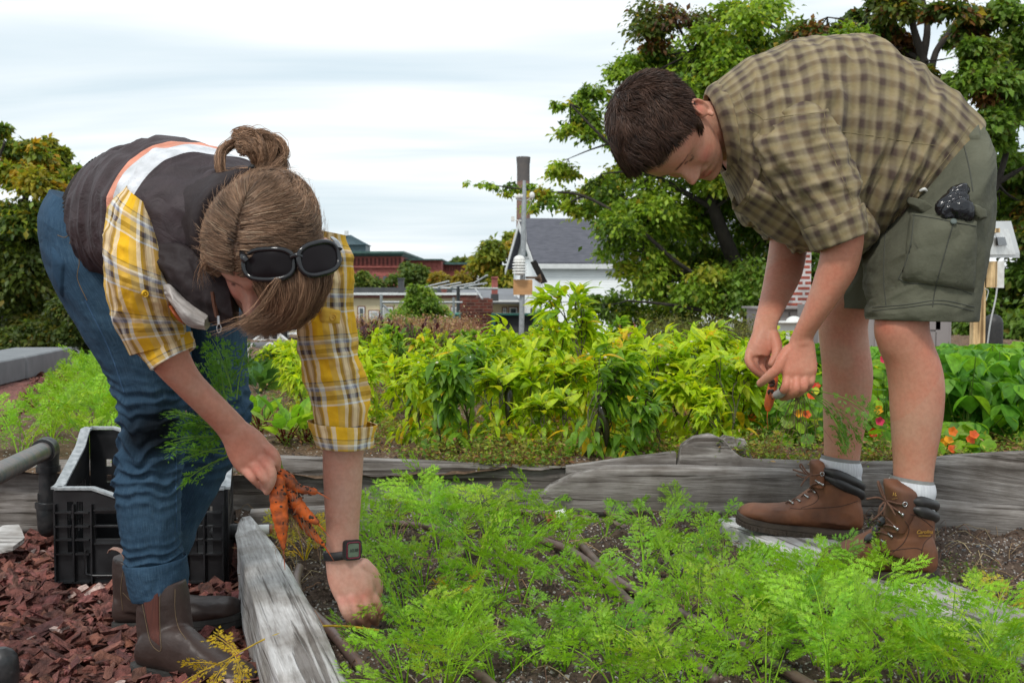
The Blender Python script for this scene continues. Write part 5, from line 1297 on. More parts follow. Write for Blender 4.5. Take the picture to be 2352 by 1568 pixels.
M['pepper_leaf'] = leafmat('pepper leaf', .5, .45, .35, tboost=(1.4, 1.25, .6))
M['pepper'] = simple('green pepper skin', (.07, .16, .015), (.03, .09, .01), .22, 12)
M['pepper_dark'] = simple('ripe dark pepper skin', (.012, .012, .01), (.03, .03, .012), .2, 12)
M['pepper_lime'] = simple('pale lime pepper skin', (.28, .42, .03), (.2, .36, .03), .25, 12)
M['stem'] = simple('purplish green stem', (.09, .10, .03), (.05, .035, .025), .7, 40)
M['bloom_white'] = leafmat('white petals', .3)
def pepper_mesh(rng, H, pal, nlv=95, lsz=(.05, .095)):
    ms = MB(); ml = MB(); tips = []; pts_all = []
    def grow(p, d, l, r, lev):
        q = p + d * l; m = (p + q) / 2 + rng.normal(0, .012, 3) * l * 5
        tube(ms, [p, m, q], [r, r * .8, r * .7], 6, 2, col=(1, 1, 1)); pts_all.extend([m, q])
        ellipsoid(ms, q, (r * 1.3,) * 3, nu=6, nv=4)
        if lev == 0: tips.append((q, d)); return
        for s in range(2 if lev < 3 else 3):
            a = rng.uniform(0, 6.28) if lev == 3 else (s * PI + rng.normal(0, .5)); sp = rng.uniform(.35, .75)
            x = np.cross(d, [0.3, .1, 1]); x /= np.linalg.norm(x); y = np.cross(d, x)
            nd = d * math.cos(sp) + (x * math.cos(a + s * 2.1) + y * math.sin(a + s * 2.1)) * math.sin(sp); nd[2] += .25; nd /= np.linalg.norm(nd)
            grow(q, nd, l * rng.uniform(.68, .95), r * .72, lev - 1)
    grow(np.zeros(3), np.array([rng.normal(0, .08), rng.normal(0, .08), 1.0]), H * .32, H * .0145, 3)
    A = np.array(pts_all); A = A[A[:, 2] > H * .2]; low = rng.normal(0, 1, (12, 3)) * [.05, .05, 0] + [0, 0, H * .22]; A = np.vstack([A, low])
    k = rng.integers(0, len(A), nlv); pos = A[k] + rng.normal(0, .014, (nlv, 3))
    tp = np.array([t[0] for t in tips]); k2 = rng.integers(0, len(tp), nlv // 2); pos2 = tp[k2] + rng.normal(0, .012, (len(k2), 3)); pos = np.vstack([pos, pos2]); n = len(pos)
    D = pos - np.array([0, 0, H * .45]); D[:, 2] *= .3; D /= np.linalg.norm(D, axis=1, keepdims=True) + 1e-6; D += rng.normal(0, .45, (n, 3)); D[:, 2] -= .25 + .25 * rng.random(n)
    D[nlv:, 2] += .35
    R = dirrot(D, rng.normal(0, .25, (n, 3)) + [0, 0, 1]); s = rng.uniform(lsz[0], lsz[1], n); s[nlv:] *= .8
    pal = np.array(pal); pk = rng.choice(len(pal), n, p=pal[:, 3] / pal[:, 3].sum()); hh = np.clip(pos[:, 2] / H, 0, 1)
    yl = rng.random(n) < np.where(hh < .45, .16, .02)
    col = pal[pk, :3] * rng.uniform(.8, 1.2, (n, 1)); col[yl] = np.array([.72, .5, .03]) * rng.uniform(.8, 1.1, (yl.sum(), 1))
    scatter(ml, L_PEP[0], L_PEP[1], pos, R, s, col)
    tp3 = [t[0] for t in tips]
    mbk = MB()
    for t in tp3[::3]:
        ellipsoid(mbk, t + rng.normal(0, .01, 3) + [0, 0, .006], (.006, .006, .004), nu=6, nv=4, col=(.8, .8, .72))
    return ms.mesh('branches'), ml.mesh('foliage'), A, mbk.mesh('blossom')
def pepper_fruit(kind, rng):
    mb = MB()
    if kind == 'bell': 
        L = .07; tube(mb, [(0, 0, 0), (0, 0, -.01), (0, 0, -.035), (.002, 0, -.06), (.003, 0, -.072)], [.012, .026, .03, .022, .008], 12, 3)
    else:
        tube(mb, [(0, 0, 0), (0, 0, -.012), (.003, 0, -.05), (.01, 0, -.09), (.02, 0, -.12)], [.006, .013, .014, .010, .003], 10, 3)
    tube(mb, [(0, 0, .03), (.002, 0, .012), (0, 0, 0)], [.002, .002, .005], 6, 2)
    return mb.mesh(kind)
PP = [(.42, .60, .022, 5), (.50, .66, .03, 4), (.31, .50, .02, 4), (.58, .66, .035, 2.5), (.16, .32, .02, 1)]
PD = [(.13, .28, .025, 5), (.19, .37, .028, 4), (.27, .46, .03, 3)]
rp = np.random.default_rng(21); PV = []
for k, (H, pal, nl, ls) in enumerate([(.30, PP, 95, (.045, .08)), (.34, PP, 115, (.05, .09)), (.38, PP, 120, (.05, .09)), (.34, PP, 110, (.05, .09)), (.30, PD, 90, (.045, .075)), (.38, PD, 120, (.05, .085)), (.48, PP, 150, (.05, .095))]):
    PV.append((H,) + pepper_mesh(rp, H, pal, nl, ls))
FR = {'bell': pepper_fruit('bell', rp), 'long': pepper_fruit('long', rp)}
for v in PV:
    v[1].materials.append(M['stem']); v[2].materials.append(M['pepper_leaf']); v[4].materials.append(M['bloom_white'])
FRM = {}
for (k, m) in (('bell', 'pepper'), ('bell', 'pepper_lime'), ('long', 'pepper'), ('long', 'pepper_dark')):
    me = FR[k].copy(); me.materials.append(M[m]); FRM[(k, m)] = me
peps = []
def place_pepper(k, p, s, fruits=()):
    H, br, fo, A, bl = PV[k]
    r = bpy.data.objects.new('pepper_plant', None); COL.objects.link(r); r.location = p; r.rotation_euler = (0, 0, RNG.uniform(0, 6.28)); r.scale = (s, s, s); r.empty_display_size = .05
    parts = [('branches', br), ('foliage', fo)] + ([('blossom', bl)] if p[1] < 4.8 else [])
    for nm, me in parts:
        c = bpy.data.objects.new(nm, me); COL.objects.link(c); c.parent = r
    out = A[(np.hypot(A[:, 0], A[:, 1]) > .03)]
    for f in fruits:
        c = bpy.data.objects.new('pepper', FRM[f]); COL.objects.link(c); c.parent = r; a = out[RNG.integers(len(out))] * [1.15, 1.15, 1]
        c.location = a - [0, 0, .02]; c.rotation_euler = (RNG.normal(0, .2), RNG.normal(0, .2), RNG.uniform(0, 6)); q = RNG.uniform(.75, 1.1); c.scale = (q, q, q)
    r['category'] = 'pepper plant'; r['group'] = 'pepper plants in the far bed'; peps.append(r); return r
e1 = np.array([-.287, .958]); e2 = np.array([.958, .287])
LAND3 = [('the woman\'s rolled cuff', np.array([-.35, 4.1, .2])), ('the humped board', np.array([.62, 3.6, .2])), ('the weather station mast', np.array([.1, 8.5, .2])), ('the brick chimney stub', np.array([-.45, 7.5, .2])), ('the man\'s hands', np.array([1.3, 4.5, .2])),
         ('the white irrigation knob', np.array([.12, 3.75, .2])), ('the purple basil', np.array([-1.1, 6.2, .2])), ('the white house gable', np.array([.5, 7, .2])), ('the grey cabinet', np.array([1.7, 6.5, .2])), ('the tall pepper plant', np.array([.28, 5.0, .2])), ('the middle of the retaining boards', np.array([.3, 4.2, .2]))]
def addpep(x, Y, k, s, fruits=()):
    z = zfar(np.array([x]), np.array([Y]))[0] - .005; return place_pepper(k, (x, Y, z), s, fruits)
for (u, Y, k, s, fr) in ((945, 4.3, 0, .85, [('long', 'pepper')]), (1010, 3.78, 4, .95, [('long', 'pepper')]), (1085, 3.75, 4, 1.0, []), (1150, 3.72, 0, .95, [('long', 'pepper_dark')]), (1225, 3.85, 1, .9, []), (1345, 3.58, 4, 1.0, [('long', 'pepper_dark')] * 3), (1400, 3.66, 5, .8, [('long', 'pepper_dark')]),
                         (1480, 3.85, 1, 1.0, [('bell', 'pepper')]), (1560, 3.75, 0, 1.0, []), (1630, 3.9, 1, 1.0, []), (1690, 3.75, 3, .9, []), (1455, 3.55, 4, .7, []), (1750, 4.1, 1, .9, []), (1030, 4.2, 1, .9, [('long', 'pepper')]), (900, 4.6, 0, .9, [('long', 'pepper')]), (1130, 4.15, 5, .8, [('bell', 'pepper')]), (1300, 4.1, 2, .85, [('bell', 'pepper_lime')]), (1390, 4.2, 2, .95, [('bell', 'pepper_lime')])):
    addpep(xs(u, Y), Y, k, s, fr)
tallp = addpep(xs(1318, 4.75), 4.75, 6, 1.05, [('bell', 'pepper')] * 3); addpep(xs(1275, 4.7), 4.7, 6, .8, [('bell', 'pepper')])
for (u, Y, k, s) in ((960, 3.98, 1, .8), (1060, 3.95, 2, .75), (1190, 3.95, 1, .85), (1260, 4.15, 3, .85), (1440, 4.02, 3, .85), (1520, 4.1, 2, .85), (1590, 4.1, 3, .85), (1665, 4.15, 2, .8), (1715, 3.9, 1, .75), (1300, 3.72, 0, .8), (1600, 3.66, 0, .8), (1520, 3.62, 4, .7), (1250, 3.66, 0, .7), (1655, 3.6, 0, .7)): addpep(xs(u, Y), Y, k, s)
for r in range(8):
    t = .2
    while t < 4.6:
        base = np.array([-.42 + r * .28, 4.05]) + e1 * t + RNG.normal(0, .04, 2)
        x, Y = base
        if Y > 4.28 and x < xs(1800, Y) and x > xs(690, Y):
            k = int(RNG.choice([0, 1, 2, 3, 1, 2, 5]));
            mx = np.interp(Y, [4.3, 5, 6, 8.5], [.95, .95, .90, .86]) * (.85 if x < xs(1130, Y) else 1); s = mx * RNG.uniform(.68, 1.08)
            addpep(x, Y, k, s, [('bell', 'pepper')] if RNG.random() < .25 else [])
        t += .30 + .03 * t
for (u, Y) in ((650, 6.3), (670, 5.7), (690, 5.2), (640, 7.2), (670, 6.8), (620, 6.6), (705, 6.2), (730, 5.6)): addpep(xs(u, Y), Y, 0, .8)
label_set(peps, LAND3, 'bushy lime green pepper plant'); tallp['label'] = 'tallest pepper plant, its top reaching across the white house wall'

def broadplant(name, loc, label, cat, group, stems, T, lsz, pal, stemcol, stemr=.003, droop=.5, ruffle=0, seed=0, h=None):
    rng = np.random.default_rng(seed); e = empty(name, loc, label, cat, group); loc = np.array(loc, float); ms = MB(); ml = MB(); P_, D_, S_ = [], [], []
    for i in range(stems):
        az = i * 2.4 + rng.normal(0, .3); el = rng.uniform(.7, 1.35); L = rng.uniform(*h); d = np.array([math.cos(az) * math.cos(el), math.sin(az) * math.cos(el), math.sin(el)])
        q = d * L; tube(ms, [np.zeros(3), q * .5 + [0, 0, L * .06], q], [stemr, stemr * .8, stemr * .6], 5, 3, col=stemcol)
        P_.append(q); dd = d.copy(); dd[2] -= .15; D_.append(dd); S_.append(rng.uniform(*lsz))
    pal = np.array(pal); n = len(P_); col = pal[rng.choice(len(pal), n, p=pal[:, 3] / pal[:, 3].sum()), :3] * rng.uniform(.85, 1.15, (n, 1))
    scatter(ml, T[0], T[1], np.array(P_), dirrot(np.array(D_), rng.normal(0, .3, (n, 3)) + [0, 0, 1]), np.array(S_), col)
    for nm, mb, mt in (('stems', ms, M['leaf']), ('foliage', ml, M['pepper_leaf'])):
        me = mb.mesh(nm); me.materials.append(mt); c = bpy.data.objects.new(nm, me); COL.objects.link(c); c.parent = e
    return e
LB = leafT(.5, .3, .35, 7)
V_ = LB[0].copy(); V_[:, 2] += .03 * np.sin(V_[:, 1] * 22) * np.sign(V_[:, 0]); LB = (V_, LB[1])
BEET = [(.2, .42, .03, 4), (.3, .5, .05, 3), (.12, .3, .03, 2)]
for i, (u, v, s, lab) in enumerate(((655, 1030, 1.0, 'larger beet plant with dark red stalks beside the woman\'s far leg'), (600, 1000, .85, 'beet plant half hidden behind the woman\'s far thigh'), (705, 1025, .8, 'smaller beet plant leaning right towards the yellow sleeve'))):
    broadplant('beet_plant', G(u, v, .2), lab, 'beet plant', 'beet plants', 13, LB, (.08 * s, .12 * s), BEET, (.16, .012, .02), .0032, seed=40 + i, h=(.07 * s, .14 * s))
for i, (u, Y) in enumerate(((585, 6.6), (610, 6.2), (625, 7.0), (596, 5.8))):
    broadplant('kale_plant', (xs(u, Y), Y, .2), 'bluish green kale plant %s' % ['behind the woman\'s far leg, second from the front', 'right of the woman\'s far leg, third from the front', 'farthest back between leg and sleeve', 'nearest the beets'][i], 'kale plant', 'kale plants', 16, LB, (.08, .13), [(.07, .18, .05, 3), (.11, .24, .06, 2)], (.12, .2, .1), .003, seed=50 + i, h=(.05, .12))
for i, (u, Y) in enumerate(((800, 7.8), (832, 7.6), (862, 7.9), (893, 7.5), (845, 8.2), (930, 7.4), (960, 7.1), (985, 6.9))):
    broadplant('basil_plant', (xs(u, Y), Y, .22), 'dark purple basil plant, %s in the purple row' % ['leftmost', 'second from left', 'third from left', 'fifth from left', 'rear one behind the third', 'sixth from left', 'third from right', 'rightmost'][i], 'basil plant', 'purple basil plants', 46, L_SM, (.03, .055), [(.07, .02, .035, 4), (.1, .05, .04, 2), (.14, .2, .04, 1.2)], (.08, .03, .04), .002, seed=60 + i, h=(.16, .34))
V_ = leafT(1.0, .22, .3, 6); LBn = V_
BN = [(.14, .36, .04, 4), (.21, .45, .05, 3), (.3, .54, .05, 2), (.09, .25, .035, 2)]
def bean(loc, label, seed, s=1.0, n=60):
    rng = np.random.default_rng(seed); e = empty('bean_plant', loc, label, 'bean plant', 'bean plants behind the man'); ms = MB(); ml = MB()
    q = rng.normal(0, 1, (n, 3)) * [.13, .13, 0] * s; z = rng.uniform(.05, .33, n) * s; q[:, 2] = z
    for i in range(0, n, 3): tube(ms, [(q[i, 0] * .2, q[i, 1] * .2, 0), q[i] * [.7, .7, .6], q[i]], [.003, .0022, .0015], 5, 2, col=(.14, .24, .05))
    P_ = []; D_ = []
    for i in range(n):
        a0_ = rng.uniform(0, 6.28)
        for j in range(3):
            a = a0_ + (j - 1) * 1.3; d = np.array([math.cos(a), math.sin(a), -.55 - .3 * rng.random()]); P_.append(q[i] + d * .008); D_.append(d)
    P_ = np.array(P_); m = len(P_); pal = np.array(BN); col = pal[rng.choice(len(pal), m, p=pal[:, 3] / pal[:, 3].sum()), :3] * rng.uniform(.85, 1.15, (m, 1))
    scatter(ml, LBn[0], LBn[1], P_, dirrot(np.array(D_), rng.normal(0, .2, (m, 3)) + [0, 0, 1]), rng.uniform(.055, .085, m) * s, col)
    for nm, mb, mt in (('stems', ms, M['leaf']), ('foliage', ml, M['pepper_leaf'])):
        me = mb.mesh(nm); me.materials.append(mt); c = bpy.data.objects.new(nm, me); COL.objects.link(c); c.parent = e
for i, (u, Y, lab) in enumerate(((2215, 3.95, 'front bean plant just right of the man\'s near shin'), (2300, 4.0, 'front bean plant second from the man\'s shin'), (2385, 3.95, 'front bean plant cut by the right edge of the photo'), (2180, 4.5, 'rear bean plant behind the man\'s near calf'), (2270, 4.6, 'rear bean plant right of the one behind the calf'), (2360, 4.6, 'rear bean plant at the right edge'),
                                 (2070, 4.9, 'bean plant seen through the gap between the man\'s legs'), (1880, 5.0, 'bean plant behind the man\'s far shin'), (2230, 5.3, 'farthest bean plant under the pine post'), (2330, 5.4, 'farthest bean plant at the right edge'), (2010, 5.2, 'bean plant behind the nasturtiums between the legs'))):
    bean((xs(u, Y), Y, .2), lab, 70 + i, 1.0 if Y < 5.1 else .95)
th = np.linspace(0, 2 * PI, 12, endpoint=False); ND = np.vstack([[0, 0, -.06], np.stack([np.cos(th) * .5, np.sin(th) * .5, .02 * np.cos(3 * th)], -1)]); NF = np.array([(0, 1 + k, 1 + (k + 1) % 12) for k in range(12)])
FP = []; FF = []
for k in range(5):
    a = k * 2 * PI / 5; d = np.array([math.cos(a), math.sin(a), .35]); s_ = np.array([-math.sin(a), math.cos(a), 0]); b = len(FP); FP += [np.array([0, 0, -.1]), d * .4 + s_ * .3, d * .62, d * .4 - s_ * .3]; FF.append((b, b + 1, b + 2, b + 3))
FP = np.array(FP); FF = np.array(FF)
def nasturtium(loc, label, seed, n=150, R=.17, Hh=.2):
    rng = np.random.default_rng(seed); e = empty('nasturtium', loc, label, 'nasturtium', 'nasturtium plants'); ms = MB(); ml = MB()
    q = rng.normal(0, .55, (n, 3)) * R; q[:, 2] = rng.uniform(.01, 1, n) * Hh * np.exp(-(q[:, 0] ** 2 + q[:, 1] ** 2) / (R * R * 1.6))+.015
    for i in range(0, n, 3): tube(ms, [(q[i, 0] * .5, q[i, 1] * .5, 0), q[i]], [.0012, .001], 4, col=(.3, .42, .12))
    R_ = randrot(n, .75, rng); R_ = rotx(.45)[None] @ R_
    pal = np.array([(.2, .4, .02, 4), (.3, .5, .03, 4), (.13, .3, .03, 2), (.6, .6, .05, .5)]); col = pal[rng.choice(4, n, p=pal[:, 3] / pal[:, 3].sum()), :3] * rng.uniform(.85, 1.15, (n, 1))
    scatter(ml, ND, NF, q, R_, rng.uniform(.028, .055, n), col)
    for nm, mb, mt in (('stems', ms, M['leaf']), ('foliage', ml, M['pepper_leaf'])):
        me = mb.mesh(nm); me.materials.append(mt); c = bpy.data.objects.new(nm, me); COL.objects.link(c); c.parent = e
    nfl = 6
    cols = [(.75, .10, .02), (.8, .2, .02), (.6, .01, .01), (.85, .38, .02), (.7, .04, .12), (.8, .14, .03)]
    for i in range(nfl):
        a = rng.uniform(-2.8, -.3); p = np.array([math.cos(a) * R * rng.uniform(.3, .8), math.sin(a) * R * rng.uniform(.5, .9), Hh * rng.uniform(.35, 1.0)])
        mb = MB(); scatter(mb, FP, FF, p[None], (rotx(PI / 2 - .5 + rng.normal(0, .3)) @ rotz(rng.uniform(0, 6)))[None], np.array([.027]), np.array([cols[rng.integers(6)]]))
        me = mb.mesh('flower'); me.materials.append(M['bloom_white']); c = bpy.data.objects.new('flower', me); COL.objects.link(c); c.parent = e
for i, (u, Y, lab, n, R, Hh) in enumerate(((1770, 3.95, 'nasturtium under the man\'s hands with red and pink flowers', 110, .15, .2), (1850, 3.9, 'nasturtium left of the man\'s far shin', 110, .15, .22), (1975, 3.75, 'nasturtium with orange flowers between the man\'s legs, front one', 120, .14, .18), (2030, 4.05, 'nasturtium with orange flowers between the man\'s legs, rear one', 150, .18, .3),
                                           (2185, 3.62, 'low nasturtium right of the man\'s near shin', 70, .13, .1), (1930, 4.3, 'nasturtium behind the man\'s far calf', 130, .18, .28), (1720, 4.3, 'nasturtium at the right end of the pepper plants', 80, .14, .2))):
    nasturtium((xs(u, Y), Y, .21), lab, 90 + i, n, R, Hh)
M['frond_yellow'] = M['carrot_leaf']
SKIN = np.array([.50, .27, .19]); SKIN_M = np.array([.52, .27, .185])
def limb(keys, nu=32, sub=6, mb=None): return loft(keys, nu, sub, mb=mb)
def finger(mb, pts, radii): tube(mb, [P(*p) if len(p) == 3 else p for p in pts], radii, 12, 4, rnd=True)

def head_mesh(mb, M4, male=True):
    """closed head: local x right, y forward, z up, eye line at z=0, placed by 4x4"""
    zs = np.concatenate([np.linspace(-.118, .1, 62), [.106, .111, .1145, .1165]])
    f = lambda k, v: np.interp(zs, k, v)
    yf = f([-.118, -.112, -.104, -.09, -.08, -.07, -.06, -.05, -.03, -.008, .012, .026, .055, .08, .1, .111, .1165], [.058, .078, .088, .083, .085, .0845, .0855, .084, .082, .08, .086, .091, .089, .075, .05, .026, .002])
    yb = f([-.118, -.1, -.08, -.055, -.03, 0, .04, .07, .09, .105, .1165], [.0, -.012, -.026, -.05, -.072, -.088, -.1, -.09, -.07, -.042, -.002])
    wd = f([-.118, -.112, -.1, -.085, -.06, -.03, 0, .03, .06, .085, .1, .111, .1165], [.016, .028, .04, .05, .06, .067, .0715, .0745, .070, .055, .038, .018, .003])
    nu = 120; th = np.linspace(0, 2 * PI, nu, endpoint=False)
    n = 2.25
    c, s = np.cos(th), np.sin(th)
    X = np.sign(c) * np.abs(c) ** (2 / n); Yk = np.sign(s) * np.abs(s) ** (2 / n)
    yc = (yf + yb) / 2 + .005; 
    x = X[None] * wd[:, None]; y = np.where(Yk[None] > 0, yc[:, None] + Yk[None] * (yf - yc)[:, None], yc[:, None] + Yk[None] * (yc - yb)[:, None]); z = np.broadcast_to(zs[:, None], x.shape).copy()
    front = np.clip((y - .03) / .03, 0, 1)
    g = lambda cx, cz, sx, sz: np.exp(-((np.abs(x) - cx) / sx) ** 2 - ((z - cz) / sz) ** 2)
    na = np.interp(z, [-.06, -.048, -.042, -.034, -.02, 0, .014, .03], [0, .006, .024, .031, .02, .009, .005, 0]); ns = np.interp(z, [-.05, -.04, -.03, -.015, .01], [.0155, .0155, .0125, .009, .008])
    d = na * np.exp(-(x / ns) ** 2 * .8)
    d += .007 * g(.014, -.041, .006, .006)                    # nostril wings
    d -= .013 * g(.031, .001, .015, .0105); d += .0075 * g(.031, -.001, .0105, .0075); d -= .0025 * g(.031, -.0055, .012, .002)   # socket, lid, lid line
    d += .0045 * g(.03, .018, .02, .006)                      # brow ridge
    d += .006 * g(.043, -.03, .018, .018)                     # cheek
    d -= .004 * g(.027, -.05, .006, .014)                     # smile fold
    d += .0045 * np.exp(-(x / .022) ** 2 - ((z + .0615) / .0045) ** 2); d += .0055 * np.exp(-(x / .02) ** 2 - ((z + .078) / .0055) ** 2)
    d -= .009 * np.exp(-(x / .023) ** 4 - ((z + .0695) / .0035) ** 2)    # open, smiling mouth
    d += .004 * np.exp(-(x / .018) ** 2 - ((z + .103) / .01) ** 2)
    y = y + d * front
    V = np.stack([x, y, z], -1); m = len(zs)
    i = np.arange(m - 1)[:, None] * nu + np.arange(nu)[None]; j = np.arange(m - 1)[:, None] * nu + (np.arange(nu)[None] + 1) % nu
    F = np.stack([i, j, j + nu, i + nu], -1).reshape(-1, 4)
    W = V.reshape(-1, 3) @ M4[:3, :3].T + M4[:3, 3]
    mb.add(W, F)
    for row in (0, m - 1):
        vv = W.reshape(m, nu, 3)[row]; vv = np.vstack([vv, vv.mean(0)]); k = np.arange(nu); ff = np.stack([k, (k + 1) % nu, np.full(nu, nu)], -1); mb.add(vv, ff if row else ff[:, ::-1])
    for sx in (-1, 1):
        c0 = np.array([sx * .0735, -.008, -.008]); out = np.array([sx * .55, -.55, 0.])
        pts = []
        for a in np.linspace(PI * .95, -PI * .62, 16):
            pts.append(c0 + np.array([sx * (.012 + .004 * math.sin(a)), -.006 - .0165 * math.cos(a * 1.0) * -1 * -1, .031 * math.sin(a)]) + np.array([0, 0, 0]))
        pts = np.array(pts); pts[:, 1] = c0[1] - .004 - .0155 * np.cos(np.linspace(PI * .95, -PI * .62, 16)) 
        W_ = pts @ M4[:3, :3].T + M4[:3, 3]; tube(mb, W_, np.linspace(.0036, .0045, 16), 8, 2, rnd=True)
        lb = (c0 + [sx * .01, .004, -.029]) @ M4[:3, :3].T + M4[:3, 3]; ellipsoid(mb, lb, (.0062, .0062, .0062), nu=10, nv=8)
        pl = c0 + [sx * .003, -.004, 0]; R = M4[:3, :3] @ np.diag([1, 1, 1]); 
        ellipsoid(mb, pl @ M4[:3, :3].T + M4[:3, 3], (.0075, .0165, .028), R=R, nu=18, nv=12)

def frame4(c, up, fwd):
    up = np.array(up, float); up /= np.linalg.norm(up); fwd = np.array(fwd, float); fwd -= up * np.dot(up, fwd); fwd /= np.linalg.norm(fwd)
    r = np.cross(fwd, up); m = np.eye(4); m[:3, 0] = r; m[:3, 1] = fwd; m[:3, 2] = up; m[:3, 3] = c; return m

def paint(V, base, spots):
    C = np.tile(base, (len(V), 1)).astype(float)
    for c, r, col, k in spots:
        r = np.asarray(r, float); c = np.asarray(c, float)
        if r < .007: c = V[np.argmin(((V - c) ** 2).sum(1))]
        d = np.linalg.norm(V - np.asarray(c), axis=1) / r
        w = np.clip(k * np.exp(-d ** 2 * 1.5), 0, 1)[:, None]; C = C * (1 - w) + np.array(col) * w
    return C

def strands(mb, roots, dirs, L, w, lift=.0, col=(.1, .05, .03), k=5, curl=.0, grav=(0, 0, -1.0), gk=.0, center=None, rr=None, rng=RNG, wav=.0):
    """tapered prism strands following dirs and hugging a ball around 'center'"""
    n = len(roots); t = np.linspace(0, 1, k); pts = np.empty((n, k, 3)); p = roots.copy(); d = dirs / (np.linalg.norm(dirs, axis=1, keepdims=True) + 1e-9)
    L = np.broadcast_to(L, (n,)); ph = rng.uniform(0, 6.28, n)
    for i in range(k):
        pts[:, i] = p
        dd = d + np.array(grav) * gk * t[i] + rng.normal(0, curl, (n, 3))
        if center is not None:
            rad = p - center; dist = np.linalg.norm(rad, axis=1, keepdims=True); rad /= dist
            dd = dd - rad * (dd * rad).sum(1, keepdims=True) * .85 + rad * lift
        dd /= np.linalg.norm(dd, axis=1, keepdims=True) + 1e-9; d = d * .4 + dd * .6
        p = p + dd * (L / (k - 1))[:, None]
    ribbon3(mb, pts, w, col, rng)
    return pts

def ribbon3(mb, pts, w, col, rng=RNG):
    n, k, _ = pts.shape
    tg = pts[:, -1] - pts[:, 0]; tg /= np.linalg.norm(tg, axis=1, keepdims=True) + 1e-9
    a = np.cross(tg, rng.normal(0, 1, (n, 3))); a /= np.linalg.norm(a, axis=1, keepdims=True) + 1e-9; b = np.cross(tg, a)
    w = np.broadcast_to(w, (n,))
    tp = np.interp(np.linspace(0, 1, k), [0, .2, .7, 1], [.7, 1, .8, .12])
    V = np.empty((n, k, 3, 3))
    for j in range(3):
        an = 2 * PI * j / 3; V[:, :, j] = pts + (a * math.cos(an) + b * math.sin(an))[:, None] * (w[:, None] * tp[None])[..., None]
    i = np.arange(k - 1)[:, None] * 3 + np.arange(3)[None]; j = np.arange(k - 1)[:, None] * 3 + (np.arange(3)[None] + 1) % 3
    F = np.stack([i, j, j + 3, i + 3], -1).reshape(-1, 4)
    FF = (F[None] + (np.arange(n) * k * 3)[:, None, None]).reshape(-1, 4)
    col = np.asarray(col, float); col = np.broadcast_to(col, (n, 3)); C = np.repeat(col, k * 3, axis=0)
    mb.add(V.reshape(-1, 3), FF, col=C)

def hairmat(name, rough=.38):
    m, nt, b = newmat(name)
    a = N(nt, 'ShaderNodeVertexColor', layer_name='Col'); nt.links.new(a.outputs[0], b.inputs['Base Color'])
    b.inputs['Roughness'].default_value = rough; b.inputs['Specular IOR Level'].default_value = .28; return m
M['hair'] = hairmat('hair')

def ropath(bv, pts, off, n=24, Y=None):
    """smooth curve lying on a surface through places of the photograph"""
    q = catmull(np.array([(*p,) for p in pts], float), max(2, n // max(1, len(pts) - 1)))
    return np.array([snap(bv, u, v, off, Y) for u, v in q])
def stitch(bv, pts, r=.0011, off=.0004, mb=None, n=40):
    mb = mb or MB(); q = ropath(bv, pts, off, n)
    med = np.median(q, axis=0); st_ = int(np.argmin(np.linalg.norm(q[:max(2, len(q) // 2)] - med, axis=1))) if np.linalg.norm(q[0] - med) > .35 else 0
    keep = [st_]
    for i in range(st_ + 1, len(q)):
        if np.linalg.norm(q[i] - q[keep[-1]]) < .08: keep.append(i)
    if len(keep) < 3: keep = [0, 1, 2]
    tube(mb, q[keep], r, 5); return mb

def folds(amp=.006, fa=5., fs=14., seed=0, warp=.5, k2=.35):
    """ridged creases: fa cycles around, fs per metre along"""
    def f(V, TH, S):
        c = np.stack([np.cos(TH) * fa * .5, np.sin(TH) * fa * .5, S * fs], -1)
        wv = fbm(c * .6 + 3.1, 2, seed + 9)[..., None] * warp
        a = ridged(c + wv, seed); b = ridged(c * 2.1 + wv + 5.2, seed + 1) + .5 * ridged(c * 4.3 + wv * 2, seed + 6)
        return amp * (np.clip(a, -.4, 1) * .8 + b * k2 + fbm(c * .5, 2, seed + 3) * .8)
    return f
def wrinkle(me, amp, sc, seed=0, st=(1, 1, 1), mask=None):
    V = mverts(me); Nn = mnormals(me); q = V * sc * np.array(st)
    w = fbm(q * .5, 2, seed + 4)[:, None] * .9
    d = amp * (ridged(q + w, seed) * .7 + ridged(q * 2.2 + w, seed + 2) * .35)
    if mask is not None: d = d * mask(V)
    setverts(me, V + Nn * d[:, None])
man = empty('person', P(1990, 1320, 2.6), 'man bent over at right in olive plaid shirt, green cargo shorts and brown boots', 'person', 'two gardeners')
HM = frame4(P(1537, 304, 2.46), (-.76, -.62, .05), (.18, -.30, -.93))
HS = 1.07
HMs = HM.copy(); HMs[:3, :3] *= HS
body = MB()
head_mesh(body, HMs, True)
nb = np.array([0, -.022, -.055, 1.0]); nk0 = (HMs @ nb)[:3]; nk1 = P(1665, 300, 2.56); nk2 = P(1745, 290, 2.6)
tube(body, [nk0, (nk0 + nk1) / 2, nk1, nk2], [.057, .06, .066, .08], 24, 5)
T_ = [(1640, 225, 1672, 395, 2.56, .085), (1690, 180, 1712, 470, 2.57, .15), (1760, 135, 1775, 515, 2.6, .19), (1860, 110, 1850, 530, 2.6, .185), (1965, 112, 1935, 530, 2.6, .17), (2070, 160, 2000, 520, 2.6, .165), (2145, 240, 2040, 500, 2.6, .14), (2200, 340, 2080, 520, 2.6, .12)]
def shrink(k, f, g=None):
    k = k.copy(); k[3:6] *= f; k[6:9] *= (g or f); return k
loft([shrink(RS(*t), .86) for t in T_], 40, 5, mb=body)
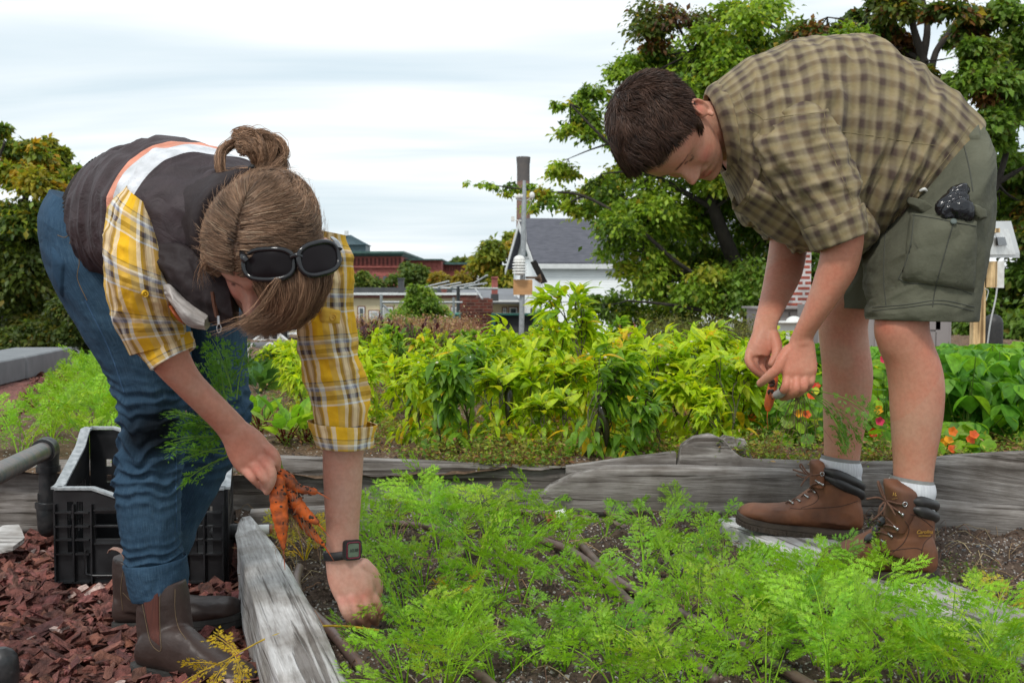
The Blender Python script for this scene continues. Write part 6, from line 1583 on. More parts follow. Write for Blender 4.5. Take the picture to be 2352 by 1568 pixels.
nearleg = [(2080, 430, 2210, 390, 2.57, .06), (2050, 520, 2220, 500, 2.49, .065), (2030, 640, 2190, 640, 2.41, .07), (2016, 715, 2138, 715, 2.385, .064), (2011, 760, 2131, 752, 2.38, .062), (2020, 800, 2142, 790, 2.38, .058), (2036, 840, 2158, 835, 2.385, .06), (2044, 890, 2166, 885, 2.39, .062),
           (2047, 950, 2164, 945, 2.39, .058), (2050, 1010, 2156, 1005, 2.39, .050), (2053, 1070, 2145, 1066, 2.39, .042), (2053, 1120, 2141, 1120, 2.39, .040), (2050, 1180, 2141, 1200, 2.39, .04), (2060, 1240, 2130, 1270, 2.39, .04)]
farleg = [(2040, 420, 2190, 400, 2.72, .085), (1975, 530, 2120, 520, 2.76, .085), (1925, 640, 2040, 650, 2.79, .078), (1893, 700, 2005, 705, 2.81, .066), (1882, 745, 1992, 745, 2.82, .06), (1884, 790, 1995, 790, 2.82, .056), (1889, 840, 2003, 850, 2.82, .06), (1891, 890, 2001, 895, 2.82, .06),
          (1892, 950, 1992, 955, 2.82, .054), (1893, 1010, 1980, 1010, 2.82, .046), (1893, 1050, 1974, 1055, 2.82, .041), (1893, 1100, 1972, 1110, 2.82, .04), (1895, 1150, 1965, 1160, 2.82, .04)]
loft([RS(*k) for k in nearleg], 32, 5, mb=body); loft([RS(*k) for k in farleg], 32, 5, mb=body)
narm = [(1800, 235, 1890, 225, 2.45, .06), (1815, 330, 1905, 310, 2.41, .06), (1850, 430, 1945, 400, 2.38, .056), (1875, 520, 1968, 490, 2.37, .052), (1886, 575, 1982, 545, 2.37, .05), (1872, 635, 1966, 625, 2.38, .048), (1852, 695, 1925, 690, 2.39, .040), (1833, 740, 1893, 735, 2.40, .032), (1816, 776, 1869, 772, 2.41, .0235), (1812, 792, 1870, 790, 2.41, .021)]
loft([RS(*k) for k in narm], 28, 5, mb=body)
farm = [(1760, 300, 1840, 290, 2.74, .06), (1770, 400, 1860, 390, 2.77, .055), (1775, 480, 1862, 480, 2.77, .05), (1768, 560, 1855, 560, 2.75, .046), (1757, 630, 1840, 635, 2.69, .043), (1745, 690, 1810, 695, 2.61, .034), (1733, 738, 1787, 742, 2.54, .024), (1729, 758, 1786, 762, 2.52, .021)]
loft([RS(*k) for k in farm], 28, 5, mb=body)
hk = [(1812, 788, 1870, 786, 2.41, .019), (1805, 808, 1873, 806, 2.408, .0175), (1798, 832, 1876, 830, 2.404, .0165), (1796, 856, 1877, 850, 2.40, .0155), (1799, 876, 1872, 866, 2.40, .012)]
loft([RS(*k, 0, 2.5) for k in hk], 24, 5, mb=body)
F_ = finger
F_(body, [(1808, 866, 2.398), (1804, 888, 2.388), (1795, 902, 2.402), (1779, 909, 2.428)], [.0098, .0092, .0082, .0072])
F_(body, [(1828, 868, 2.394), (1828, 893, 2.382), (1815, 908, 2.400), (1796, 913, 2.428)], [.0102, .0096, .0086, .0075])
F_(body, [(1848, 864, 2.396), (1847, 888, 2.386), (1834, 903, 2.404), (1815, 909, 2.434)], [.0098, .009, .0082, .0072])
F_(body, [(1865, 856, 2.402), (1863, 877, 2.394), (1852, 892, 2.410), (1836, 900, 2.436)], [.0086, .008, .0072, .0064])
F_(body, [(1812, 806, 2.41), (1797, 826, 2.404), (1786, 846, 2.40), (1766, 864, 2.408), (1746, 880, 2.425)], [.015, .0135, .0115, .0108, .0085])
hk = [(1731, 756, 1787, 760, 2.52, .019), (1724, 775, 1784, 778, 2.512, .018), (1716, 795, 1778, 798, 2.505, .0165), (1714, 815, 1768, 818, 2.50, .014)]
loft([RS(*k, 0, 2.4) for k in hk], 24, 5, mb=body)
F_(body, [(1722, 808, 2.500), (1720, 830, 2.488), (1734, 850, 2.480), (1752, 864, 2.478)], [.0102, .0095, .0085, .0074])
F_(body, [(1735, 812, 2.505), (1733, 838, 2.495), (1748, 860, 2.49), (1766, 872, 2.485)], [.0102, .0095, .0085, .0074])
F_(body, [(1750, 814, 2.515), (1748, 842, 2.51), (1760, 862, 2.50), (1776, 876, 2.495)], [.0098, .009, .008, .007])
F_(body, [(1762, 812, 2.525), (1762, 836, 2.525), (1770, 856, 2.515), (1782, 868, 2.505)], [.0086, .008, .0072, .0062])
F_(body, [(1776, 772, 2.505), (1784, 795, 2.488), (1783, 816, 2.474), (1772, 836, 2.466)], [.0145, .0125, .0112, .0088])
me = remesh(body, .0028, 2, .5)
V = mverts(me)
hl = lambda x, y, z: (HMs @ np.array([x, y, z, 1.0]))[:3]
red = (.56, .19, .14); soil_ = (.11, .06, .045)
sp = [(P(2040, 770, 2.33), .05, red, .35), (P(1920, 770, 2.76), .05, red, .3), (hl(-.045, .07, -.035), .022, (.62, .2, .16), .6), (hl(.045, .07, -.035), .022, (.62, .2, .16), .6), (hl(0, .12, -.036), .014, (.62, .19, .15), .6), (hl(0, .088, -.0695), .0045, (.05, .01, .01), .4),
      (hl(-.085, -.01, 0), .02, (.6, .17, .12), .55)]
for x in np.linspace(-.021, .021, 9): sp += [(hl(x, .094, -.0615), .0042, (.4, .1, .085), .75), (hl(x, .095, -.078), .005, (.42, .11, .09), .75)]
for x in np.linspace(-.0175, .0175, 11): sp += [(hl(x, .084, -.0685), .0034, (.72, .68, .6), .9)]
for sx in (-1, 1):
    for t in np.linspace(0, 1, 14): sp += [(hl(sx * (.013 + .036 * t), .095 - .017 * t ** 1.5, .019 + .004 * math.sin(t * 3) - .003 * t), .0045 * (1.05 - .55 * t), (.07, .035, .022), .85)]
    for t in np.linspace(0, 1, 9): sp += [(hl(sx * (.021 + .021 * t), .083 - .006 * t * t, -.0035 - .0015 * math.sin(t * PI)), .0028, (.06, .03, .022), .85)]
for (u, v, Y, r, k) in ((1745, 862, 2.47, .024, .9), (1768, 870, 2.48, .02, .9), (1785, 905, 2.42, .018, .85), (1805, 908, 2.40, .014, .55), (1755, 845, 2.48, .02, .85), (1735, 845, 2.48, .016, .7), (1764, 838, 2.46, .009, .6), (1750, 884, 2.42, .009, .35)): sp.append((P(u, v, Y), r, soil_, k))
for (u, v) in ((1806, 880), (1828, 882), (1848, 880), (1864, 870)): sp.append((P(u, v, 2.375), .011, red, .6))
C = paint(V, SKIN_M, sp)
fo = (V[:, 2] > 0) & (np.linalg.norm(V - P(1860, 700, 2.4), axis=1) < .3); C[fo] = C[fo] * .55 + np.array([.55, .22, .14]) * .45
setcol(me, C)
mbody = mkobj('body', me, M['skin'], man)

def headpts(n, rng, offs=0):
    """random points of an idealised skull surface in head space, with outward normals"""
    th = rng.uniform(0, 2 * PI, n); z = rng.uniform(-.075, .1165, n)
    wz = np.interp(z, [-.118, -.1, -.085, -.06, -.03, 0, .03, .06, .085, .1, .111, .1165], [.016, .04, .05, .06, .067, .0715, .0745, .070, .055, .038, .018, .003])
    yf = np.interp(z, [-.118, -.09, -.05, -.008, .026, .055, .08, .1, .111, .1165], [.058, .083, .084, .08, .091, .089, .075, .05, .026, .002]); yb = np.interp(z, [-.1, -.055, -.03, 0, .04, .07, .09, .105, .1165], [-.012, -.05, -.072, -.088, -.1, -.09, -.07, -.042, -.002])
    yc = (yf + yb) / 2 + .005; c, s = np.cos(th), np.sin(th); e = 2 / 2.25
    x = np.sign(c) * np.abs(c) ** e * wz; yk = np.sign(s) * np.abs(s) ** e; y = np.where(yk > 0, yc + yk * (yf - yc), yc + yk * (yc - yb))
    p = np.stack([x, y, z], -1); nn = np.stack([x / .0745 ** 2, (y + .005) / .1 ** 2, z / .12 ** 2 * .8], -1); nn /= np.linalg.norm(nn, axis=1, keepdims=True)
    return p + nn * offs, nn
def manline(y): return np.interp(y, [-.1, -.06, -.042, -.034, .002, .006, .018, .024, .045, .065, .085, .1], [-.062, -.058, -.04, .022, .022, -.015, -.012, .034, .058, .078, .088, .088])
def cap_mesh(line, M4, thick, rng, seed=0, nu=90, nv=60, hang=None):
    th = np.linspace(0, 2 * PI, nu, endpoint=False); zs = np.linspace(0, 1, nv)
    mb = MB(); V_ = np.empty((nv, nu, 3))
    for i, t in enumerate(zs):
        zz_ = .1165 - t * .18
        z = np.full(nu, max(zz_, -.075))
        p = np.empty((nu, 3)); c, s = np.cos(th), np.sin(th); e = 2 / 2.25
        wz = np.interp(z, [-.118, -.1, -.085, -.06, -.03, 0, .03, .06, .085, .1, .111, .1165], [.016, .04, .05, .06, .067, .0715, .0745, .070, .055, .038, .018, .003])
        yf = np.interp(z, [-.118, -.09, -.05, -.008, .026, .055, .08, .1, .111, .1165], [.058, .083, .084, .08, .091, .089, .075, .05, .026, .002]); yb = np.interp(z, [-.1, -.055, -.03, 0, .04, .07, .09, .105, .1165], [-.012, -.05, -.072, -.088, -.1, -.09, -.07, -.042, -.002])
        yc = (yf + yb) / 2 + .005
        x = np.sign(c) * np.abs(c) ** e * wz; yk = np.sign(s) * np.abs(s) ** e; y = np.where(yk > 0, yc + yk * (yf - yc), yc + yk * (yc - yb))
        V_[i] = np.stack([x, y, z], -1)
    nn = V_ / np.array([.0745 ** 2, .1 ** 2, .13 ** 2]); nn /= np.linalg.norm(nn, axis=2, keepdims=True)
    over = V_[..., 2] - line(V_[..., 1])
    k = np.clip(over / .012, -1, 1)
    off = np.where(k > 0, thick(V_) * (1 - (1 - k) ** 2), k * .006)
    off = off + np.where(k > .3, .0022 * fbm(V_ * 70, 2, seed), 0)
    W = V_ + nn * off[..., None]
    W = W.reshape(-1, 3) @ M4[:3, :3].T + M4[:3, 3]
    i = np.arange(nv - 1)[:, None] * nu + np.arange(nu)[None]; j = np.arange(nv - 1)[:, None] * nu + (np.arange(nu)[None] + 1) % nu
    F = np.stack([i, i + nu, j + nu, j], -1).reshape(-1, 4)
    ok = (over.reshape(-1)[F] > -.006).all(1)
    mb.add(W, F[ok]); 
    return mb
rh = np.random.default_rng(77)
mthick = lambda p: .007 + .012 * np.clip(p[..., 2] / .1, 0, 1) + .005 * np.clip((p[..., 1] - .02) / .06, 0, 1) * np.clip(p[..., 2] / .05, 0, 1)
hc = cap_mesh(manline, HMs, lambda p: mthick(p) * .72, rh, 5)
hc.C = [np.tile([.05, .03, .022, 1.0], (len(v), 1)) for v in hc.V]
p, nn = headpts(42000, rh)
k = (p[:, 2] > manline(p[:, 1]) + .001); p, nn = p[k], nn[k]
th_ = mthick(p) * np.clip((p[:, 2] - manline(p[:, 1])) / .012, .15, 1); p = p + nn * (th_ * rh.uniform(.75, 1.35, len(p)))[:, None]
wh = np.array([.01, -.06, .098]); d = p - wh; d -= nn * (d * nn).sum(1, keepdims=True); d /= np.linalg.norm(d, axis=1, keepdims=True) + 1e-6
sw = fbm(p * 38, 2, 3); tg = np.cross(nn, d); d = d + tg * (sw * .9)[:, None] + nn * .22
W = p @ HMs[:3, :3].T + HMs[:3, 3]; D = d @ HM[:3, :3].T; cn = hl(0, -.005, .02)
cl = .75 + .5 * (fbm(p * 90, 2, 8)[:, None]) + rh.uniform(-.2, .2, (len(p), 1))
strands(hc, W, D, rh.uniform(.014, .032, len(p)), .0008, lift=.10, col=np.clip(np.array([.075, .040, .027]) * cl * 1.15, .008, .3), k=5, curl=.10, center=cn, rng=rh)
hc.build('hair', M['hair'], man)

M['shirt_m'] = plaid('olive ombre plaid', [(0, (.27, .22, .12)), (.22, (.19, .155, .08)), (.40, (.065, .042, .035)), (.58, (.08, .052, .042)), (.78, (.28, .23, .15)), (1, (.27, .22, .12))],
                     [(0, (.27, .20, .10)), (.25, (.34, .27, .16)), (.45, (.085, .058, .045)), (.6, (.10, .072, .055)), (.8, (.26, .21, .12)), (1, (.27, .20, .10))], .036, .039, .9, 'EASE', True, bs=.6)
Tk = [(1622, 218, 1668, 400, 2.54, .10), (1640, 196, 1690, 440, 2.55, .13), (1690, 155, 1715, 500, 2.57, .175), (1760, 118, 1765, 535, 2.6, .215), (1860, 92, 1842, 556, 2.6, .215), (1965, 92, 1925, 565, 2.6, .205), (2060, 130, 1985, 560, 2.6, .198), (2140, 190, 2005, 555, 2.6, .193), (2190, 232, 2008, 552, 2.6, .19), (2236, 276, 2000, 550, 2.6, .188), (2226, 292, 2006, 540, 2.6, .172), (2190, 300, 2010, 520, 2.6, .15)]
sh = MB()
def shirtdisp(V, TH, S):
    q = np.stack([S * 17 + .5 * np.sin(TH * 2), np.cos(TH) * 1.1, np.sin(TH) * 1.1], -1); w_ = fbm(q * .55, 2, 4)
    a = ridged(q + w_[..., None] * .7, 31); b = ridged(q * [1.9, 1.6, 1.6] + w_[..., None], 33)
    dn = .1 + .9 * np.clip((.5 + .5 * np.cos(TH)), 0, 1) ** .7
    end = np.clip(S / .08, 0, 1) * np.clip((S[-1, 0] - .03 - S) / .05, .15, 1)
    c3 = ridged(q * [3.4, 2.4, 2.4] + w_[..., None] * 1.5, 35)
    return (a * .013 + b * .006 + c3 * .0035 + .016 * w_) * (.45 + .75 * dn) * end
loft([RS(*t, 0, 2.15) for t in Tk], 260, 24, shirtdisp, mb=sh, caps=False)
shirt = sh.build('shirt', M['shirt_m'], man)
def sleeve(keys, seed, amp=.007, nm='sleeve', parent=None, mat=None, nu=90, sub=16, fs=16, fa=3.2):
    mb = MB(); f = folds(amp, fa, fs, seed)
    def dsp(V, TH, S):
        e = np.clip(S / .05, .2, 1) * np.clip((S[-1, 0] - .02 - S) / .04, .25, 1); return f(V, TH, S) * e
    loft([RS(*k) for k in keys], nu, sub, dsp, mb=mb, caps=False); return mb.build(nm, mat or M['shirt_m'], parent)
nsl = [(1745, 245, 1895, 225, 2.47, .075), (1722, 300, 1915, 275, 2.44, .085), (1745, 370, 1930, 335, 2.41, .088), (1785, 440, 1950, 400, 2.39, .08), (1830, 505, 1966, 450, 2.375, .072), (1853, 540, 1972, 478, 2.37, .068)]
sleeve(nsl, 41, .014, 'sleeve', shirt)
def cuff(A, B, Y, dep, t, seed, mat, parent, uv0=0):
    """rolled cuff: a fat band from ring A to ring B, turned inwards at its end"""
    (a1, b1, a2, b2), (c1, d1, c2, d2) = A, B
    A = np.array(A, float); B_ = np.array(B, float); ex = np.array([-1, 0, 1, 0]) * t
    ks = [(*(A * 1.0), Y, dep * .93), (*(A + ex * .9 + (B_ - A) * .04), Y, dep * 1.03), (*(A + ex + (B_ - A) * .5), Y, dep * 1.07), (*(B_ + ex * .9 - (B_ - A) * .06), Y, dep * 1.05), (*(B_ + ex * .3), Y, dep * .97), (*(B_ - ex * .6 - (B_ - A) * .15), Y, dep * .86), (*(B_ - ex * .9 - (B_ - A) * .6), Y, dep * .8)]
    mb = MB(); f = folds(.0035, 4, 30, seed); loft([RS(*k) for k in ks], 90, 8, lambda V, TH, S: f(V, TH, S) , mb=mb, caps=False); return mb.build('cuff', mat, parent)
cuff((1846, 528, 1972, 468), (1873, 578, 1984, 532), 2.37, .07, 5, 43, M['shirt_m'], shirt)
fsl = [(1745, 300, 1850, 290, 2.74, .08), (1735, 380, 1865, 380, 2.78, .085), (1742, 450, 1872, 450, 2.79, .08), (1748, 510, 1870, 500, 2.78, .07)]
sleeve(fsl, 45, .008, 'sleeve', shirt)
cuff((1744, 505, 1866, 500), (1760, 550, 1860, 548), 2.77, .066, 4, 46, M['shirt_m'], shirt)
mb = MB(); ck = [(1630, 222, 1670, 390, 2.54, .09), (1618, 222, 1664, 396, 2.54, .086), (1624, 206, 1674, 408, 2.54, .112), (1642, 192, 1690, 436, 2.55, .135), (1650, 196, 1692, 430, 2.55, .125)]
loft([RS(*k) for k in ck], 90, 8, lambda V, TH, S: .004 * fbm(V * 30, 2, 5), mb=mb, caps=False); mb.build('collar', M['shirt_m'], shirt)
mb = MB(); ft = [(1690, 470, 1722, 400, 2.5, .09), (1760, 520, 1790, 430, 2.5, .11), (1830, 565, 1860, 450, 2.51, .12), (1890, 580, 1925, 460, 2.52, .12), (1950, 592, 1975, 470, 2.52, .10), (1985, 572, 2003, 520, 2.52, .07)]
loft([RS(*k) for k in ft], 70, 14, folds(.008, 3, 18, 51), mb=mb, caps=False); mb.build('shirt_front', M['shirt_m'], shirt)
bs_ = bvh_of([shirt] + list(shirt.children))
M['thread_m'] = simple('olive seam', (.15, .115, .055), (.2, .16, .08), .85, 60)
for pts in ([(1700, 215), (1718, 250), (1752, 275), (1745, 300), (1722, 330)], [(1752, 276), (1800, 268), (1850, 262), (1893, 258)], [(1893, 258), (1903, 330), (1935, 410), (1960, 460)], [(2228, 290), (2160, 380), (2080, 470), (2012, 552)], [(1905, 300), (2000, 312), (2100, 328), (2150, 335)], [(1722, 402), (1722, 450), (1705, 480)]):
    stitch(bs_, pts, .0013, -.0006, n=50).build('seam', M['thread_m'], shirt)

M['shorts'] = simple('grey green cotton twill', (.108, .108, .072), (.075, .076, .05), .88, 9, 26, .7, .008)
M['shorts_in'] = simple('shorts lining', (.03, .03, .025), (.02, .02, .018), .9, 9)
M['thread_s'] = simple('shorts seam', (.05, .052, .04), (.06, .062, .05), .9, 40)
mb = MB(); fs_ = folds(.005, 3.5, 13, 61)
S1 = [(2006, 470, 2195, 268, 2.60, .15), (2010, 520, 2224, 282, 2.57, .172), (1998, 560, 2250, 320, 2.52, .19), (1996, 600, 2262, 380, 2.46, .175), (1999, 640, 2263, 450, 2.435, .155), (2001, 675, 2262, 530, 2.42, .135), (2002, 704, 2252, 620, 2.41, .122), (2001, 722, 2242, 690, 2.40, .114), (2000, 733, 2237, 735, 2.40, .108), (2006, 728, 2230, 730, 2.40, .102), (2010, 700, 2225, 690, 2.40, .098), (2015, 660, 2225, 640, 2.40, .095)]
def shd(V, TH, S): 
    return fs_(V, TH, S) * np.clip(S / .06, .1, 1) + .004 * ridged(np.stack([S * 26, np.cos(TH) * 1.5, np.sin(TH) * 1.5], -1), 8) * np.clip((S - .1) / .1, 0, 1)
loft([RS(*k) for k in S1], 110, 14, shd, mb=mb, caps=False)
S2 = [(2010, 480, 2215, 330, 2.66, .15), (1985, 560, 2150, 430, 2.72, .13), (1950, 620, 2100, 560, 2.77, .115), (1930, 665, 2060, 650, 2.79, .108), (1922, 704, 2025, 708, 2.8, .105), (1928, 700, 2020, 702, 2.8, .1), (1932, 670, 2020, 670, 2.8, .095)]
loft([RS(*k) for k in S2], 90, 12, folds(.004, 3.5, 13, 63), mb=mb, caps=False)
shorts = mb.build('shorts', M['shorts'], man)
bsh = bvh_of([shorts])
def patch(bv, outline, off, mat, name, parent, n=14, puff=.0, Y=None, mb=None):
    """a piece of cloth lying over a surface, its outline given in the photograph (4 corners, bilinear) """
    o = np.array(outline, float); mb0 = mb or MB(); G_ = []
    for a in np.linspace(0, 1, n):
        for b in np.linspace(0, 1, n):
            q = (o[0] * (1 - a) + o[1] * a) * (1 - b) + (o[3] * (1 - a) + o[2] * a) * b
            edge = min(a, 1 - a, b, 1 - b); h = off + puff * min(1, edge * 5) ** .5 if edge > 0 else -.002
            G_.append(snap(bv, q[0], q[1], h, Y))
    i = np.arange(n - 1)[:, None] * n + np.arange(n - 1)[None]; F = np.stack([i, i + 1, i + n + 1, i + n], -1).reshape(-1, 4)
    mb0.add(np.array(G_), F)
    return mb0 if mb else mb0.build(name, mat, parent)
pk_ = patch(bsh, [(2092, 487), (2245, 502), (2238, 672), (2068, 645)], .004, M['shorts'], 'cargo_pocket', shorts, 22, .012)
bpk = bvh_of([shorts, pk_])
for pts in ([(2100, 492), (2092, 560), (2078, 610), (2064, 640)], [(2064, 640), (2085, 650), (2140, 653), (2190, 660), (2232, 676)], [(2190, 512), (2176, 560), (2165, 600), (2150, 652)], [(2096, 494), (2150, 502), (2200, 512), (2244, 520)]): stitch(bpk, pts, .0013, 0).build('stitching', M['thread_s'], shorts)
for pts in ([(2056, 440), (2085, 460), (2110, 425), (2150, 380), (2200, 330)], [(2004, 706), (2080, 700), (2160, 690), (2238, 705)], [(2004, 714), (2080, 706), (2160, 698), (2236, 714)], [(2036, 500), (2032, 560), (2030, 640), (2035, 700)], [(2205, 300), (2225, 380), (2235, 440)], [(2120, 430), (2100, 400), (2090, 390)], [(2150, 655), (2145, 680), (2142, 705)]): stitch(bsh, pts, .0012, 0).build('stitching', M['thread_s'], shorts)
patch(bpk, [(2082, 452), (2148, 474), (2120, 490), (2098, 482)], .012, M['shorts'], 'pocket_flap', shorts, 10, .006); patch(bpk, [(2222, 462), (2252, 480), (2258, 505), (2236, 508)], .010, M['shorts'], 'pocket_flap', shorts, 10, .006)
patch(bsh, [(2205, 300), (2252, 285), (2254, 322), (2220, 322)], .004, M['shorts'], 'back_pocket_flap', shorts, 10, .004)
mb = MB(); p = snap(bpk, 2189, 511, .002); q = snap(bpk, 2189, 511, .006); tube(mb, [p, q], .0062, 18); d_ = (q - p) / np.linalg.norm(q - p)
tube(mb, [q, q + d_ * .001], [.0062, .0045], 18)
mb.build('button', simple('green grey button', (.10, .13, .11), (.08, .10, .09), .35, 30), shorts)
for (u, v) in ((2100, 445), (2124, 444)):
    mb = MB(); p = snap(bpk, u, v, .004); tube(mb, [p + [-.006, 0, .003], p + [0, -.004, .006], p + [.007, 0, .002]], [.003, .004, .003], 6, 3, rnd=True); mb.build('drawcord_end', M['white_plastic'], shorts)
mb = MB(); c = snap(bpk, 2196, 478, .012)
for (u, v, r) in ((2178, 482, .022), (2192, 470, .024), (2206, 480, .024), (2215, 490, .02), (2200, 450, .018), (2212, 442, .016), (2185, 490, .02), (2208, 460, .017)):
    q = snap(bpk, u, v, .006); ellipsoid(mb, q, (r, r * .6, r * .85), nu=16, nv=12)
me = remesh(mb, .003, 1); wrinkle(me, .0035, 70, 3)
bag = mkobj('plastic_bag', me, simple('black shiny plastic film', (.008, .008, .01), (.012, .012, .015), .12, 40, 60, .6, .004)); tag(bag, 'crumpled shiny black plastic bag sticking out of the man\'s cargo pocket', 'plastic bag')

M['sock'] = simple('white ribbed cotton', (.66, .67, .70), (.56, .57, .60), .9, 200, 300, .4, .002, stretch=(1, 1, .1))
M['sock_grey'] = simple('grey sock top', (.26, .26, .25), (.22, .22, .21), .9, 100)
for (k, g) in ((((2045, 1098, 2144, 1110), (2043, 1112, 2145, 1126), (2045, 1130, 2144, 1142), (2044, 1160, 2143, 1170)), 2.39), (((1886, 1052, 1975, 1062), (1884, 1066, 1977, 1076), (1887, 1084, 1976, 1096), (1886, 1110, 1974, 1120)), 2.82)):
    mb = MB(); dep = .046 if g < 2.6 else .045
    rib = lambda V, TH, S: .0006 * np.sin(TH * 46) + .0022 * np.abs(np.sin(S * 95))
    loft([RS(*q, g, dep) for q in k], 150, 12, rib, mb=mb, caps=False); sk = mb.build('sock', M['sock'], man)
    mb = MB(); a = np.array(k[0], float); loft([RS(*(a + [1, -9, -1, -7]), g, dep * .95), RS(*(a + [1, -2, -1, -1]), g, dep * .97), RS(*(a + [0, 3, 0, 3]), g, dep * .98)], 60, 4, mb=mb, caps=False); mb.build('sock_top', M['sock_grey'], sk)

M['boot_m'] = simple('tan brown oiled leather', (.185, .068, .028), (.085, .034, .018), .66, 11, 24, .5, .005)
M['boot_pad'] = simple('black padded collar', (.014, .013, .012), (.022, .02, .02), .45, 30, 80, .2, .002)
M['boot_sole'] = simple('dark brown lug sole', (.06, .042, .03), (.035, .026, .02), .75, 30, 60, .3, .003)
M['lace'] = simple('brown boot lace', (.13, .06, .035), (.09, .045, .03), .85, 200)
M['hook'] = simple('nickel boot hook', (.5, .5, .5), (.35, .35, .36), .25, 30, metal=.9)
M['gold'] = simple('worn gold print', (.45, .27, .04), (.38, .2, .03), .5, 80)
def boot(shaft, foot, sole, Yc, dep, name, parent, mat, voxel=.003, sm=5, pads=None, padmat=None, toe=None):
    mb = MB(); loft([RS(*k) for k in shaft], 40, 8, mb=mb); loft([RS(*k, 0, 2.3) for k in foot], 40, 8, mb=mb)
    me = remesh(mb, voxel, sm, .6); wrinkle(me, .0014, 22, 5)
    b = mkobj(name, me, mat, parent); return b
nS = [(2036, 1128, 2143, 1146, 2.39, .050), (2034, 1160, 2144, 1178, 2.39, .052), (2030, 1195, 2143, 1214, 2.39, .05), (2022, 1225, 2144, 1250, 2.39, .046), (2020, 1265, 2144, 1290, 2.39, .046)]
nF = [(2143, 1250, 2143, 1310, 2.372, .030), (2125, 1215, 2125, 1316, 2.38, .043), (2080, 1195, 2080, 1317, 2.40, .047), (2035, 1200, 2035, 1315, 2.425, .047), (1990, 1224, 1990, 1311, 2.455, .050), (1945, 1246, 1945, 1305, 2.49, .054), (1912, 1256, 1912, 1300, 2.515, .05), (1894, 1270, 1894, 1296, 2.53, .034)]
b1 = boot(nS, nF, None, 2.4, .05, 'boot', man, M['boot_m'])
fS = [(1868, 1078, 1975, 1112, 2.82, .050), (1866, 1100, 1976, 1134, 2.82, .052), (1862, 1125, 1976, 1152, 2.82, .05), (1856, 1160, 1976, 1180, 2.82, .047), (1855, 1190, 1974, 1205, 2.82, .045)]
fF = [(1975, 1160, 1975, 1215, 2.82, .030), (1958, 1130, 1958, 1220, 2.82, .043), (1915, 1105, 1915, 1219, 2.82, .046), (1868, 1118, 1868, 1214, 2.83, .046), (1820, 1150, 1820, 1208, 2.84, .050), (1770, 1158, 1770, 1202, 2.85, .054), (1730, 1156, 1730, 1194, 2.86, .052), (1708, 1163, 1708, 1187, 2.865, .04), (1697, 1172, 1697, 1183, 2.87, .022)]
b2 = boot(fS, fF, None, 2.82, .05, 'boot', man, M['boot_m'])
def solemesh(pts, b, name='sole', mat=None, lug=True, h=.026, grow=.004, u=None, welt=None):
    """pts: (u, v_bottom, Y, halfwidth) along heel->toe"""
    mb = MB(); q = catmull(np.array([np.append(P(a, v, Y), w) for a, v, Y, w in pts]), 6)
    ax = q[-1, :3] - q[0, :3]; ax[2] = 0; ax /= np.linalg.norm(ax); sd = np.array([-ax[1], ax[0], 0])
    n = len(q); ring = []
    L = q[:, :3] + sd * (q[:, 3:4] + grow); R = (q[:, :3] - sd * (q[:, 3:4] + grow))[::-1]
    o = np.vstack([L, R]); z0 = o.copy(); z0[:, 2] -= 0; top = o + [0, 0, h]; c = o.mean(0)
    mid = c + (o - c) * [.985, .985, 1] + [0, 0, h * .55]
    A = [z0, mid - [0, 0, .001], c + (o - c) * [1.01, 1.01, 1] + [0, 0, h * .6], top]
    m = len(o); V_ = np.vstack(A); F = []
    for r in range(3):
        for i in range(m): j = (i + 1) % m; F.append((r * m + i, r * m + j, (r + 1) * m + j, (r + 1) * m + i))
    F.append(tuple(range(m))[::-1]); F.append(tuple(range(3 * m, 4 * m)))
    mb.add(V_, F)
    if lug:
        for i in range(0, m, 2):
            p0 = z0[i]; d = (p0 - c); d[2] = 0; d /= np.linalg.norm(d); R_ = rotz(math.atan2(d[1], d[0])); box(mb, p0 + d * .001 + [0, 0, h * .22], (.006, .008, h * .42), R=R_)
    return mb.build(name, mat or M['boot_sole'], b, smooth=False)
solemesh([(2143, 1338, 2.365, .03), (2115, 1338, 2.375, .041), (2060, 1337, 2.40, .042), (2000, 1332, 2.45, .044), (1945, 1323, 2.49, .05), (1905, 1314, 2.52, .046), (1888, 1308, 2.535, .026)], b1)
solemesh([(1977, 1233, 2.82, .03), (1955, 1235, 2.82, .041), (1900, 1233, 2.82, .042), (1840, 1226, 2.83, .044), (1780, 1218, 2.85, .05), (1725, 1208, 2.86, .047), (1700, 1200, 2.865, .03), (1693, 1196, 2.87, .014)], b2)
def padring(keys, r, name, parent, mat):
    """padded collar: fat tube around the back of a shaft; keys = (u,v,Y)"""
    mb = MB(); tube(mb, [P(*k) for k in keys], r, 12, 6, rnd=True); return mb.build(name, mat, parent)
for (b, dx, dy, Y, s) in ((b1, 0, 0, 2.39, 1.0), (b2, 0, 0, 2.82, 1)):
    if b is b1:
        padring([(2098, 1150, 2.338), (2118, 1153, 2.345), (2140, 1160, 2.375), (2142, 1160, 2.41), (2120, 1150, 2.44)], [.007, .0135, .014, .013, .009], 'padded_collar', b, M['boot_pad'])
        padring([(2098, 1168, 2.338), (2118, 1174, 2.342), (2140, 1186, 2.373), (2142, 1184, 2.41), (2120, 1172, 2.44)], [.007, .0135, .014, .013, .009], 'padded_collar', b, M['boot_pad'])
    else:
        padring([(1893, 1080, 2.775), (1922, 1090, 2.768), (1960, 1108, 2.785), (1975, 1118, 2.82), (1955, 1108, 2.86)], [.007, .013, .0145, .014, .009], 'padded_collar', b, M['boot_pad'])
        padring([(1897, 1096, 2.773), (1925, 1108, 2.766), (1960, 1126, 2.785), (1975, 1136, 2.82), (1955, 1126, 2.86)], [.006, .0125, .0145, .014, .009], 'padded_collar', b, M['boot_pad'])
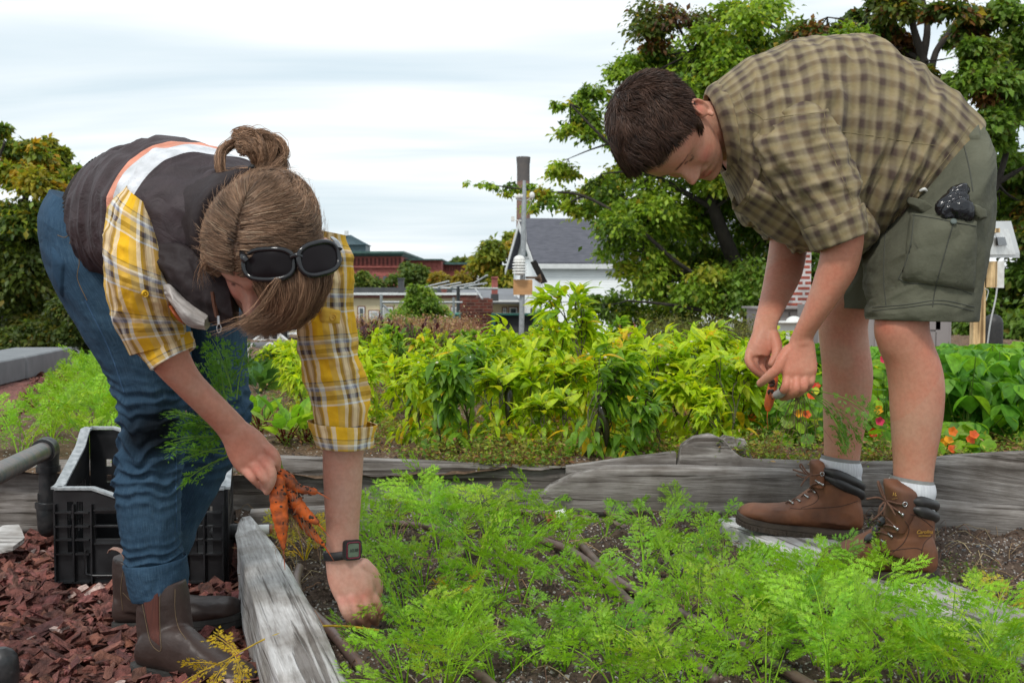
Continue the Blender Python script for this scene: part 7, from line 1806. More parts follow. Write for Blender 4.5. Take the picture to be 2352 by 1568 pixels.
mb = MB(); loft([RS(2030, 1100, 2060, 1100, 2.37, .012), RS(2030, 1112, 2100, 1122, 2.365, .03), RS(2034, 1135, 2108, 1142, 2.365, .036), RS(2036, 1175, 2100, 1180, 2.37, .04), RS(2030, 1215, 2080, 1215, 2.38, .04)], 30, 6, mb=mb); t1 = mb.build('tongue', M['boot_m'], b1)
mb = MB(); loft([RS(1862, 1056, 1880, 1054, 2.80, .012), RS(1860, 1064, 1892, 1064, 2.8, .03), RS(1862, 1085, 1893, 1085, 2.8, .036), RS(1862, 1115, 1890, 1115, 2.8, .036)], 30, 6, mb=mb); t2 = mb.build('tongue', M['boot_m'], b2)
bb1 = bvh_of([b1, t1]); bb2 = bvh_of([b2, t2])
for (u, v) in ((2030, 1196), (2018, 1214), (2000, 1234)):
    mb = MB(); ellipsoid(mb, snap(bb1, u, v, .001), (.016, .014, .008), R=roty(-.6), nu=16, nv=10); mb.build('tongue_pad', M['boot_pad'], b1)
def hooks(bb, pts, b, r=.0035):
    for (u, v) in pts:
        mb = MB(); p = snap(bb, u, v, .003); tube(mb, [snap(bb, u - 8, v - 6, .002), p], .0022, 6); ellipsoid(mb, p, (r, r, r), nu=10, nv=8); mb.build('hook', M['hook'], b)
hooks(bb1, ((2062, 1213), (2049, 1231), (2034, 1245), (2018, 1257), (2073, 1180)), b1); hooks(bb2, ((1874, 1130), (1857, 1143), (1838, 1152), (1822, 1157)), b2, .003); hooks(bb2, ((1882, 1108), (1888, 1112)), b2, .0035)
for (bb, u, v, b) in ((bb1, 2078, 1157, b1), (bb2, 1888, 1088, b2)):
    mb = MB(); p = snap(bb, u, v, .001); tube(mb, [p + np.array([math.cos(a), -.3, math.sin(a)]) * .0045 for a in np.linspace(0, 2 * PI, 14)], .0014, 6); mb.build('eyelet', M['hook'], b)
def lace(bb, pts, b, r=.0022, off=.0028, Y=None):
    mb = MB(); q = [snap(bb, p[0], p[1], off) if len(p) == 2 else P(*p) for p in pts]; tube(mb, q, r, 7, 6, rnd=True); return mb.build('lace', M['lace'], b)
for pts in ([(2078, 1157), (2062, 1155), (2042, 1150), (2030, 1152, 2.355)], [(2073, 1178), (2050, 1162), (2036, 1152, 2.35)], [(2062, 1212), (2040, 1190), (2022, 1180, 2.365)], [(2049, 1230), (2030, 1205), (2018, 1196, 2.375)], [(2062, 1211), (2040, 1205), (2016, 1215)], [(2034, 1244), (2015, 1220), (2004, 1212)], [(2049, 1230), (2025, 1222), (2002, 1228)], [(2018, 1256), (2005, 1240), (1996, 1232)],
            [(2034, 1150, 2.345), (2025, 1135, 2.34), (2018, 1115, 2.34), (2017, 1105, 2.345), (2024, 1120, 2.345), (2034, 1150, 2.342)], [(2034, 1150, 2.345), (2015, 1142, 2.335), (1992, 1145, 2.335)], [(2034, 1150, 2.345), (2030, 1168, 2.335), (2015, 1185, 2.335), (2005, 1193, 2.34)], [(2034, 1150, 2.345), (2046, 1165, 2.335), (2056, 1182, 2.33)], [(2034, 1150, 2.345), (2022, 1162, 2.335), (2018, 1178, 2.335)]):
    lace(bb1, pts, b1)
for pts in ([(1888, 1088), (1876, 1090), (1862, 1090, 2.765)], [(1862, 1090, 2.765), (1845, 1086, 2.76), (1822, 1078, 2.76)], [(1862, 1090, 2.765), (1850, 1080, 2.76), (1840, 1065, 2.76), (1838, 1072, 2.76), (1850, 1086, 2.76)], [(1862, 1090, 2.765), (1850, 1100, 2.76), (1840, 1115, 2.76)], [(1862, 1090, 2.765), (1845, 1096, 2.76), (1830, 1090, 2.76)],
            [(1874, 1130), (1866, 1125), (1857, 1130)], [(1857, 1143), (1850, 1136), (1842, 1142)], [(1838, 1152), (1830, 1146), (1822, 1150)], [(1882, 1108), (1870, 1112), (1862, 1120)], [(1822, 1157), (1812, 1154), (1806, 1156)]):
    lace(bb2, pts, b2, .002)
M['boot_stitch'] = simple('boot stitching', (.06, .025, .015), (.05, .02, .012), .8, 40)
for pts in ([(2090, 1180), (2110, 1186), (2130, 1200), (2142, 1210)], [(2078, 1195), (2088, 1215), (2076, 1245), (2050, 1268)], [(2025, 1268), (2060, 1262), (2100, 1258), (2118, 1262)], [(2118, 1262), (2124, 1245), (2140, 1230)], [(2118, 1262), (2114, 1290), (2118, 1310)], [(1960, 1262), (1985, 1255), (2005, 1262), (2025, 1270)]): stitch(bb1, pts, .0011, -.0002).build('boot_seam', M['boot_stitch'], b1)
for pts in ([(1888, 1115), (1910, 1112), (1940, 1125), (1972, 1140)], [(1868, 1120), (1880, 1140), (1870, 1155), (1840, 1166)], [(1815, 1166), (1835, 1168), (1880, 1166), (1930, 1162), (1970, 1150)]): stitch(bb2, pts, .0011, -.0002).build('boot_seam', M['boot_stitch'], b2)
def textpatch(txt, size, p, n, up, mat, parent, name='print'):
    cu = bpy.data.curves.new('t', 'FONT'); cu.body = txt; cu.size = size; cu.extrude = .0003; cu.shear = .25; cu.align_x = 'CENTER'
    o = bpy.data.objects.new('t', cu); COL.objects.link(o); dg = bpy.context.evaluated_depsgraph_get(); me = bpy.data.meshes.new_from_object(o.evaluated_get(dg)); COL.objects.unlink(o); bpy.data.objects.remove(o)
    n = np.array(n, float); n /= np.linalg.norm(n); up = np.array(up, float); up -= n * np.dot(up, n); up /= np.linalg.norm(up); x = np.cross(up, n)
    V = mverts(me); W = V[:, :1] * x + V[:, 1:2] * up + V[:, 2:] * n + p; setverts(me, W); return mkobj(name, me, mat, parent)
a, b_, c_ = snap(bb1, 2118, 1222, .002), snap(bb1, 2128, 1222, .002), snap(bb1, 2122, 1212, .002); nn_ = np.cross(b_ - a, c_ - a); nn_ = nn_ if nn_[1] < 0 else -nn_
textpatch('Carolina', .0115, snap(bb1, 2122, 1224, .002), nn_, (0.05, 0, 1), M['gold'], b1); textpatch('WATERPROOF', .0045, snap(bb1, 2122, 1231, .002), nn_, (0.05, 0, 1), M['gold'], b1)
textpatch('10s', .011, snap(bb1, 2057, 1138, .0015), (-.1, -1, .15), (0, 0, 1), M['gold'], t1); textpatch('____', .008, snap(bb1, 2058, 1143, .0015), (-.1, -1, .15), (-.12, 0, 1), M['gold'], t1)
mb = MB(); tube(mb, [P(1799, 896, 2.394), P(1791, 904, 2.405), P(1784, 907, 2.416)], [.0100, .0099, .0092], 14, 3, caps=False); mb.build('finger_tape', simple('grey cloth tape', (.36, .33, .31), (.3, .27, .25), .8, 100), man)
M['carrot'] = simple('muddy carrot skin', (.62, .115, .012), (.15, .045, .02), .6, 38, 60, .5, .004, lo=.46, hi=.66)
M['mud'] = simple('wet soil clots', (.03, .018, .013), (.06, .035, .025), .8, 60, 60, .5, .003)
car = empty('carrot', P(1768, 900, 2.46), 'small muddy carrot held between the man\'s fingertips', 'carrot', 'harvested carrots')
mb = MB(); tube(mb, [P(1778, 868, 2.468), P(1774, 890, 2.462), P(1769, 912, 2.458), P(1765, 930, 2.456), P(1764, 939, 2.456)], [.009, .0105, .0105, .0095, .006], 16, 4, rnd=True); tube(mb, [P(1764, 939, 2.456), P(1762, 960, 2.456), P(1764, 985, 2.46)], [.0015, .0008, .0004], 5, 4); mb.build('root', M['carrot'], car)
mb = MB()
for i in range(16): p = P(1772 + RNG.normal(0, 4), 885 + RNG.uniform(-12, 30), 2.452); ellipsoid(mb, p, RNG.uniform(.002, .0055, 3), nu=8, nv=6)
mb.build('soil_clot', M['mud'], car)
mb = MB()
for i in range(26):
    a = P(1835 + RNG.normal(0, 8), 900, 2.44); q = a + np.array([RNG.normal(-.005, .03), RNG.normal(0, .02), -RNG.uniform(.06, .16)]); tube(mb, [a, (a + q) / 2 + RNG.normal(0, .008, 3), q], [.0007, .0005, .0003], 3, 3, caps=False, col=(.2, .12, .07))
tag(mb.build('root_hair', M['crumb'], car), kind='stuff')
mb = MB(); mf = MB()
for i in range(5):
    Q, pts = frond(np.random.default_rng(100 + i), .15, RNG.uniform(-.7, .6), RNG.uniform(-.7, .1), .8); o = P(1850, 895, 2.46); n = len(Q)
    mf.add(Q.reshape(-1, 3) + o, np.arange(n * 4).reshape(-1, 4), col=np.tile([.14, .3, .04], (n * 4, 1))); tube(mb, pts + o, .0011, 5, caps=False, col=(.25, .4, .08))
mb.build('stalks', M['carrot_leaf'], car); mf.build('foliage', M['carrot_leaf'], car)
woman = empty('person', P(400, 1540, 2.3), 'woman bent over at left in brown vest, yellow plaid shirt, jeans and dark pull-on boots', 'person', 'two gardeners')
SKIN_W = np.array([.56, .31, .235])
HW = frame4(P(618, 570, 1.83), (-.03, -.80, .60), (-.22, -.58, -.76)); WS = 1.03
HWs = HW.copy(); HWs[:3, :3] *= WS
wl = lambda x, y, z: (HWs @ np.array([x, y, z, 1.0]))[:3]
body = MB(); head_mesh(body, HWs, False)
SPc = [((-.80, 2.33, .872), (.30, .95, 0), .155, .122), ((-.745, 2.25, .885), (.40, .91, 0), .145, .122), ((-.69, 2.17, .885), (.5, .86, 0), .138, .120), ((-.63, 2.09, .880), (.6, .8, 0), .134, .116), ((-.565, 2.01, .868), (.68, .73, 0), .132, .108), ((-.515, 1.955, .856), (.72, .69, 0), .13, .095), ((-.475, 1.91, .85), (.72, .69, 0), .095, .075), ((-.45, 1.885, .848), (.72, .69, 0), .062, .06)]
def wring(k, f=1.0, n=2.2, add=0, tilt=None):
    c, w_, hw, ht = k; w_ = np.array(w_); w_ = w_ / np.linalg.norm(w_)
    up = np.array([.10, -.05, 1.0]); up /= np.linalg.norm(up)
    return ringkey(c, w_ * (hw * f + add), up * (ht * f + add), n)
loft([wring(k, .86) for k in SPc], 44, 5, mb=body)
wn0 = wl(0, -.02, -.05); tube(body, [np.array([-.50, 1.94, .868]), np.array([-.46, 1.90, .855]), (wn0 + np.array([-.45, 1.89, .85])) / 2, wn0], [.07, .056, .05, .048], 24, 5)
wnl = [(150, 470, 300, 560, 2.32, .10), (140, 560, 330, 640, 2.28, .105), (160, 650, 395, 690, 2.27, .10), (195, 730, 410, 760, 2.26, .09), (235, 810, 412, 840, 2.25, .08), (270, 880, 408, 900, 2.245, .066), (288, 950, 400, 960, 2.24, .058), (292, 1030, 394, 1030, 2.24, .052), (296, 1110, 392, 1110, 2.24, .050), (306, 1200, 388, 1200, 2.24, .042), (322, 1290, 392, 1290, 2.235, .036), (330, 1370, 400, 1370, 2.235, .034), (335, 1440, 410, 1440, 2.235, .034)]
wfl = [(230, 480, 400, 560, 2.42, .09), (330, 620, 500, 660, 2.43, .09), (405, 720, 545, 730, 2.44, .085), (425, 800, 548, 810, 2.45, .08), (438, 890, 552, 890, 2.45, .066), (440, 970, 550, 965, 2.45, .058), (415, 1060, 515, 1065, 2.46, .05), (385, 1150, 460, 1165, 2.47, .046), (350, 1240, 415, 1250, 2.48, .04), (305, 1320, 370, 1325, 2.49, .035), (285, 1390, 350, 1395, 2.49, .034)]
loft([RS(*k) for k in wnl], 28, 5, mb=body); loft([RS(*k) for k in wfl], 28, 5, mb=body)
wra = [(330, 500, 385, 530, 1.93, .035), (295, 570, 365, 600, 1.88, .042), (285, 650, 372, 680, 1.87, .043), (295, 730, 395, 735, 1.885, .042), (318, 800, 425, 770, 1.91, .040), (361, 856, 432, 806, 1.93, .0365), (403, 898, 458, 857, 1.95, .0325), (446, 940, 504, 906, 1.975, .029), (490, 984, 548, 950, 2.0, .024), (506, 1004, 566, 970, 2.01, .0215)]
loft([RS(*k) for k in wra], 28, 5, mb=body)
hk = [(507, 1004, 566, 970, 2.01, .020), (516, 1024, 588, 984, 2.015, .018), (524, 1048, 606, 1000, 2.02, .0165), (538, 1072, 620, 1020, 2.024, .0155), (552, 1088, 626, 1036, 2.026, .012)]
loft([RS(*k, 0, 2.5) for k in hk], 24, 5, mb=body)
F_(body, [(612, 1026, 2.02), (628, 1040, 2.016), (636, 1058, 2.02), (636, 1076, 2.03)], [.0098, .0092, .0084, .007])
F_(body, [(602, 1052, 2.018), (622, 1078, 2.005), (624, 1102, 2.008), (613, 1128, 2.022)], [.0100, .0094, .0086, .0072])
F_(body, [(584, 1068, 2.018), (602, 1092, 2.005), (610, 1108, 2.012), (608, 1122, 2.03)], [.0096, .009, .0082, .007])
F_(body, [(562, 1078, 2.022), (578, 1096, 2.012), (590, 1108, 2.02), (596, 1116, 2.035)], [.0084, .0078, .0070, .006])
F_(body, [(560, 990, 2.035), (590, 1010, 2.05), (615, 1040, 2.055), (628, 1068, 2.045)], [.013, .0115, .0105, .0085])
wla = [(700, 560, 770, 570, 2.04, .04), (706, 640, 784, 650, 2.06, .042), (712, 740, 796, 750, 2.09, .042), (728, 840, 828, 850, 2.11, .040), (738, 930, 836, 935, 2.12, .038), (741, 1010, 836, 1015, 2.125, .0375), (742, 1080, 833, 1085, 2.125, .035), (745, 1150, 829, 1155, 2.125, .031), (749, 1215, 825, 1218, 2.125, .026), (749, 1262, 825, 1264, 2.125, .0235), (748, 1285, 829, 1285, 2.125, .022)]
loft([RS(*k) for k in wla], 28, 5, mb=body)
hk = [(748, 1283, 829, 1283, 2.125, .021), (749, 1302, 843, 1300, 2.122, .019), (752, 1328, 856, 1324, 2.118, .0175), (760, 1355, 862, 1350, 2.115, .0165), (772, 1380, 858, 1374, 2.112, .013)]
loft([RS(*k, 0, 2.5) for k in hk], 24, 5, mb=body)
F_(body, [(784, 1374, 2.108), (793, 1402, 2.10), (806, 1424, 2.105), (820, 1440, 2.115)], [.0102, .0096, .0088, .0075])
F_(body, [(808, 1372, 2.104), (818, 1402, 2.098), (830, 1424, 2.105), (842, 1438, 2.115)], [.0104, .0098, .009, .0076])
F_(body, [(832, 1366, 2.108), (846, 1394, 2.104), (856, 1416, 2.11), (864, 1430, 2.12)], [.0098, .009, .0084, .007])
F_(body, [(850, 1356, 2.115), (866, 1380, 2.114), (874, 1400, 2.12), (876, 1416, 2.13)], [.0086, .0078, .007, .006])
F_(body, [(836, 1296, 2.12), (858, 1318, 2.125), (868, 1346, 2.13), (866, 1372, 2.135)], [.013, .0115, .0105, .0088])
me = remesh(body, .0028, 2, .5); V = mverts(me)
red = (.58, .2, .155); sp = [(wl(-.045, .07, -.03), .03, (.60, .22, .19), .55), (wl(-.05, .055, -.06), .03, (.60, .24, .2), .4), (wl(.045, .07, -.03), .022, (.60, .22, .19), .5), (wl(-.085, -.01, 0), .02, (.6, .2, .15), .5), (wl(0, .12, -.036), .012, (.6, .2, .16), .6)]
for x in np.linspace(-.02, .02, 9): sp += [(wl(x, .094, -.0615), .0042, (.45, .12, .1), .75), (wl(x, .095, -.078), .005, (.47, .14, .11), .75)]
for sx in (-1, 1):
    for t in np.linspace(0, 1, 12): sp += [(wl(sx * (.013 + .036 * t), .095 - .017 * t ** 1.5, .019 + .003 * math.sin(t * 3)), .0036, (.16, .09, .055), .7), (wl(sx * (.021 + .021 * t), .083, -.0035), .0026, (.06, .035, .03), .8)]
for (u, v) in ((623, 1034), (608, 1062), (590, 1076), (568, 1086)): sp.append((P(u, v, 2.0), .012, red, .6))
for (u, v) in ((786, 1378), (810, 1376), (834, 1370), (852, 1360)): sp.append((P(u, v, 2.095), .013, red, .65))
for (u, v, Y, r, k) in ((818, 1438, 2.1, .017, .8), (842, 1434, 2.1, .017, .8), (862, 1428, 2.11, .015, .8), (612, 1128, 2.0, .01, .5), (808, 1425, 2.1, .012, .5)): sp.append((P(u, v, Y), r, (.12, .065, .05), k))
C = paint(V, SKIN_W, sp); fo = (np.linalg.norm(V - P(480, 930, 2.0), axis=1) < .17); C[fo] = C[fo] * .6 + np.array([.54, .23, .155]) * .4
setcol(me, C); mkobj('body', me, M['skin'], woman)

M['denim'] = denim()
def jeandisp(bands, seed, base=.0045):
    """bands: (position s, width, amplitude) of stacked creases at knee and ankle"""
    f = folds(base, 2.6, 11, seed)
    def g(V, TH, S):
        d = f(V, TH, S)
        for s0, w_, a in bands:
            e = np.exp(-((S - s0) / w_) ** 2)
            ph = (S - s0) / w_ * 7 + 1.3 * np.sin(TH + seed) + .9 * np.sin(2 * TH + s0 * 20) + fbm(np.stack([np.cos(TH) * 1.6, np.sin(TH) * 1.6, S * 9], -1), 2, seed + 3) * 1.8
            d = d + a * e * (1 - np.abs(np.sin(ph)) * 1.6)
        return d
    return g
J1 = [(118, 500, 330, 600, 2.29, .155), (118, 580, 372, 650, 2.28, .15), (140, 650, 412, 700, 2.265, .135), (182, 730, 428, 770, 2.255, .118), (222, 805, 430, 845, 2.25, .102), (256, 870, 425, 900, 2.245, .088), (276, 940, 418, 955, 2.24, .076), (282, 1000, 412, 1010, 2.24, .069), (276, 1060, 410, 1065, 2.24, .066), (273, 1120, 408, 1125, 2.24, .064), (279, 1190, 410, 1195, 2.24, .062), (288, 1250, 414, 1250, 2.24, .060), (294, 1290, 416, 1284, 2.24, .058)]
mb = MB(); loft([RS(*k) for k in J1], 110, 16, jeandisp([(.42, .09, .007), (.36, .05, .005), (.50, .05, .005), (.66, .04, .004)], 71), mb=mb, caps=False)
jc = [(292, 1288, 417, 1280, 2.24, .060), (287, 1296, 424, 1278, 2.24, .064), (290, 1318, 426, 1305, 2.24, .065), (298, 1345, 426, 1330, 2.24, .064), (307, 1372, 424, 1352, 2.24, .062), (310, 1374, 421, 1354, 2.24, .058), (314, 1350, 414, 1335, 2.24, .054)]
loft([RS(*k) for k in jc], 90, 8, folds(.004, 3, 25, 73), mb=mb, caps=False)
J2 = [(220, 500, 420, 600, 2.42, .135), (320, 620, 515, 670, 2.43, .125), (398, 700, 556, 725, 2.44, .115), (415, 790, 560, 805, 2.45, .10), (426, 880, 566, 885, 2.45, .085), (428, 950, 571, 950, 2.45, .075), (405, 1030, 545, 1035, 2.455, .07), (385, 1100, 500, 1115, 2.46, .066), (360, 1170, 462, 1190, 2.47, .06), (325, 1250, 428, 1265, 2.48, .056), (296, 1310, 392, 1325, 2.49, .055), (290, 1335, 385, 1348, 2.49, .056), (296, 1330, 380, 1342, 2.49, .05)]
loft([RS(*k) for k in J2], 100, 14, jeandisp([(.42, .07, .006), (.52, .06, .006)], 75), mb=mb, caps=False)
loft([RS(140, 440, 330, 520, 2.34, .16), RS(122, 480, 330, 560, 2.33, .175), RS(116, 530, 345, 610, 2.32, .18), RS(122, 590, 370, 650, 2.32, .17), RS(150, 650, 400, 690, 2.31, .15), RS(200, 700, 400, 730, 2.31, .11)], 90, 10, folds(.005, 3, 12, 77), mb=mb)
jeans = mb.build('jeans', M['denim'], woman)
Vj = mverts(jeans.data); base = np.ones((len(Vj), 3))
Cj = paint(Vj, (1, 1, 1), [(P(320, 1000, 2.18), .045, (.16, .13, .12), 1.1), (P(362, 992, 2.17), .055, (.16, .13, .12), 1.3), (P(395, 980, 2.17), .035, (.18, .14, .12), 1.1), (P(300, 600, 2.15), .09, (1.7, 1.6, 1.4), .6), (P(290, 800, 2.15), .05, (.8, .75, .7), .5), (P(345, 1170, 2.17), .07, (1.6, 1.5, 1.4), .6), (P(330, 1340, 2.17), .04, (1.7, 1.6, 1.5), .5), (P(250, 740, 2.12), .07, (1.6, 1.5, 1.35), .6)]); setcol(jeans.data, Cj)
bj = bvh_of([jeans])
M['denim_thread'] = simple('denim seam thread', (.22, .13, .04), (.16, .1, .04), .8, 60)
for pts in ([(160, 500), (172, 560), (182, 600), (178, 640), (200, 690)], [(185, 585), (215, 600), (250, 612)], [(132, 540), (150, 545), (165, 530)], [(148, 480), (168, 520), (160, 560)]): stitch(bj, pts, .0007, 0).build('stitching', M['denim_thread'], jeans)
for pts in ([(196, 690), (250, 800), (285, 900)], [(405, 1020), (404, 1120), (406, 1220)]): stitch(bj, pts, .0014, 0).build('side_seam', simple('denim ridge', (.05, .12, .22), (.03, .08, .16), .85, 60), jeans)
for (u, v) in ((186, 586), (178, 562)):
    mb = MB(); p = snap(bj, u, v, .001); q = snap(bj, u, v, .004); tube(mb, [p, q], [.0052, .0045], 12, rnd=False); mb.build('rivet', M['hook'], jeans)
patch(bj, [(118, 560), (150, 600), (146, 690), (122, 660)], .002, M['denim'], 'back_pocket', jeans, 10, .003)

def vestmat():
    m, nt, b = newmat('quilted vest nylon')
    tc = N(nt, 'ShaderNodeTexCoord'); sx = N(nt, 'ShaderNodeSeparateXYZ'); nt.links.new(tc.outputs['UV'], sx.inputs[0])
    ob = coords(nt, 'Object'); w_ = math_(nt, 'MULTIPLY', math_(nt, 'SUBTRACT', noise(nt, ob, 5, 2), .5), .012)
    sl = math_(nt, 'MULTIPLY', math_(nt, 'SINE', math_(nt, 'MULTIPLY', sx.outputs[0], 6.6)), .012)
    v = math_(nt, 'ADD', math_(nt, 'ADD', sx.outputs[1], w_), sl)
    c = ramp(nt, [(0, (.052, .036, .038)), (.405, (.72, .30, .20)), (.437, (.66, .68, .70)), (.497, (.048, .035, .038))], v, 'CONSTANT')
    nz = noise(nt, ob, 30, 4); c = mixc(nt, c, ramp(nt, [(.35, (.8, .8, .8)), (.65, (1.12, 1.1, 1.12))], nz), 1.0, 'MULTIPLY')
    nt.links.new(c, b.inputs['Base Color']); b.inputs['Roughness'].default_value = .62; b.inputs['Specular IOR Level'].default_value = .28
    n1 = noise(nt, ob, 26, 4, .6, 1.0); n2 = noise(nt, ob, 95, 3, .6, .5); p1 = bump(nt, None, n2, .25, .002); bump(nt, b, n1, .6, .009, p1); return m
M['vest'] = vestmat()
mb = MB()
def vd(V, TH, S):
    q = np.stack([S * 15, np.cos(TH) * 1.4, np.sin(TH) * 1.4], -1); w_ = fbm(q * .5, 2, 81)
    a = ridged(q + w_[..., None] * .8, 83); b = ridged(q * 2.2 + w_[..., None], 84)
    seam = np.zeros_like(S)
    for s0 in (.405, .497, .2): seam = seam - .006 * np.exp(-((S - s0) / .004) ** 2)
    puff = .006 * np.abs(np.sin(S * 35))
    return (a * .008 + b * .0035 + w_ * .01) * np.clip(S / .05, .2, 1) + seam + puff * .6
Vk = [(np.array(k[0]), k[1], k[2], k[3]) for k in SPc]
loft([wring((np.array([-.815, 2.35, .872]), (.28, .95, 0), .165, .125), 1.0, 2.2, .002)] + [wring(k, 1.0, 2.3, .012) for k in SPc[:6]] + [wring(SPc[6], 1.0, 2.2, .016), wring(SPc[7], 1.0, 2, .02)], 150, 20, vd, mb=mb, caps=False)
vest = mb.build('vest', M['vest'], woman)
mb = MB(); ribf = lambda V, TH, S: .0022 * np.sin(TH * 95)
loft([wring((np.array([-.838, 2.375, .862]), (.26, .95, 0), .158, .120), 1, 2.2, 0), wring((np.array([-.835, 2.37, .863]), (.26, .95, 0), .164, .126), 1, 2.2, .004), wring((np.array([-.818, 2.352, .870]), (.28, .95, 0), .168, .13), 1, 2.2, .008), wring((np.array([-.79, 2.32, .882]), (.3, .95, 0), .167, .132), 1, 2.2, .006)], 400, 6, ribf, mb=mb, caps=False)
mb.build('ribbed_hem', simple('brown rib knit', (.045, .034, .030), (.03, .024, .022), .9, 60, 400, .4, .002), vest)
mb = MB(); M['vest_plain'] = simple('brown vest nylon', (.024, .017, .018), (.036, .027, .028), .65, 20, 26, .6, .008, spec=.25)
loft([wring(SPc[6], 1.0, 2.2, .012), wring(SPc[7], 1.2, 2, .022), wring((np.array([-.425, 1.86, .842]), (.72, .69, 0), .075, .07), 1.1, 2, .018), wring((np.array([-.42, 1.855, .842]), (.72, .69, 0), .065, .06), 1.0, 2, .012)], 70, 8, lambda V, TH, S: .004 * fbm(V * 24, 2, 4), mb=mb, caps=False); mb.build('collar', M['vest_plain'], vest)
def flap(keys, mat, nm, seed, amp=.006): 
    mb = MB(); loft([RS(*k) for k in keys], 60, 12, folds(amp, 3, 20, seed), mb=mb); return mb.build(nm, mat, vest)
flap([(330, 560, 400, 660, 1.86, .03), (380, 560, 425, 690, 1.85, .035), (430, 560, 455, 720, 1.84, .035), (480, 590, 500, 742, 1.84, .03), (530, 620, 545, 742, 1.84, .022)], M['vest_plain'], 'front_panel', 85)
M['vest_pale'] = simple('pale beige nylon', (.46, .42, .39), (.36, .33, .31), .5, 20, 30, .3, .005); M['vest_orange'] = simple('orange lining', (.42, .10, .03), (.3, .07, .02), .6, 20)
flap([(382, 655, 392, 690, 1.835, .02), (398, 655, 408, 712, 1.825, .026), (420, 680, 425, 738, 1.82, .028), (450, 704, 446, 752, 1.82, .026), (478, 728, 476, 754, 1.82, .016)], M['vest_pale'], 'pale_band', 86, .004)
flap([(390, 695, 396, 712, 1.845, .01), (405, 708, 408, 732, 1.84, .015), (425, 728, 425, 745, 1.84, .012)], M['vest_orange'], 'lining', 87, .002)
flap([(484, 670, 494, 670, 1.81, .004), (488, 698, 497, 700, 1.81, .004), (495, 728, 502, 730, 1.81, .004)], simple('dark rust zip tape', (.10, .035, .015), (.07, .025, .012), .7, 20), 'zip_tape', 88, .001)
mb = MB(); tube(mb, [P(502, 725, 1.79), P(503, 745, 1.79)], .003, 6); tube(mb, [P(503, 745, 1.79) + np.array([math.cos(a) * .0035, 0, math.sin(a) * .007 - .006]) for a in np.linspace(0, 2 * PI, 12)], .0009, 5); mb.build('zip_pull', M['hook'], vest)
bv_ = bvh_of([vest])
M['vest_seam'] = simple('dark vest seam', (.012, .01, .01), (.02, .018, .018), .6, 60)

Ye, Yd, Wh, Nv, Br, Gy = (.80, .45, .02), (.62, .42, .12), (.78, .76, .70), (.04, .04, .085), (.13, .08, .03), (.36, .36, .42)
warp = [(0, Ye), (.26, Wh), (.36, Yd), (.39, Nv), (.47, Gy), (.53, Wh), (.63, Gy), (.67, Nv), (.72, Br), (.76, Wh), (.84, Yd)]
weft = [(0, Ye), (.26, Br), (.285, Yd), (.36, Wh), (.40, Gy), (.46, Yd), (.56, Br), (.66, Yd), (.74, Wh), (.78, Ye)]
M['plaid_y'] = plaid('yellow plaid flannel', warp, weft, .078, .088, .88, 'CONSTANT', False, 2600, .5)
wsl = [(298, 428, 362, 480, 1.885, .045), (272, 470, 372, 535, 1.87, .058), (258, 535, 382, 602, 1.86, .062), (255, 610, 392, 665, 1.855, .06), (264, 690, 405, 715, 1.87, .058), (278, 760, 420, 755, 1.89, .056), (305, 815, 432, 785, 1.91, .052)]
shy = sleeve(wsl, 91, .0085, 'sleeve', woman, M['plaid_y'], 100, 16, 17, 2.6); shy.name = 'shirt_sleeve'
cuff((318, 808, 432, 762), (358, 850, 438, 800), 1.915, .05, 3, 93, M['plaid_y'], shy)
wsr = [(672, 520, 790, 540, 2.02, .06), (682, 600, 797, 600, 2.04, .062), (688, 680, 799, 680, 2.07, .06), (694, 760, 806, 755, 2.09, .058), (702, 840, 822, 830, 2.105, .057), (716, 910, 842, 900, 2.115, .056), (724, 968, 842, 962, 2.12, .054), (728, 990, 838, 988, 2.12, .052)]
shz = sleeve(wsr, 95, .0085, 'sleeve', woman, M['plaid_y'], 100, 18, 15, 2.4); shz.name = 'shirt_sleeve'
cuff((716, 966, 860, 976), (738, 1022, 852, 1026), 2.12, .066, 4, 97, M['plaid_y'], shz)
by = bvh_of([shz] + list(shz.children)); by0 = bvh_of([shy])
M['btn_y'] = simple('yellow button', (.7, .42, .02), (.6, .33, .02), .3, 40)
for (bv, u, v, pr, r) in ((by, 764, 729, shz, .0062), (by0, 330, 672, shy, .0055)):
    mb = MB(); p = snap(bv, u, v, .001); q = snap(bv, u, v, .005); d_ = (q - p) / np.linalg.norm(q - p); tube(mb, [p, q], r, 18); tube(mb, [q + d_ * .0002 + np.array([math.cos(a) * r * .8, 0, math.sin(a) * r * .8]) for a in np.linspace(0, 2 * PI, 18)], .0009, 5); ellipsoid(mb, q + d_ * .001, (.0015, .0015, .0015), nu=6, nv=4); mb.build('button', M['btn_y'], pr)
patch(by, [(728, 700), (786, 712), (782, 745), (734, 742)], .0015, M['plaid_y'], 'sleeve_tab', shz, 10, .002)

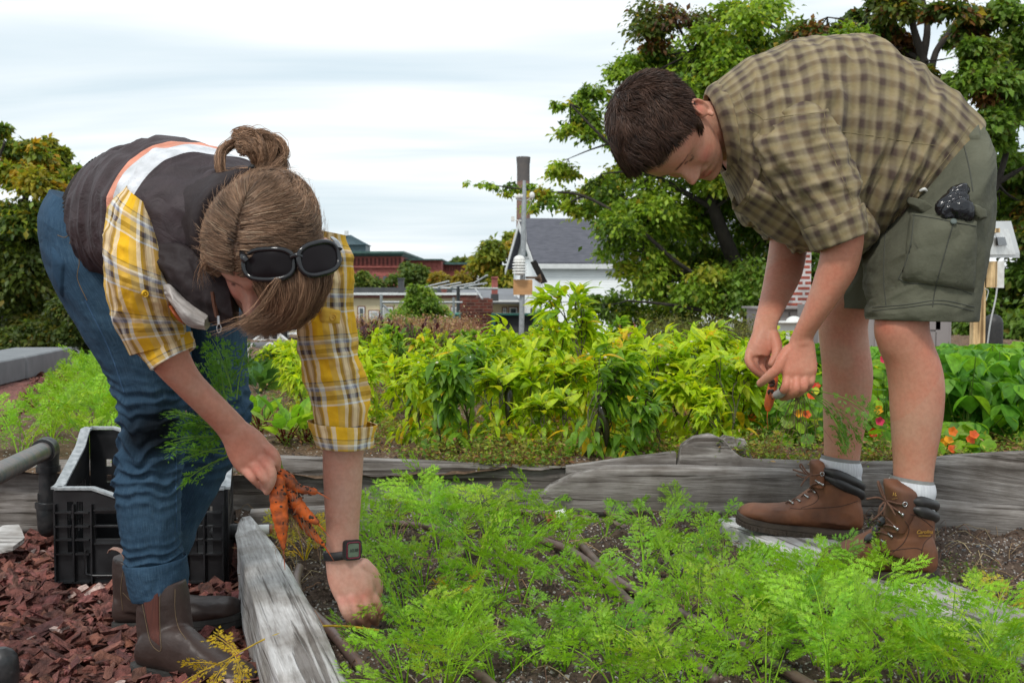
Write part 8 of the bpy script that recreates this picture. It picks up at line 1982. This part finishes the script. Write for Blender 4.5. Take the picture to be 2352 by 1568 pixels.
M['boot_w'] = simple('dark brown pull-on boot leather', (.030, .018, .015), (.060, .038, .032), .45, 9, 20, .55, .006, spec=.38)
M['gore'] = simple('rust elastic gusset', (.10, .028, .018), (.07, .02, .014), .85, 300, 500, .4, .001, stretch=(1, 1, .05))
M['sole_w'] = simple('grey black rubber sole', (.03, .03, .028), (.055, .052, .048), .6, 30, 60, .3, .003)
w1S = [(318, 1338, 424, 1330, 2.225, .045), (317, 1372, 432, 1362, 2.225, .047), (316, 1410, 436, 1402, 2.222, .047), (317, 1450, 442, 1446, 2.22, .046), (320, 1490, 446, 1490, 2.215, .045)]
w1F = [(318, 1470, 320, 1520, 2.215, .028), (336, 1440, 336, 1530, 2.212, .040), (380, 1430, 380, 1540, 2.20, .042), (430, 1440, 428, 1552, 2.185, .042), (475, 1478, 470, 1562, 2.165, .044), (515, 1505, 508, 1572, 2.145, .048), (548, 1520, 545, 1580, 2.13, .046), (572, 1530, 570, 1584, 2.12, .038), (588, 1546, 587, 1584, 2.108, .020)]
wb1 = boot(w1S, w1F, None, 0, 0, 'boot', woman, M['boot_w'])
w2S = [(262, 1275, 345, 1290, 2.49, .042), (260, 1310, 350, 1322, 2.49, .045), (262, 1350, 358, 1360, 2.49, .045), (264, 1390, 370, 1400, 2.49, .044)]
w2F = [(266, 1370, 266, 1420, 2.49, .028), (284, 1345, 284, 1428, 2.492, .040), (330, 1335, 330, 1432, 2.495, .042), (385, 1350, 385, 1432, 2.50, .042), (430, 1368, 430, 1430, 2.505, .044), (480, 1372, 480, 1424, 2.51, .048), (525, 1373, 525, 1418, 2.515, .046), (548, 1382, 548, 1414, 2.52, .034), (557, 1394, 557, 1410, 2.52, .018)]
wb2 = boot(w2S, w2F, None, 0, 0, 'boot', woman, M['boot_w'])
solemesh([(321, 1546, 2.215, .027), (340, 1552, 2.21, .039), (400, 1566, 2.19, .038), (460, 1580, 2.165, .041), (520, 1594, 2.14, .048), (563, 1600, 2.12, .044), (588, 1602, 2.105, .026)], wb1, mat=M['sole_w'], lug=False, h=.03, grow=-.001)
solemesh([(264, 1452, 2.49, .029), (285, 1454, 2.49, .039), (350, 1452, 2.497, .038), (420, 1448, 2.505, .041), (490, 1440, 2.512, .048), (538, 1432, 2.518, .044), (560, 1428, 2.52, .024)], wb2, mat=M['sole_w'], lug=False, h=.03, grow=-.001)
bw1 = bvh_of([wb1]); bw2 = bvh_of([wb2])
patch(bw1, [(322, 1352), (366, 1345), (368, 1490), (346, 1470)], .0012, M['gore'], 'elastic_gusset', wb1, 14, .001)
M['boot_w_st'] = simple('pale boot stitching', (.16, .11, .06), (.12, .08, .045), .8, 60)
for pts in ([(368, 1350), (367, 1400), (368, 1450), (370, 1492), (356, 1488), (344, 1468), (334, 1420), (324, 1370)], [(402, 1352), (402, 1400), (410, 1440), (428, 1468)]): stitch(bw1, pts, .0008, .0005).build('boot_seam', M['boot_w_st'], wb1)
for pts in ([(285, 1300), (278, 1350), (282, 1400)], [(282, 1360), (300, 1378), (318, 1384)]): stitch(bw2, pts, .0008, .0005).build('boot_seam', M['boot_w_st'], wb2)
mb = MB(); q = catmull(np.array([P(288, 1290, 2.45), P(284, 1272, 2.446), P(272, 1262, 2.445), P(256, 1260, 2.446), P(250, 1268, 2.447)]), 6); a = np.array([0, .011, 0])
for i in range(len(q) - 1): prism(mb, [q[i] - a, q[i + 1] - a, q[i + 1] + a, q[i] + a], (0, .0, .0018))
mb.build('pull_tab', simple('woven pull tab', (.45, .28, .22), (.3, .16, .12), .8, 200), wb2)

rw = np.random.default_rng(99)
def wline(y): return np.interp(y, [-.1, -.06, -.03, .0, .02, .045, .07, .09], [-.075, -.072, -.06, -.035, -.03, -.01, .035, .05])
wth = lambda p: .006 + .005 * np.clip(p[..., 2] / .1, 0, 1)
hw = cap_mesh(wline, HWs, lambda p: wth(p) * .6, rw, 9); hw.C = [np.tile([.10, .055, .034, 1.0], (len(v), 1)) for v in hw.V]
tie = wl(-.012, -.112, .045)                        # where the hair is gathered
p, nn = headpts(60000, rw); k = p[:, 2] > wline(p[:, 1]) - .002; p, nn = p[k], nn[k]
p = p + nn * (wth(p) * rw.uniform(.65, 1.05, len(p)))[:, None]
tl = np.array([-.012, -.125, .05]); part = .006
d = tl - p; far = np.linalg.norm(d, axis=1, keepdims=True); d /= far
side = np.sign(p[:, 0] - part)[:, None] * np.array([[1., 0, 0]]); fr = np.clip((p[:, 1:2] + .02) / .09, 0, 1); nearp = np.exp(-((p[:, 0:1] - part) / .03) ** 2)
d = d * (1 - .5 * fr) + side * (.9 * nearp * fr + .25 * fr) + np.array([[0, 0, -1.]]) * (.55 * fr * (1 - nearp)) 
sw = fbm(p * [60, 22, 30], 2, 3)[:, None]; d = d + np.cross(nn, d) * sw * .22
d -= nn * (d * nn).sum(1, keepdims=True) * .9; d /= np.linalg.norm(d, axis=1, keepdims=True)
W = p @ HWs[:3, :3].T + HWs[:3, 3]; D = d @ HW[:3, :3].T; cn = wl(0, -.01, .02)
tone = .72 + .55 * np.clip(fbm(p * [95, 30, 60], 2, 18)[:, None], -1, 1) + rw.uniform(-.22, .3, (len(p), 1))
hcol = np.clip(np.array([.30, .18, .11]) * tone, .02, .6); grey = rw.random(len(p)) < .06; hcol[grey] = [.42, .30, .2]
par = np.exp(-((p[:, 0] - part) / .0035) ** 2) * (p[:, 1] > -.05); hcol = hcol * (1 - .4 * par[:, None])
strands(hw, W, D, rw.uniform(.025, .055, len(p)), .0006, lift=-.08, col=hcol, k=6, curl=.05, center=cn, rng=rw)
kf = rw.random(len(p)) < .018; strands(hw, W[kf], D[kf], rw.uniform(.03, .06, kf.sum()), .0003, lift=.16, col=hcol[kf] * 1.25, k=7, curl=.22, center=cn, rng=rw)
hair = hw.build('hair', M['hair'], woman)
def lockset(paths, n, spread, w, seed, nm, base=(.30, .18, .11), k=16, end=1.0):
    """locks of hair following curves given by 3D points"""
    rg = np.random.default_rng(seed); mb = MB(); per = n // len(paths)
    for pth in paths:
        q = catmull(np.array(pth), 6); s = np.linspace(0, 1, len(q)); idx = np.linspace(0, 1, k)
        c = np.stack([np.interp(idx, s, q[:, j]) for j in range(3)], -1)
        t, X, Y = frames(c)
        a = rg.uniform(0, 2 * PI, per); r = np.sqrt(rg.random(per)) * spread; prof = np.interp(idx, [0, .12, .6, 1], [.55, 1, 1, end])
        tw = rg.normal(0, .5, per)
        ang = a[:, None] + tw[:, None] * idx[None] * 1.5
        pts = c[None] + (np.cos(ang)[..., None] * X[None] + np.sin(ang)[..., None] * Y[None] * .45) * (r[:, None] * prof[None])[..., None]
        pts = pts + rg.normal(0, .0006, pts.shape) + (np.sin(idx * PI)[None, :, None] * rg.normal(0, .0028, (per, 1, 3))) * (rg.random((per, 1, 1)) < .35)
        ribbon3(mb, pts, w, np.clip(np.array(base) * rg.uniform(.5, 1.6, (per, 1)), .02, .6), rg)
    return mb.build(nm, M['hair'], hair)
rf = np.random.default_rng(5); nF = 9000; aa = rf.random(nF)[:, None]; jt = lambda sd: rf.normal(0, sd, (nF, 2))
def L2(p, q): return np.array(p) * (1 - aa) + np.array(q) * aa
hv = bvh_of([hair]); Yf = snap(hv, 660, 610, 0, 1.68)[1]
ctl = [(L2((566, 612), (752, 560)) + jt(5), Yf + .022), (L2((575, 640), (760, 610)) + jt(4), Yf + .004), (L2((596, 672), (752, 662)) + jt(4), Yf + .006), (L2((612, 704), (722, 712)) + jt(5), Yf + .022), (L2((600, 728), (680, 742)) + jt(7), Yf + .045), (L2((560, 738), (610, 754)) + jt(12), Yf + .07)]
dj = rf.normal(0, .005, nF); bul = -.012 * np.sin(aa[:, 0] * PI)
cp = np.stack([np.array([P(u, v, Y + d_ + b_ + .03 * (2 * a_ - 1) ** 2) for (u, v), d_, b_, a_ in zip(q, dj, bul, aa[:, 0])]) for q, Y in ctl], 1)
tt = np.linspace(0, 1, 13); E_ = np.concatenate([2 * cp[:, :1] - cp[:, 1:2], cp, 2 * cp[:, -1:] - cp[:, -2:-1]], 1); out_ = []
for t in tt * 4.999:
    i_ = int(t); f_ = t - i_; p0, p1, p2, p3 = E_[:, i_], E_[:, i_ + 1], E_[:, i_ + 2], E_[:, i_ + 3]
    out_.append(.5 * (2 * p1 + (p2 - p0) * f_ + (2 * p0 - 5 * p1 + 4 * p2 - p3) * f_ ** 2 + (3 * p1 - p0 - 3 * p2 + p3) * f_ ** 3))
mb = MB(); tn = .8 + .5 * vnoise(np.concatenate([aa * 34, aa * 0, aa * 0], 1), 5)[:, None] + rf.uniform(-.2, .3, (nF, 1))
ribbon3(mb, np.stack(out_, 1), .0006, np.clip(np.array([.30, .18, .11]) * tn, .02, .6), rf); mb.build('forelock', M['hair'], hair)
lockset([[P(494, 560, 1.80), P(484, 585, 1.79), P(490, 610, 1.78), P(506, 632, 1.78)]], 900, .011, .0006, 6, 'side_lock', k=14, end=.5)
lockset([[P(640, 640, 1.68), P(600, 700, 1.69), P(560, 735, 1.70), P(490, 762, 1.72)]], 22, .014, .00045, 8, 'loose_hair', k=18, end=2.2)
lockset([[P(520, 570, 1.74), P(478, 600, 1.76), P(464, 625, 1.77), P(470, 660, 1.78)]], 22, .012, .00045, 9, 'loose_hair', k=18, end=2.0)
tb = P(597, 392, 1.86)
loops = [[tb, P(560, 392, 1.86), P(515, 402, 1.86), P(505, 378, 1.86), P(512, 345, 1.87), P(548, 328, 1.88), P(585, 355, 1.87), P(596, 388, 1.865)],
         [tb, P(585, 350, 1.87), P(560, 325, 1.88), P(548, 318, 1.89), P(575, 312, 1.89), P(605, 335, 1.88), P(602, 385, 1.87)],
         [tb, P(600, 345, 1.85), P(592, 318, 1.86), P(612, 316, 1.86), P(626, 340, 1.86), P(612, 380, 1.86)],
         [tb, P(615, 350, 1.86), P(625, 325, 1.87), P(645, 335, 1.87), P(650, 360, 1.87), P(628, 382, 1.86), P(605, 392, 1.86)],
         [tb, P(625, 365, 1.87), P(645, 372, 1.88), P(642, 392, 1.88), P(622, 398, 1.87), P(602, 394, 1.86)],
         [tb, P(580, 340, 1.84), P(560, 335, 1.85), P(555, 330, 1.86), P(590, 320, 1.86), P(606, 345, 1.85), P(600, 390, 1.86)]]
lockset(loops[:1], 1000, .0085, .0006, 11, 'bun', (.32, .19, .115), 30, 1.0); lockset(loops[1:], 4200, .0145, .0006, 12, 'bun', (.32, .19, .115), 26, 1.0)
mb = MB(); tube(mb, [P(597, 391, 1.86) + np.array([math.cos(a) * .016, .006 * math.sin(a * 2), math.sin(a) * .007]) for a in np.linspace(0, 2 * PI, 20)], .0042, 8); mb.build('hair_tie', M['black_rubber'], hair)
lockset([[P(a, b, 1.80), P((a + 600) / 2, (b + 392) / 2 - 6, 1.83), P(600, 394, 1.855)] for a, b in ((540, 440), (570, 430), (600, 432), (632, 430), (660, 436), (690, 450), (515, 470))], 3500, .013, .0006, 14, 'gathered_hair', k=10, end=.3)

M['frame_blk'] = simple('glossy black acetate', (.008, .008, .009), (.014, .014, .016), .12, 40)
M['lens'] = simple('dark lens', (.008, .006, .007), (.012, .009, .010), .3, 3, spec=.12)
sg = empty('sunglasses', P(660, 600, 1.68), 'large glossy black sunglasses pushed up on the woman\'s hair', 'sunglasses')
def rimshape(c, w_, h, tilt, Yc, dY):
    out = []
    for a in np.linspace(0, 2 * PI, 34)[:-1]:
        x = np.sign(math.cos(a)) * abs(math.cos(a)) ** .72 * w_; y = np.sign(math.sin(a)) * abs(math.sin(a)) ** .8 * h
        if y > 0: x *= 1.0
        u = c[0] + x * math.cos(tilt) + y * math.sin(tilt) * 1.0; v = c[1] + x * math.sin(tilt) - y * math.cos(tilt)
        out.append(P(u, v, Yc + dY * (x / w_) + .006 * (x / w_) ** 2))
    return np.array(out)
hb_ = bvh_of([hair]); Yg = min(snap(hb_, u, v, 0, 1.66)[1] for u, v in ((618, 580), (640, 610), (600, 630), (700, 600), (725, 620))) - .006; dG = Yg - 1.645
print('glasses', Yg)
for (c, w_, h, tl_, Yc, dY, wrapd) in (((618, 607), 58, 35, -.03, 1.645, -.004, 0), ((732, 594), 46, 36, -.24, 1.655, .022, 0)):
    r = rimshape(c, w_, h, tl_, Yc + dG, dY); mb = MB(); q = np.vstack([r, r[:2]]); tube(mb, q, .0043, 8, 2); mb.build('rim', M['frame_blk'], sg)
    mb = MB(); cc = r.mean(0); cc[1] -= .006; n_ = len(r); V_ = np.vstack([cc, cc + (r - cc) * .55 + [0, -.0, 0], r]); F = [(0, 1 + i, 1 + (i + 1) % n_) for i in range(n_)] + [(1 + i, 1 + n_ + i, 1 + n_ + (i + 1) % n_, 1 + (i + 1) % n_) for i in range(n_)]
    V_[1:1 + n_, 1] -= .004; mb.add(V_, F); mb.build('lens', M['lens'], sg)
mb = MB(); tube(mb, [P(670, 590, 1.643 + dG), P(681, 586, 1.638 + dG), P(692, 590, 1.642 + dG)], .0042, 8, 4); mb.build('bridge', M['frame_blk'], sg)
mb = MB(); tube(mb, [P(566, 590, 1.648 + dG), P(545, 575, 1.68 + dG), P(520, 556, 1.725 + dG), P(498, 541, 1.77 + dG)], [.0062, .0058, .0042, .003], 8, 5, flat=.45); mb.build('temple', M['frame_blk'], sg)
mb = MB(); tube(mb, [P(778, 572, 1.68 + dG), P(772, 555, 1.72 + dG), P(762, 545, 1.77 + dG)], [.006, .005, .003], 8, 5, flat=.5); mb.build('temple', M['frame_blk'], sg)
mb = MB(); tube(mb, [P(556, 582, 1.655 + dG), P(560, 592, 1.643 + dG), P(566, 600, 1.642 + dG)], .0058, 8, 3); mb.build('hinge', M['frame_blk'], sg)
ww = empty('wristwatch', P(790, 1266, 2.1), 'black digital wristwatch with a maroon edged face on the woman\'s left wrist', 'wristwatch')
wc = (P(747, 1275, 2.125) + P(827, 1262, 2.125)) / 2; wa = (P(827, 1262, 2.125) - P(747, 1275, 2.125)) / 2
mb = MB(); V1 = []; n_ = 60
for a in np.linspace(0, 2 * PI, n_, endpoint=False): V1.append(wc + wa * 1.03 * math.cos(a) + np.array([0, -.0258, 0]) * math.sin(a))
V1 = np.array(V1); hb = np.array([0, 0, .0082]); o = V1 - wc; on = o / np.linalg.norm(o, axis=1, keepdims=True)
A = np.vstack([V1 - hb, V1 + hb, V1 + hb * .9 + on * .0028, V1 - hb * .9 + on * .0028]); F = []
for r in range(4):
    for i in range(n_): j = (i + 1) % n_; F.append((r * n_ + i, r * n_ + j, ((r + 1) % 4) * n_ + j, ((r + 1) % 4) * n_ + i))
mb.add(A, F); mb.build('strap', M['black_rubber'], ww)
fc = P(808, 1262, 2.103); fn = np.array([.62, -.78, .05]); fn /= np.linalg.norm(fn); fu = np.array([.08, .0, 1.0]); fu -= fn * np.dot(fn, fu); fu /= np.linalg.norm(fu); fx = np.cross(fu, fn)
if fx[0] < 0: fx = -fx
def rrect(w_, h, r, z, n_=6):
    out = []
    for (sx_, sy_) in ((1, 1), (-1, 1), (-1, -1), (1, -1)):
        a0_ = {(1, 1): 0, (-1, 1): PI / 2, (-1, -1): PI, (1, -1): 1.5 * PI}[(sx_, sy_)]
        for a in np.linspace(0, PI / 2, n_): out.append(fc + fx * (sx_ * (w_ - r) + r * math.cos(a0_ + a)) + fu * (sy_ * (h - r) + r * math.sin(a0_ + a)) + fn * z)
    return np.array(out)
mb = MB(); prism(mb, rrect(.0175, .0185, .006, -.004), fn * .0095); mb.build('case', M['black_rubber'], ww, smooth=False)
mb = MB(); q = rrect(.0135, .0145, .004, .0062); tube(mb, np.vstack([q, q[:2]]), .0013, 6); mb.build('bezel', simple('maroon bezel', (.22, .02, .05), (.16, .015, .035), .35, 50), ww)
mb = MB(); prism(mb, rrect(.0115, .0125, .003, .0056), fn * .0006); mb.build('display', simple('grey green display', (.16, .2, .15), (.13, .17, .13), .2, 60), ww, smooth=False)
textpatch('10:38', .0085, fc + fn * .0066 - fu * .003, fn, fu, M['black_plastic'], ww, 'digits')
def carrot(label, pts, rad, seed, tops=True, nfr=3, tl=.26, tip=None):
    rg = np.random.default_rng(seed); e = empty('carrot', P(*pts[0]), label, 'carrot', 'harvested carrots'); q = catmull(np.hstack([np.array([P(*p) for p in pts]), np.array(rad)[:, None]]), 8)
    r = q[:, 3] * (1 + .05 * np.sin(np.arange(len(q)) * 1.9 + seed) + rg.normal(0, .015, len(q))); mb = MB(); tube(mb, q[:, :3] + rg.normal(0, .0003, (len(q), 3)), r, 22, rnd=True)
    te = q[-1, :3]; dd = q[-1, :3] - q[-6, :3]; dd /= np.linalg.norm(dd); tube(mb, [te, te + dd * .012 + [0, 0, -.003], te + dd * .03 + [0, 0, -.01]], [r[-1] * .5, .0012, .0004], 6, 4)
    root = mb.build('root', M['carrot'], e)
    mb = MB()
    for i in range(90):
        t = rg.random() ** 1.5; j = int(t * (len(q) - 1)); o_ = rg.normal(0, 1, 3); o_[1] = -abs(o_[1]); o_ /= np.linalg.norm(o_); ellipsoid(mb, q[j, :3] + o_ * q[j, 3] * .96, rg.uniform(.0008, .0042, 3) * [1, .6, 1], nu=7, nv=5)
    tag(mb.build('soil_clot', M['mud'], root), kind='stuff')
    mb = MB()
    for i in range(14):
        j = int(rg.uniform(.2, 1) * (len(q) - 1)); a = q[j, :3]; b = a + rg.normal(0, .012, 3) + [0, 0, -.02]; tube(mb, [a, (a + b) / 2 + rg.normal(0, .004, 3), b], [.0005, .0004, .0002], 3, 3, caps=False, col=(.3, .17, .1))
    tag(mb.build('root_hair', M['crumb'], root), kind='stuff')
    return e, q
ce1, q1 = carrot('largest muddy orange carrot of the held bunch, hanging straight down', [(638, 1106, 2.035), (640, 1150, 2.035), (646, 1205, 2.035), (651, 1258, 2.035)], [.0135, .0160, .0128, .0040], 1)
ce2, q2 = carrot('carrot of the held bunch pointing right with a pinched end', [(634, 1080, 2.045), (658, 1098, 2.045), (684, 1120, 2.05), (722, 1128, 2.05)], [.0085, .0120, .0085, .0065], 2)
ce3, q3 = carrot('middle carrot of the held bunch, slanting down to the right', [(654, 1108, 2.05), (676, 1145, 2.055), (700, 1178, 2.06), (726, 1198, 2.06)], [.0085, .0115, .0110, .0065], 3)
ce4, q4 = carrot('darkest, muddiest carrot of the held bunch, behind the others', [(654, 1120, 2.07), (676, 1165, 2.075), (705, 1210, 2.08), (742, 1250, 2.085)], [.0085, .0105, .0100, .0035], 4)
mb = MB(); 
for i in range(60):
    a = P(672 + RNG.normal(0, 8), 1150 + RNG.uniform(0, 30), 2.07); b = a + np.array([RNG.normal(.01, .02), RNG.normal(0, .01), -RNG.uniform(.03, .085)]); tube(mb, [a, (a + b) / 2 + RNG.normal(0, .006, 3), b], [.0005, .0004, .0002], 3, 3, caps=False, col=np.array([.28, .17, .1]) * RNG.uniform(.6, 1.5))
for i in range(70): p = P(668 + RNG.normal(0, 14), 1150 + RNG.normal(5, 22), 2.065); ellipsoid(mb, p, RNG.uniform(.001, .005, 3), nu=7, nv=5, col=(.1, .06, .045))
tag(mb.build('root_hair', M['crumb'], ce4), kind='stuff')
for (ce, i0, st0) in ((ce1, 0, q1[0, :3]), (ce2, 3, q2[0, :3]), (ce3, 6, q3[0, :3]), (ce4, 9, q4[0, :3])):
    ms = MB(); mf = MB(); rg = np.random.default_rng(i0 + 50)
    nd = P(636, 1070, 2.045); mid = P(590, 1040, 2.05); ex = P(540, 1015, 2.07)
    for j in range(3):
        out = P(525 + rg.normal(0, 8), 1000 + rg.normal(0, 26), 2.08 + rg.normal(0, .01))
        tube(ms, [st0, nd + rg.normal(0, .004, 3), mid, ex + rg.normal(0, .01, 3), out], [.0034, .003, .0026, .0022, .0018], 6, 5, caps=False, col=(.32, .50, .1))
        el = rg.choice([.95, .5, -.1, -.35, .2, -.2]); az = PI + rg.normal(0, .35) if el < .7 else PI * rg.uniform(.35, .9)
        Q, pts = frond(rg, rg.uniform(.075, .12), az, el, rg.uniform(.1, .6), bare=.1, wscale=1.15); n = len(Q); c = np.array([.13, .30, .03]) * rg.uniform(.8, 1.3)
        mf.add(Q.reshape(-1, 3) + out, np.arange(n * 4).reshape(-1, 4), col=np.tile(c, (n * 4, 1))); tube(ms, pts + out, np.linspace(.0018, .0007, len(pts)), 5, caps=False, col=(.24, .42, .08))
        out2 = P(520 + rg.normal(0, 14), 940 + rg.normal(0, 30), 2.09); Q, pts = frond(rg, rg.uniform(.08, .13), PI * rg.uniform(.3, .9), rg.uniform(.6, 1.4), .3, bare=.1, wscale=1.1); n = len(Q)
        mf.add(Q.reshape(-1, 3) + out2, np.arange(n * 4).reshape(-1, 4), col=np.tile(c * 1.1, (n * 4, 1))); tube(ms, np.vstack([[ex, (ex + out2) / 2]]), .0016, 5, caps=False, col=(.24, .42, .08)); tube(ms, pts + out2, np.linspace(.0016, .0007, len(pts)), 5, caps=False, col=(.24, .42, .08))
    ms.build('stalks', M['carrot_leaf'], ce); mf.build('foliage', M['carrot_leaf'], ce)
ms = MB(); mf = MB(); fp_ = [P(870, 1447, 2.08), P(790, 1437, 2.06), P(700, 1440, 2.0), P(620, 1462, 1.95), P(560, 1492, 1.93), (P(520, 1515, 1.93))]
fy = empty('carrot_frond', fp_[0], 'single drying yellow carrot frond arching across the board to her boot', 'carrot frond')
tube(ms, fp_, [.0024, .0022, .0020, .0016, .0013, .0011], 6, 6, col=(.62, .46, .06)); rg = np.random.default_rng(4)
for (i, o, az, el, L_) in ((0, P(520, 1515, 1.93), PI + .25, -.35, .10), (1, P(545, 1500, 1.93), PI * .8, .45, .065), (2, P(530, 1512, 1.93), PI * 1.25, -.6, .07), (3, P(505, 1525, 1.93), PI * .95, .1, .06), (4, P(540, 1505, 1.93), -.8, -.9, .06)):
    Q, pts = frond(rg, L_, az, el, .3, bare=.08, wscale=1.25); n = len(Q); mf.add(Q.reshape(-1, 3) + o, np.arange(n * 4).reshape(-1, 4), col=np.tile([.66, .48, .03], (n * 4, 1))); tube(ms, pts + o, np.linspace(.0012, .0006, len(pts)), 5, caps=False, col=(.62, .46, .06))
ms.build('stalk', M['carrot_leaf'], fy); mf.build('foliage', M['carrot_leaf'], fy)
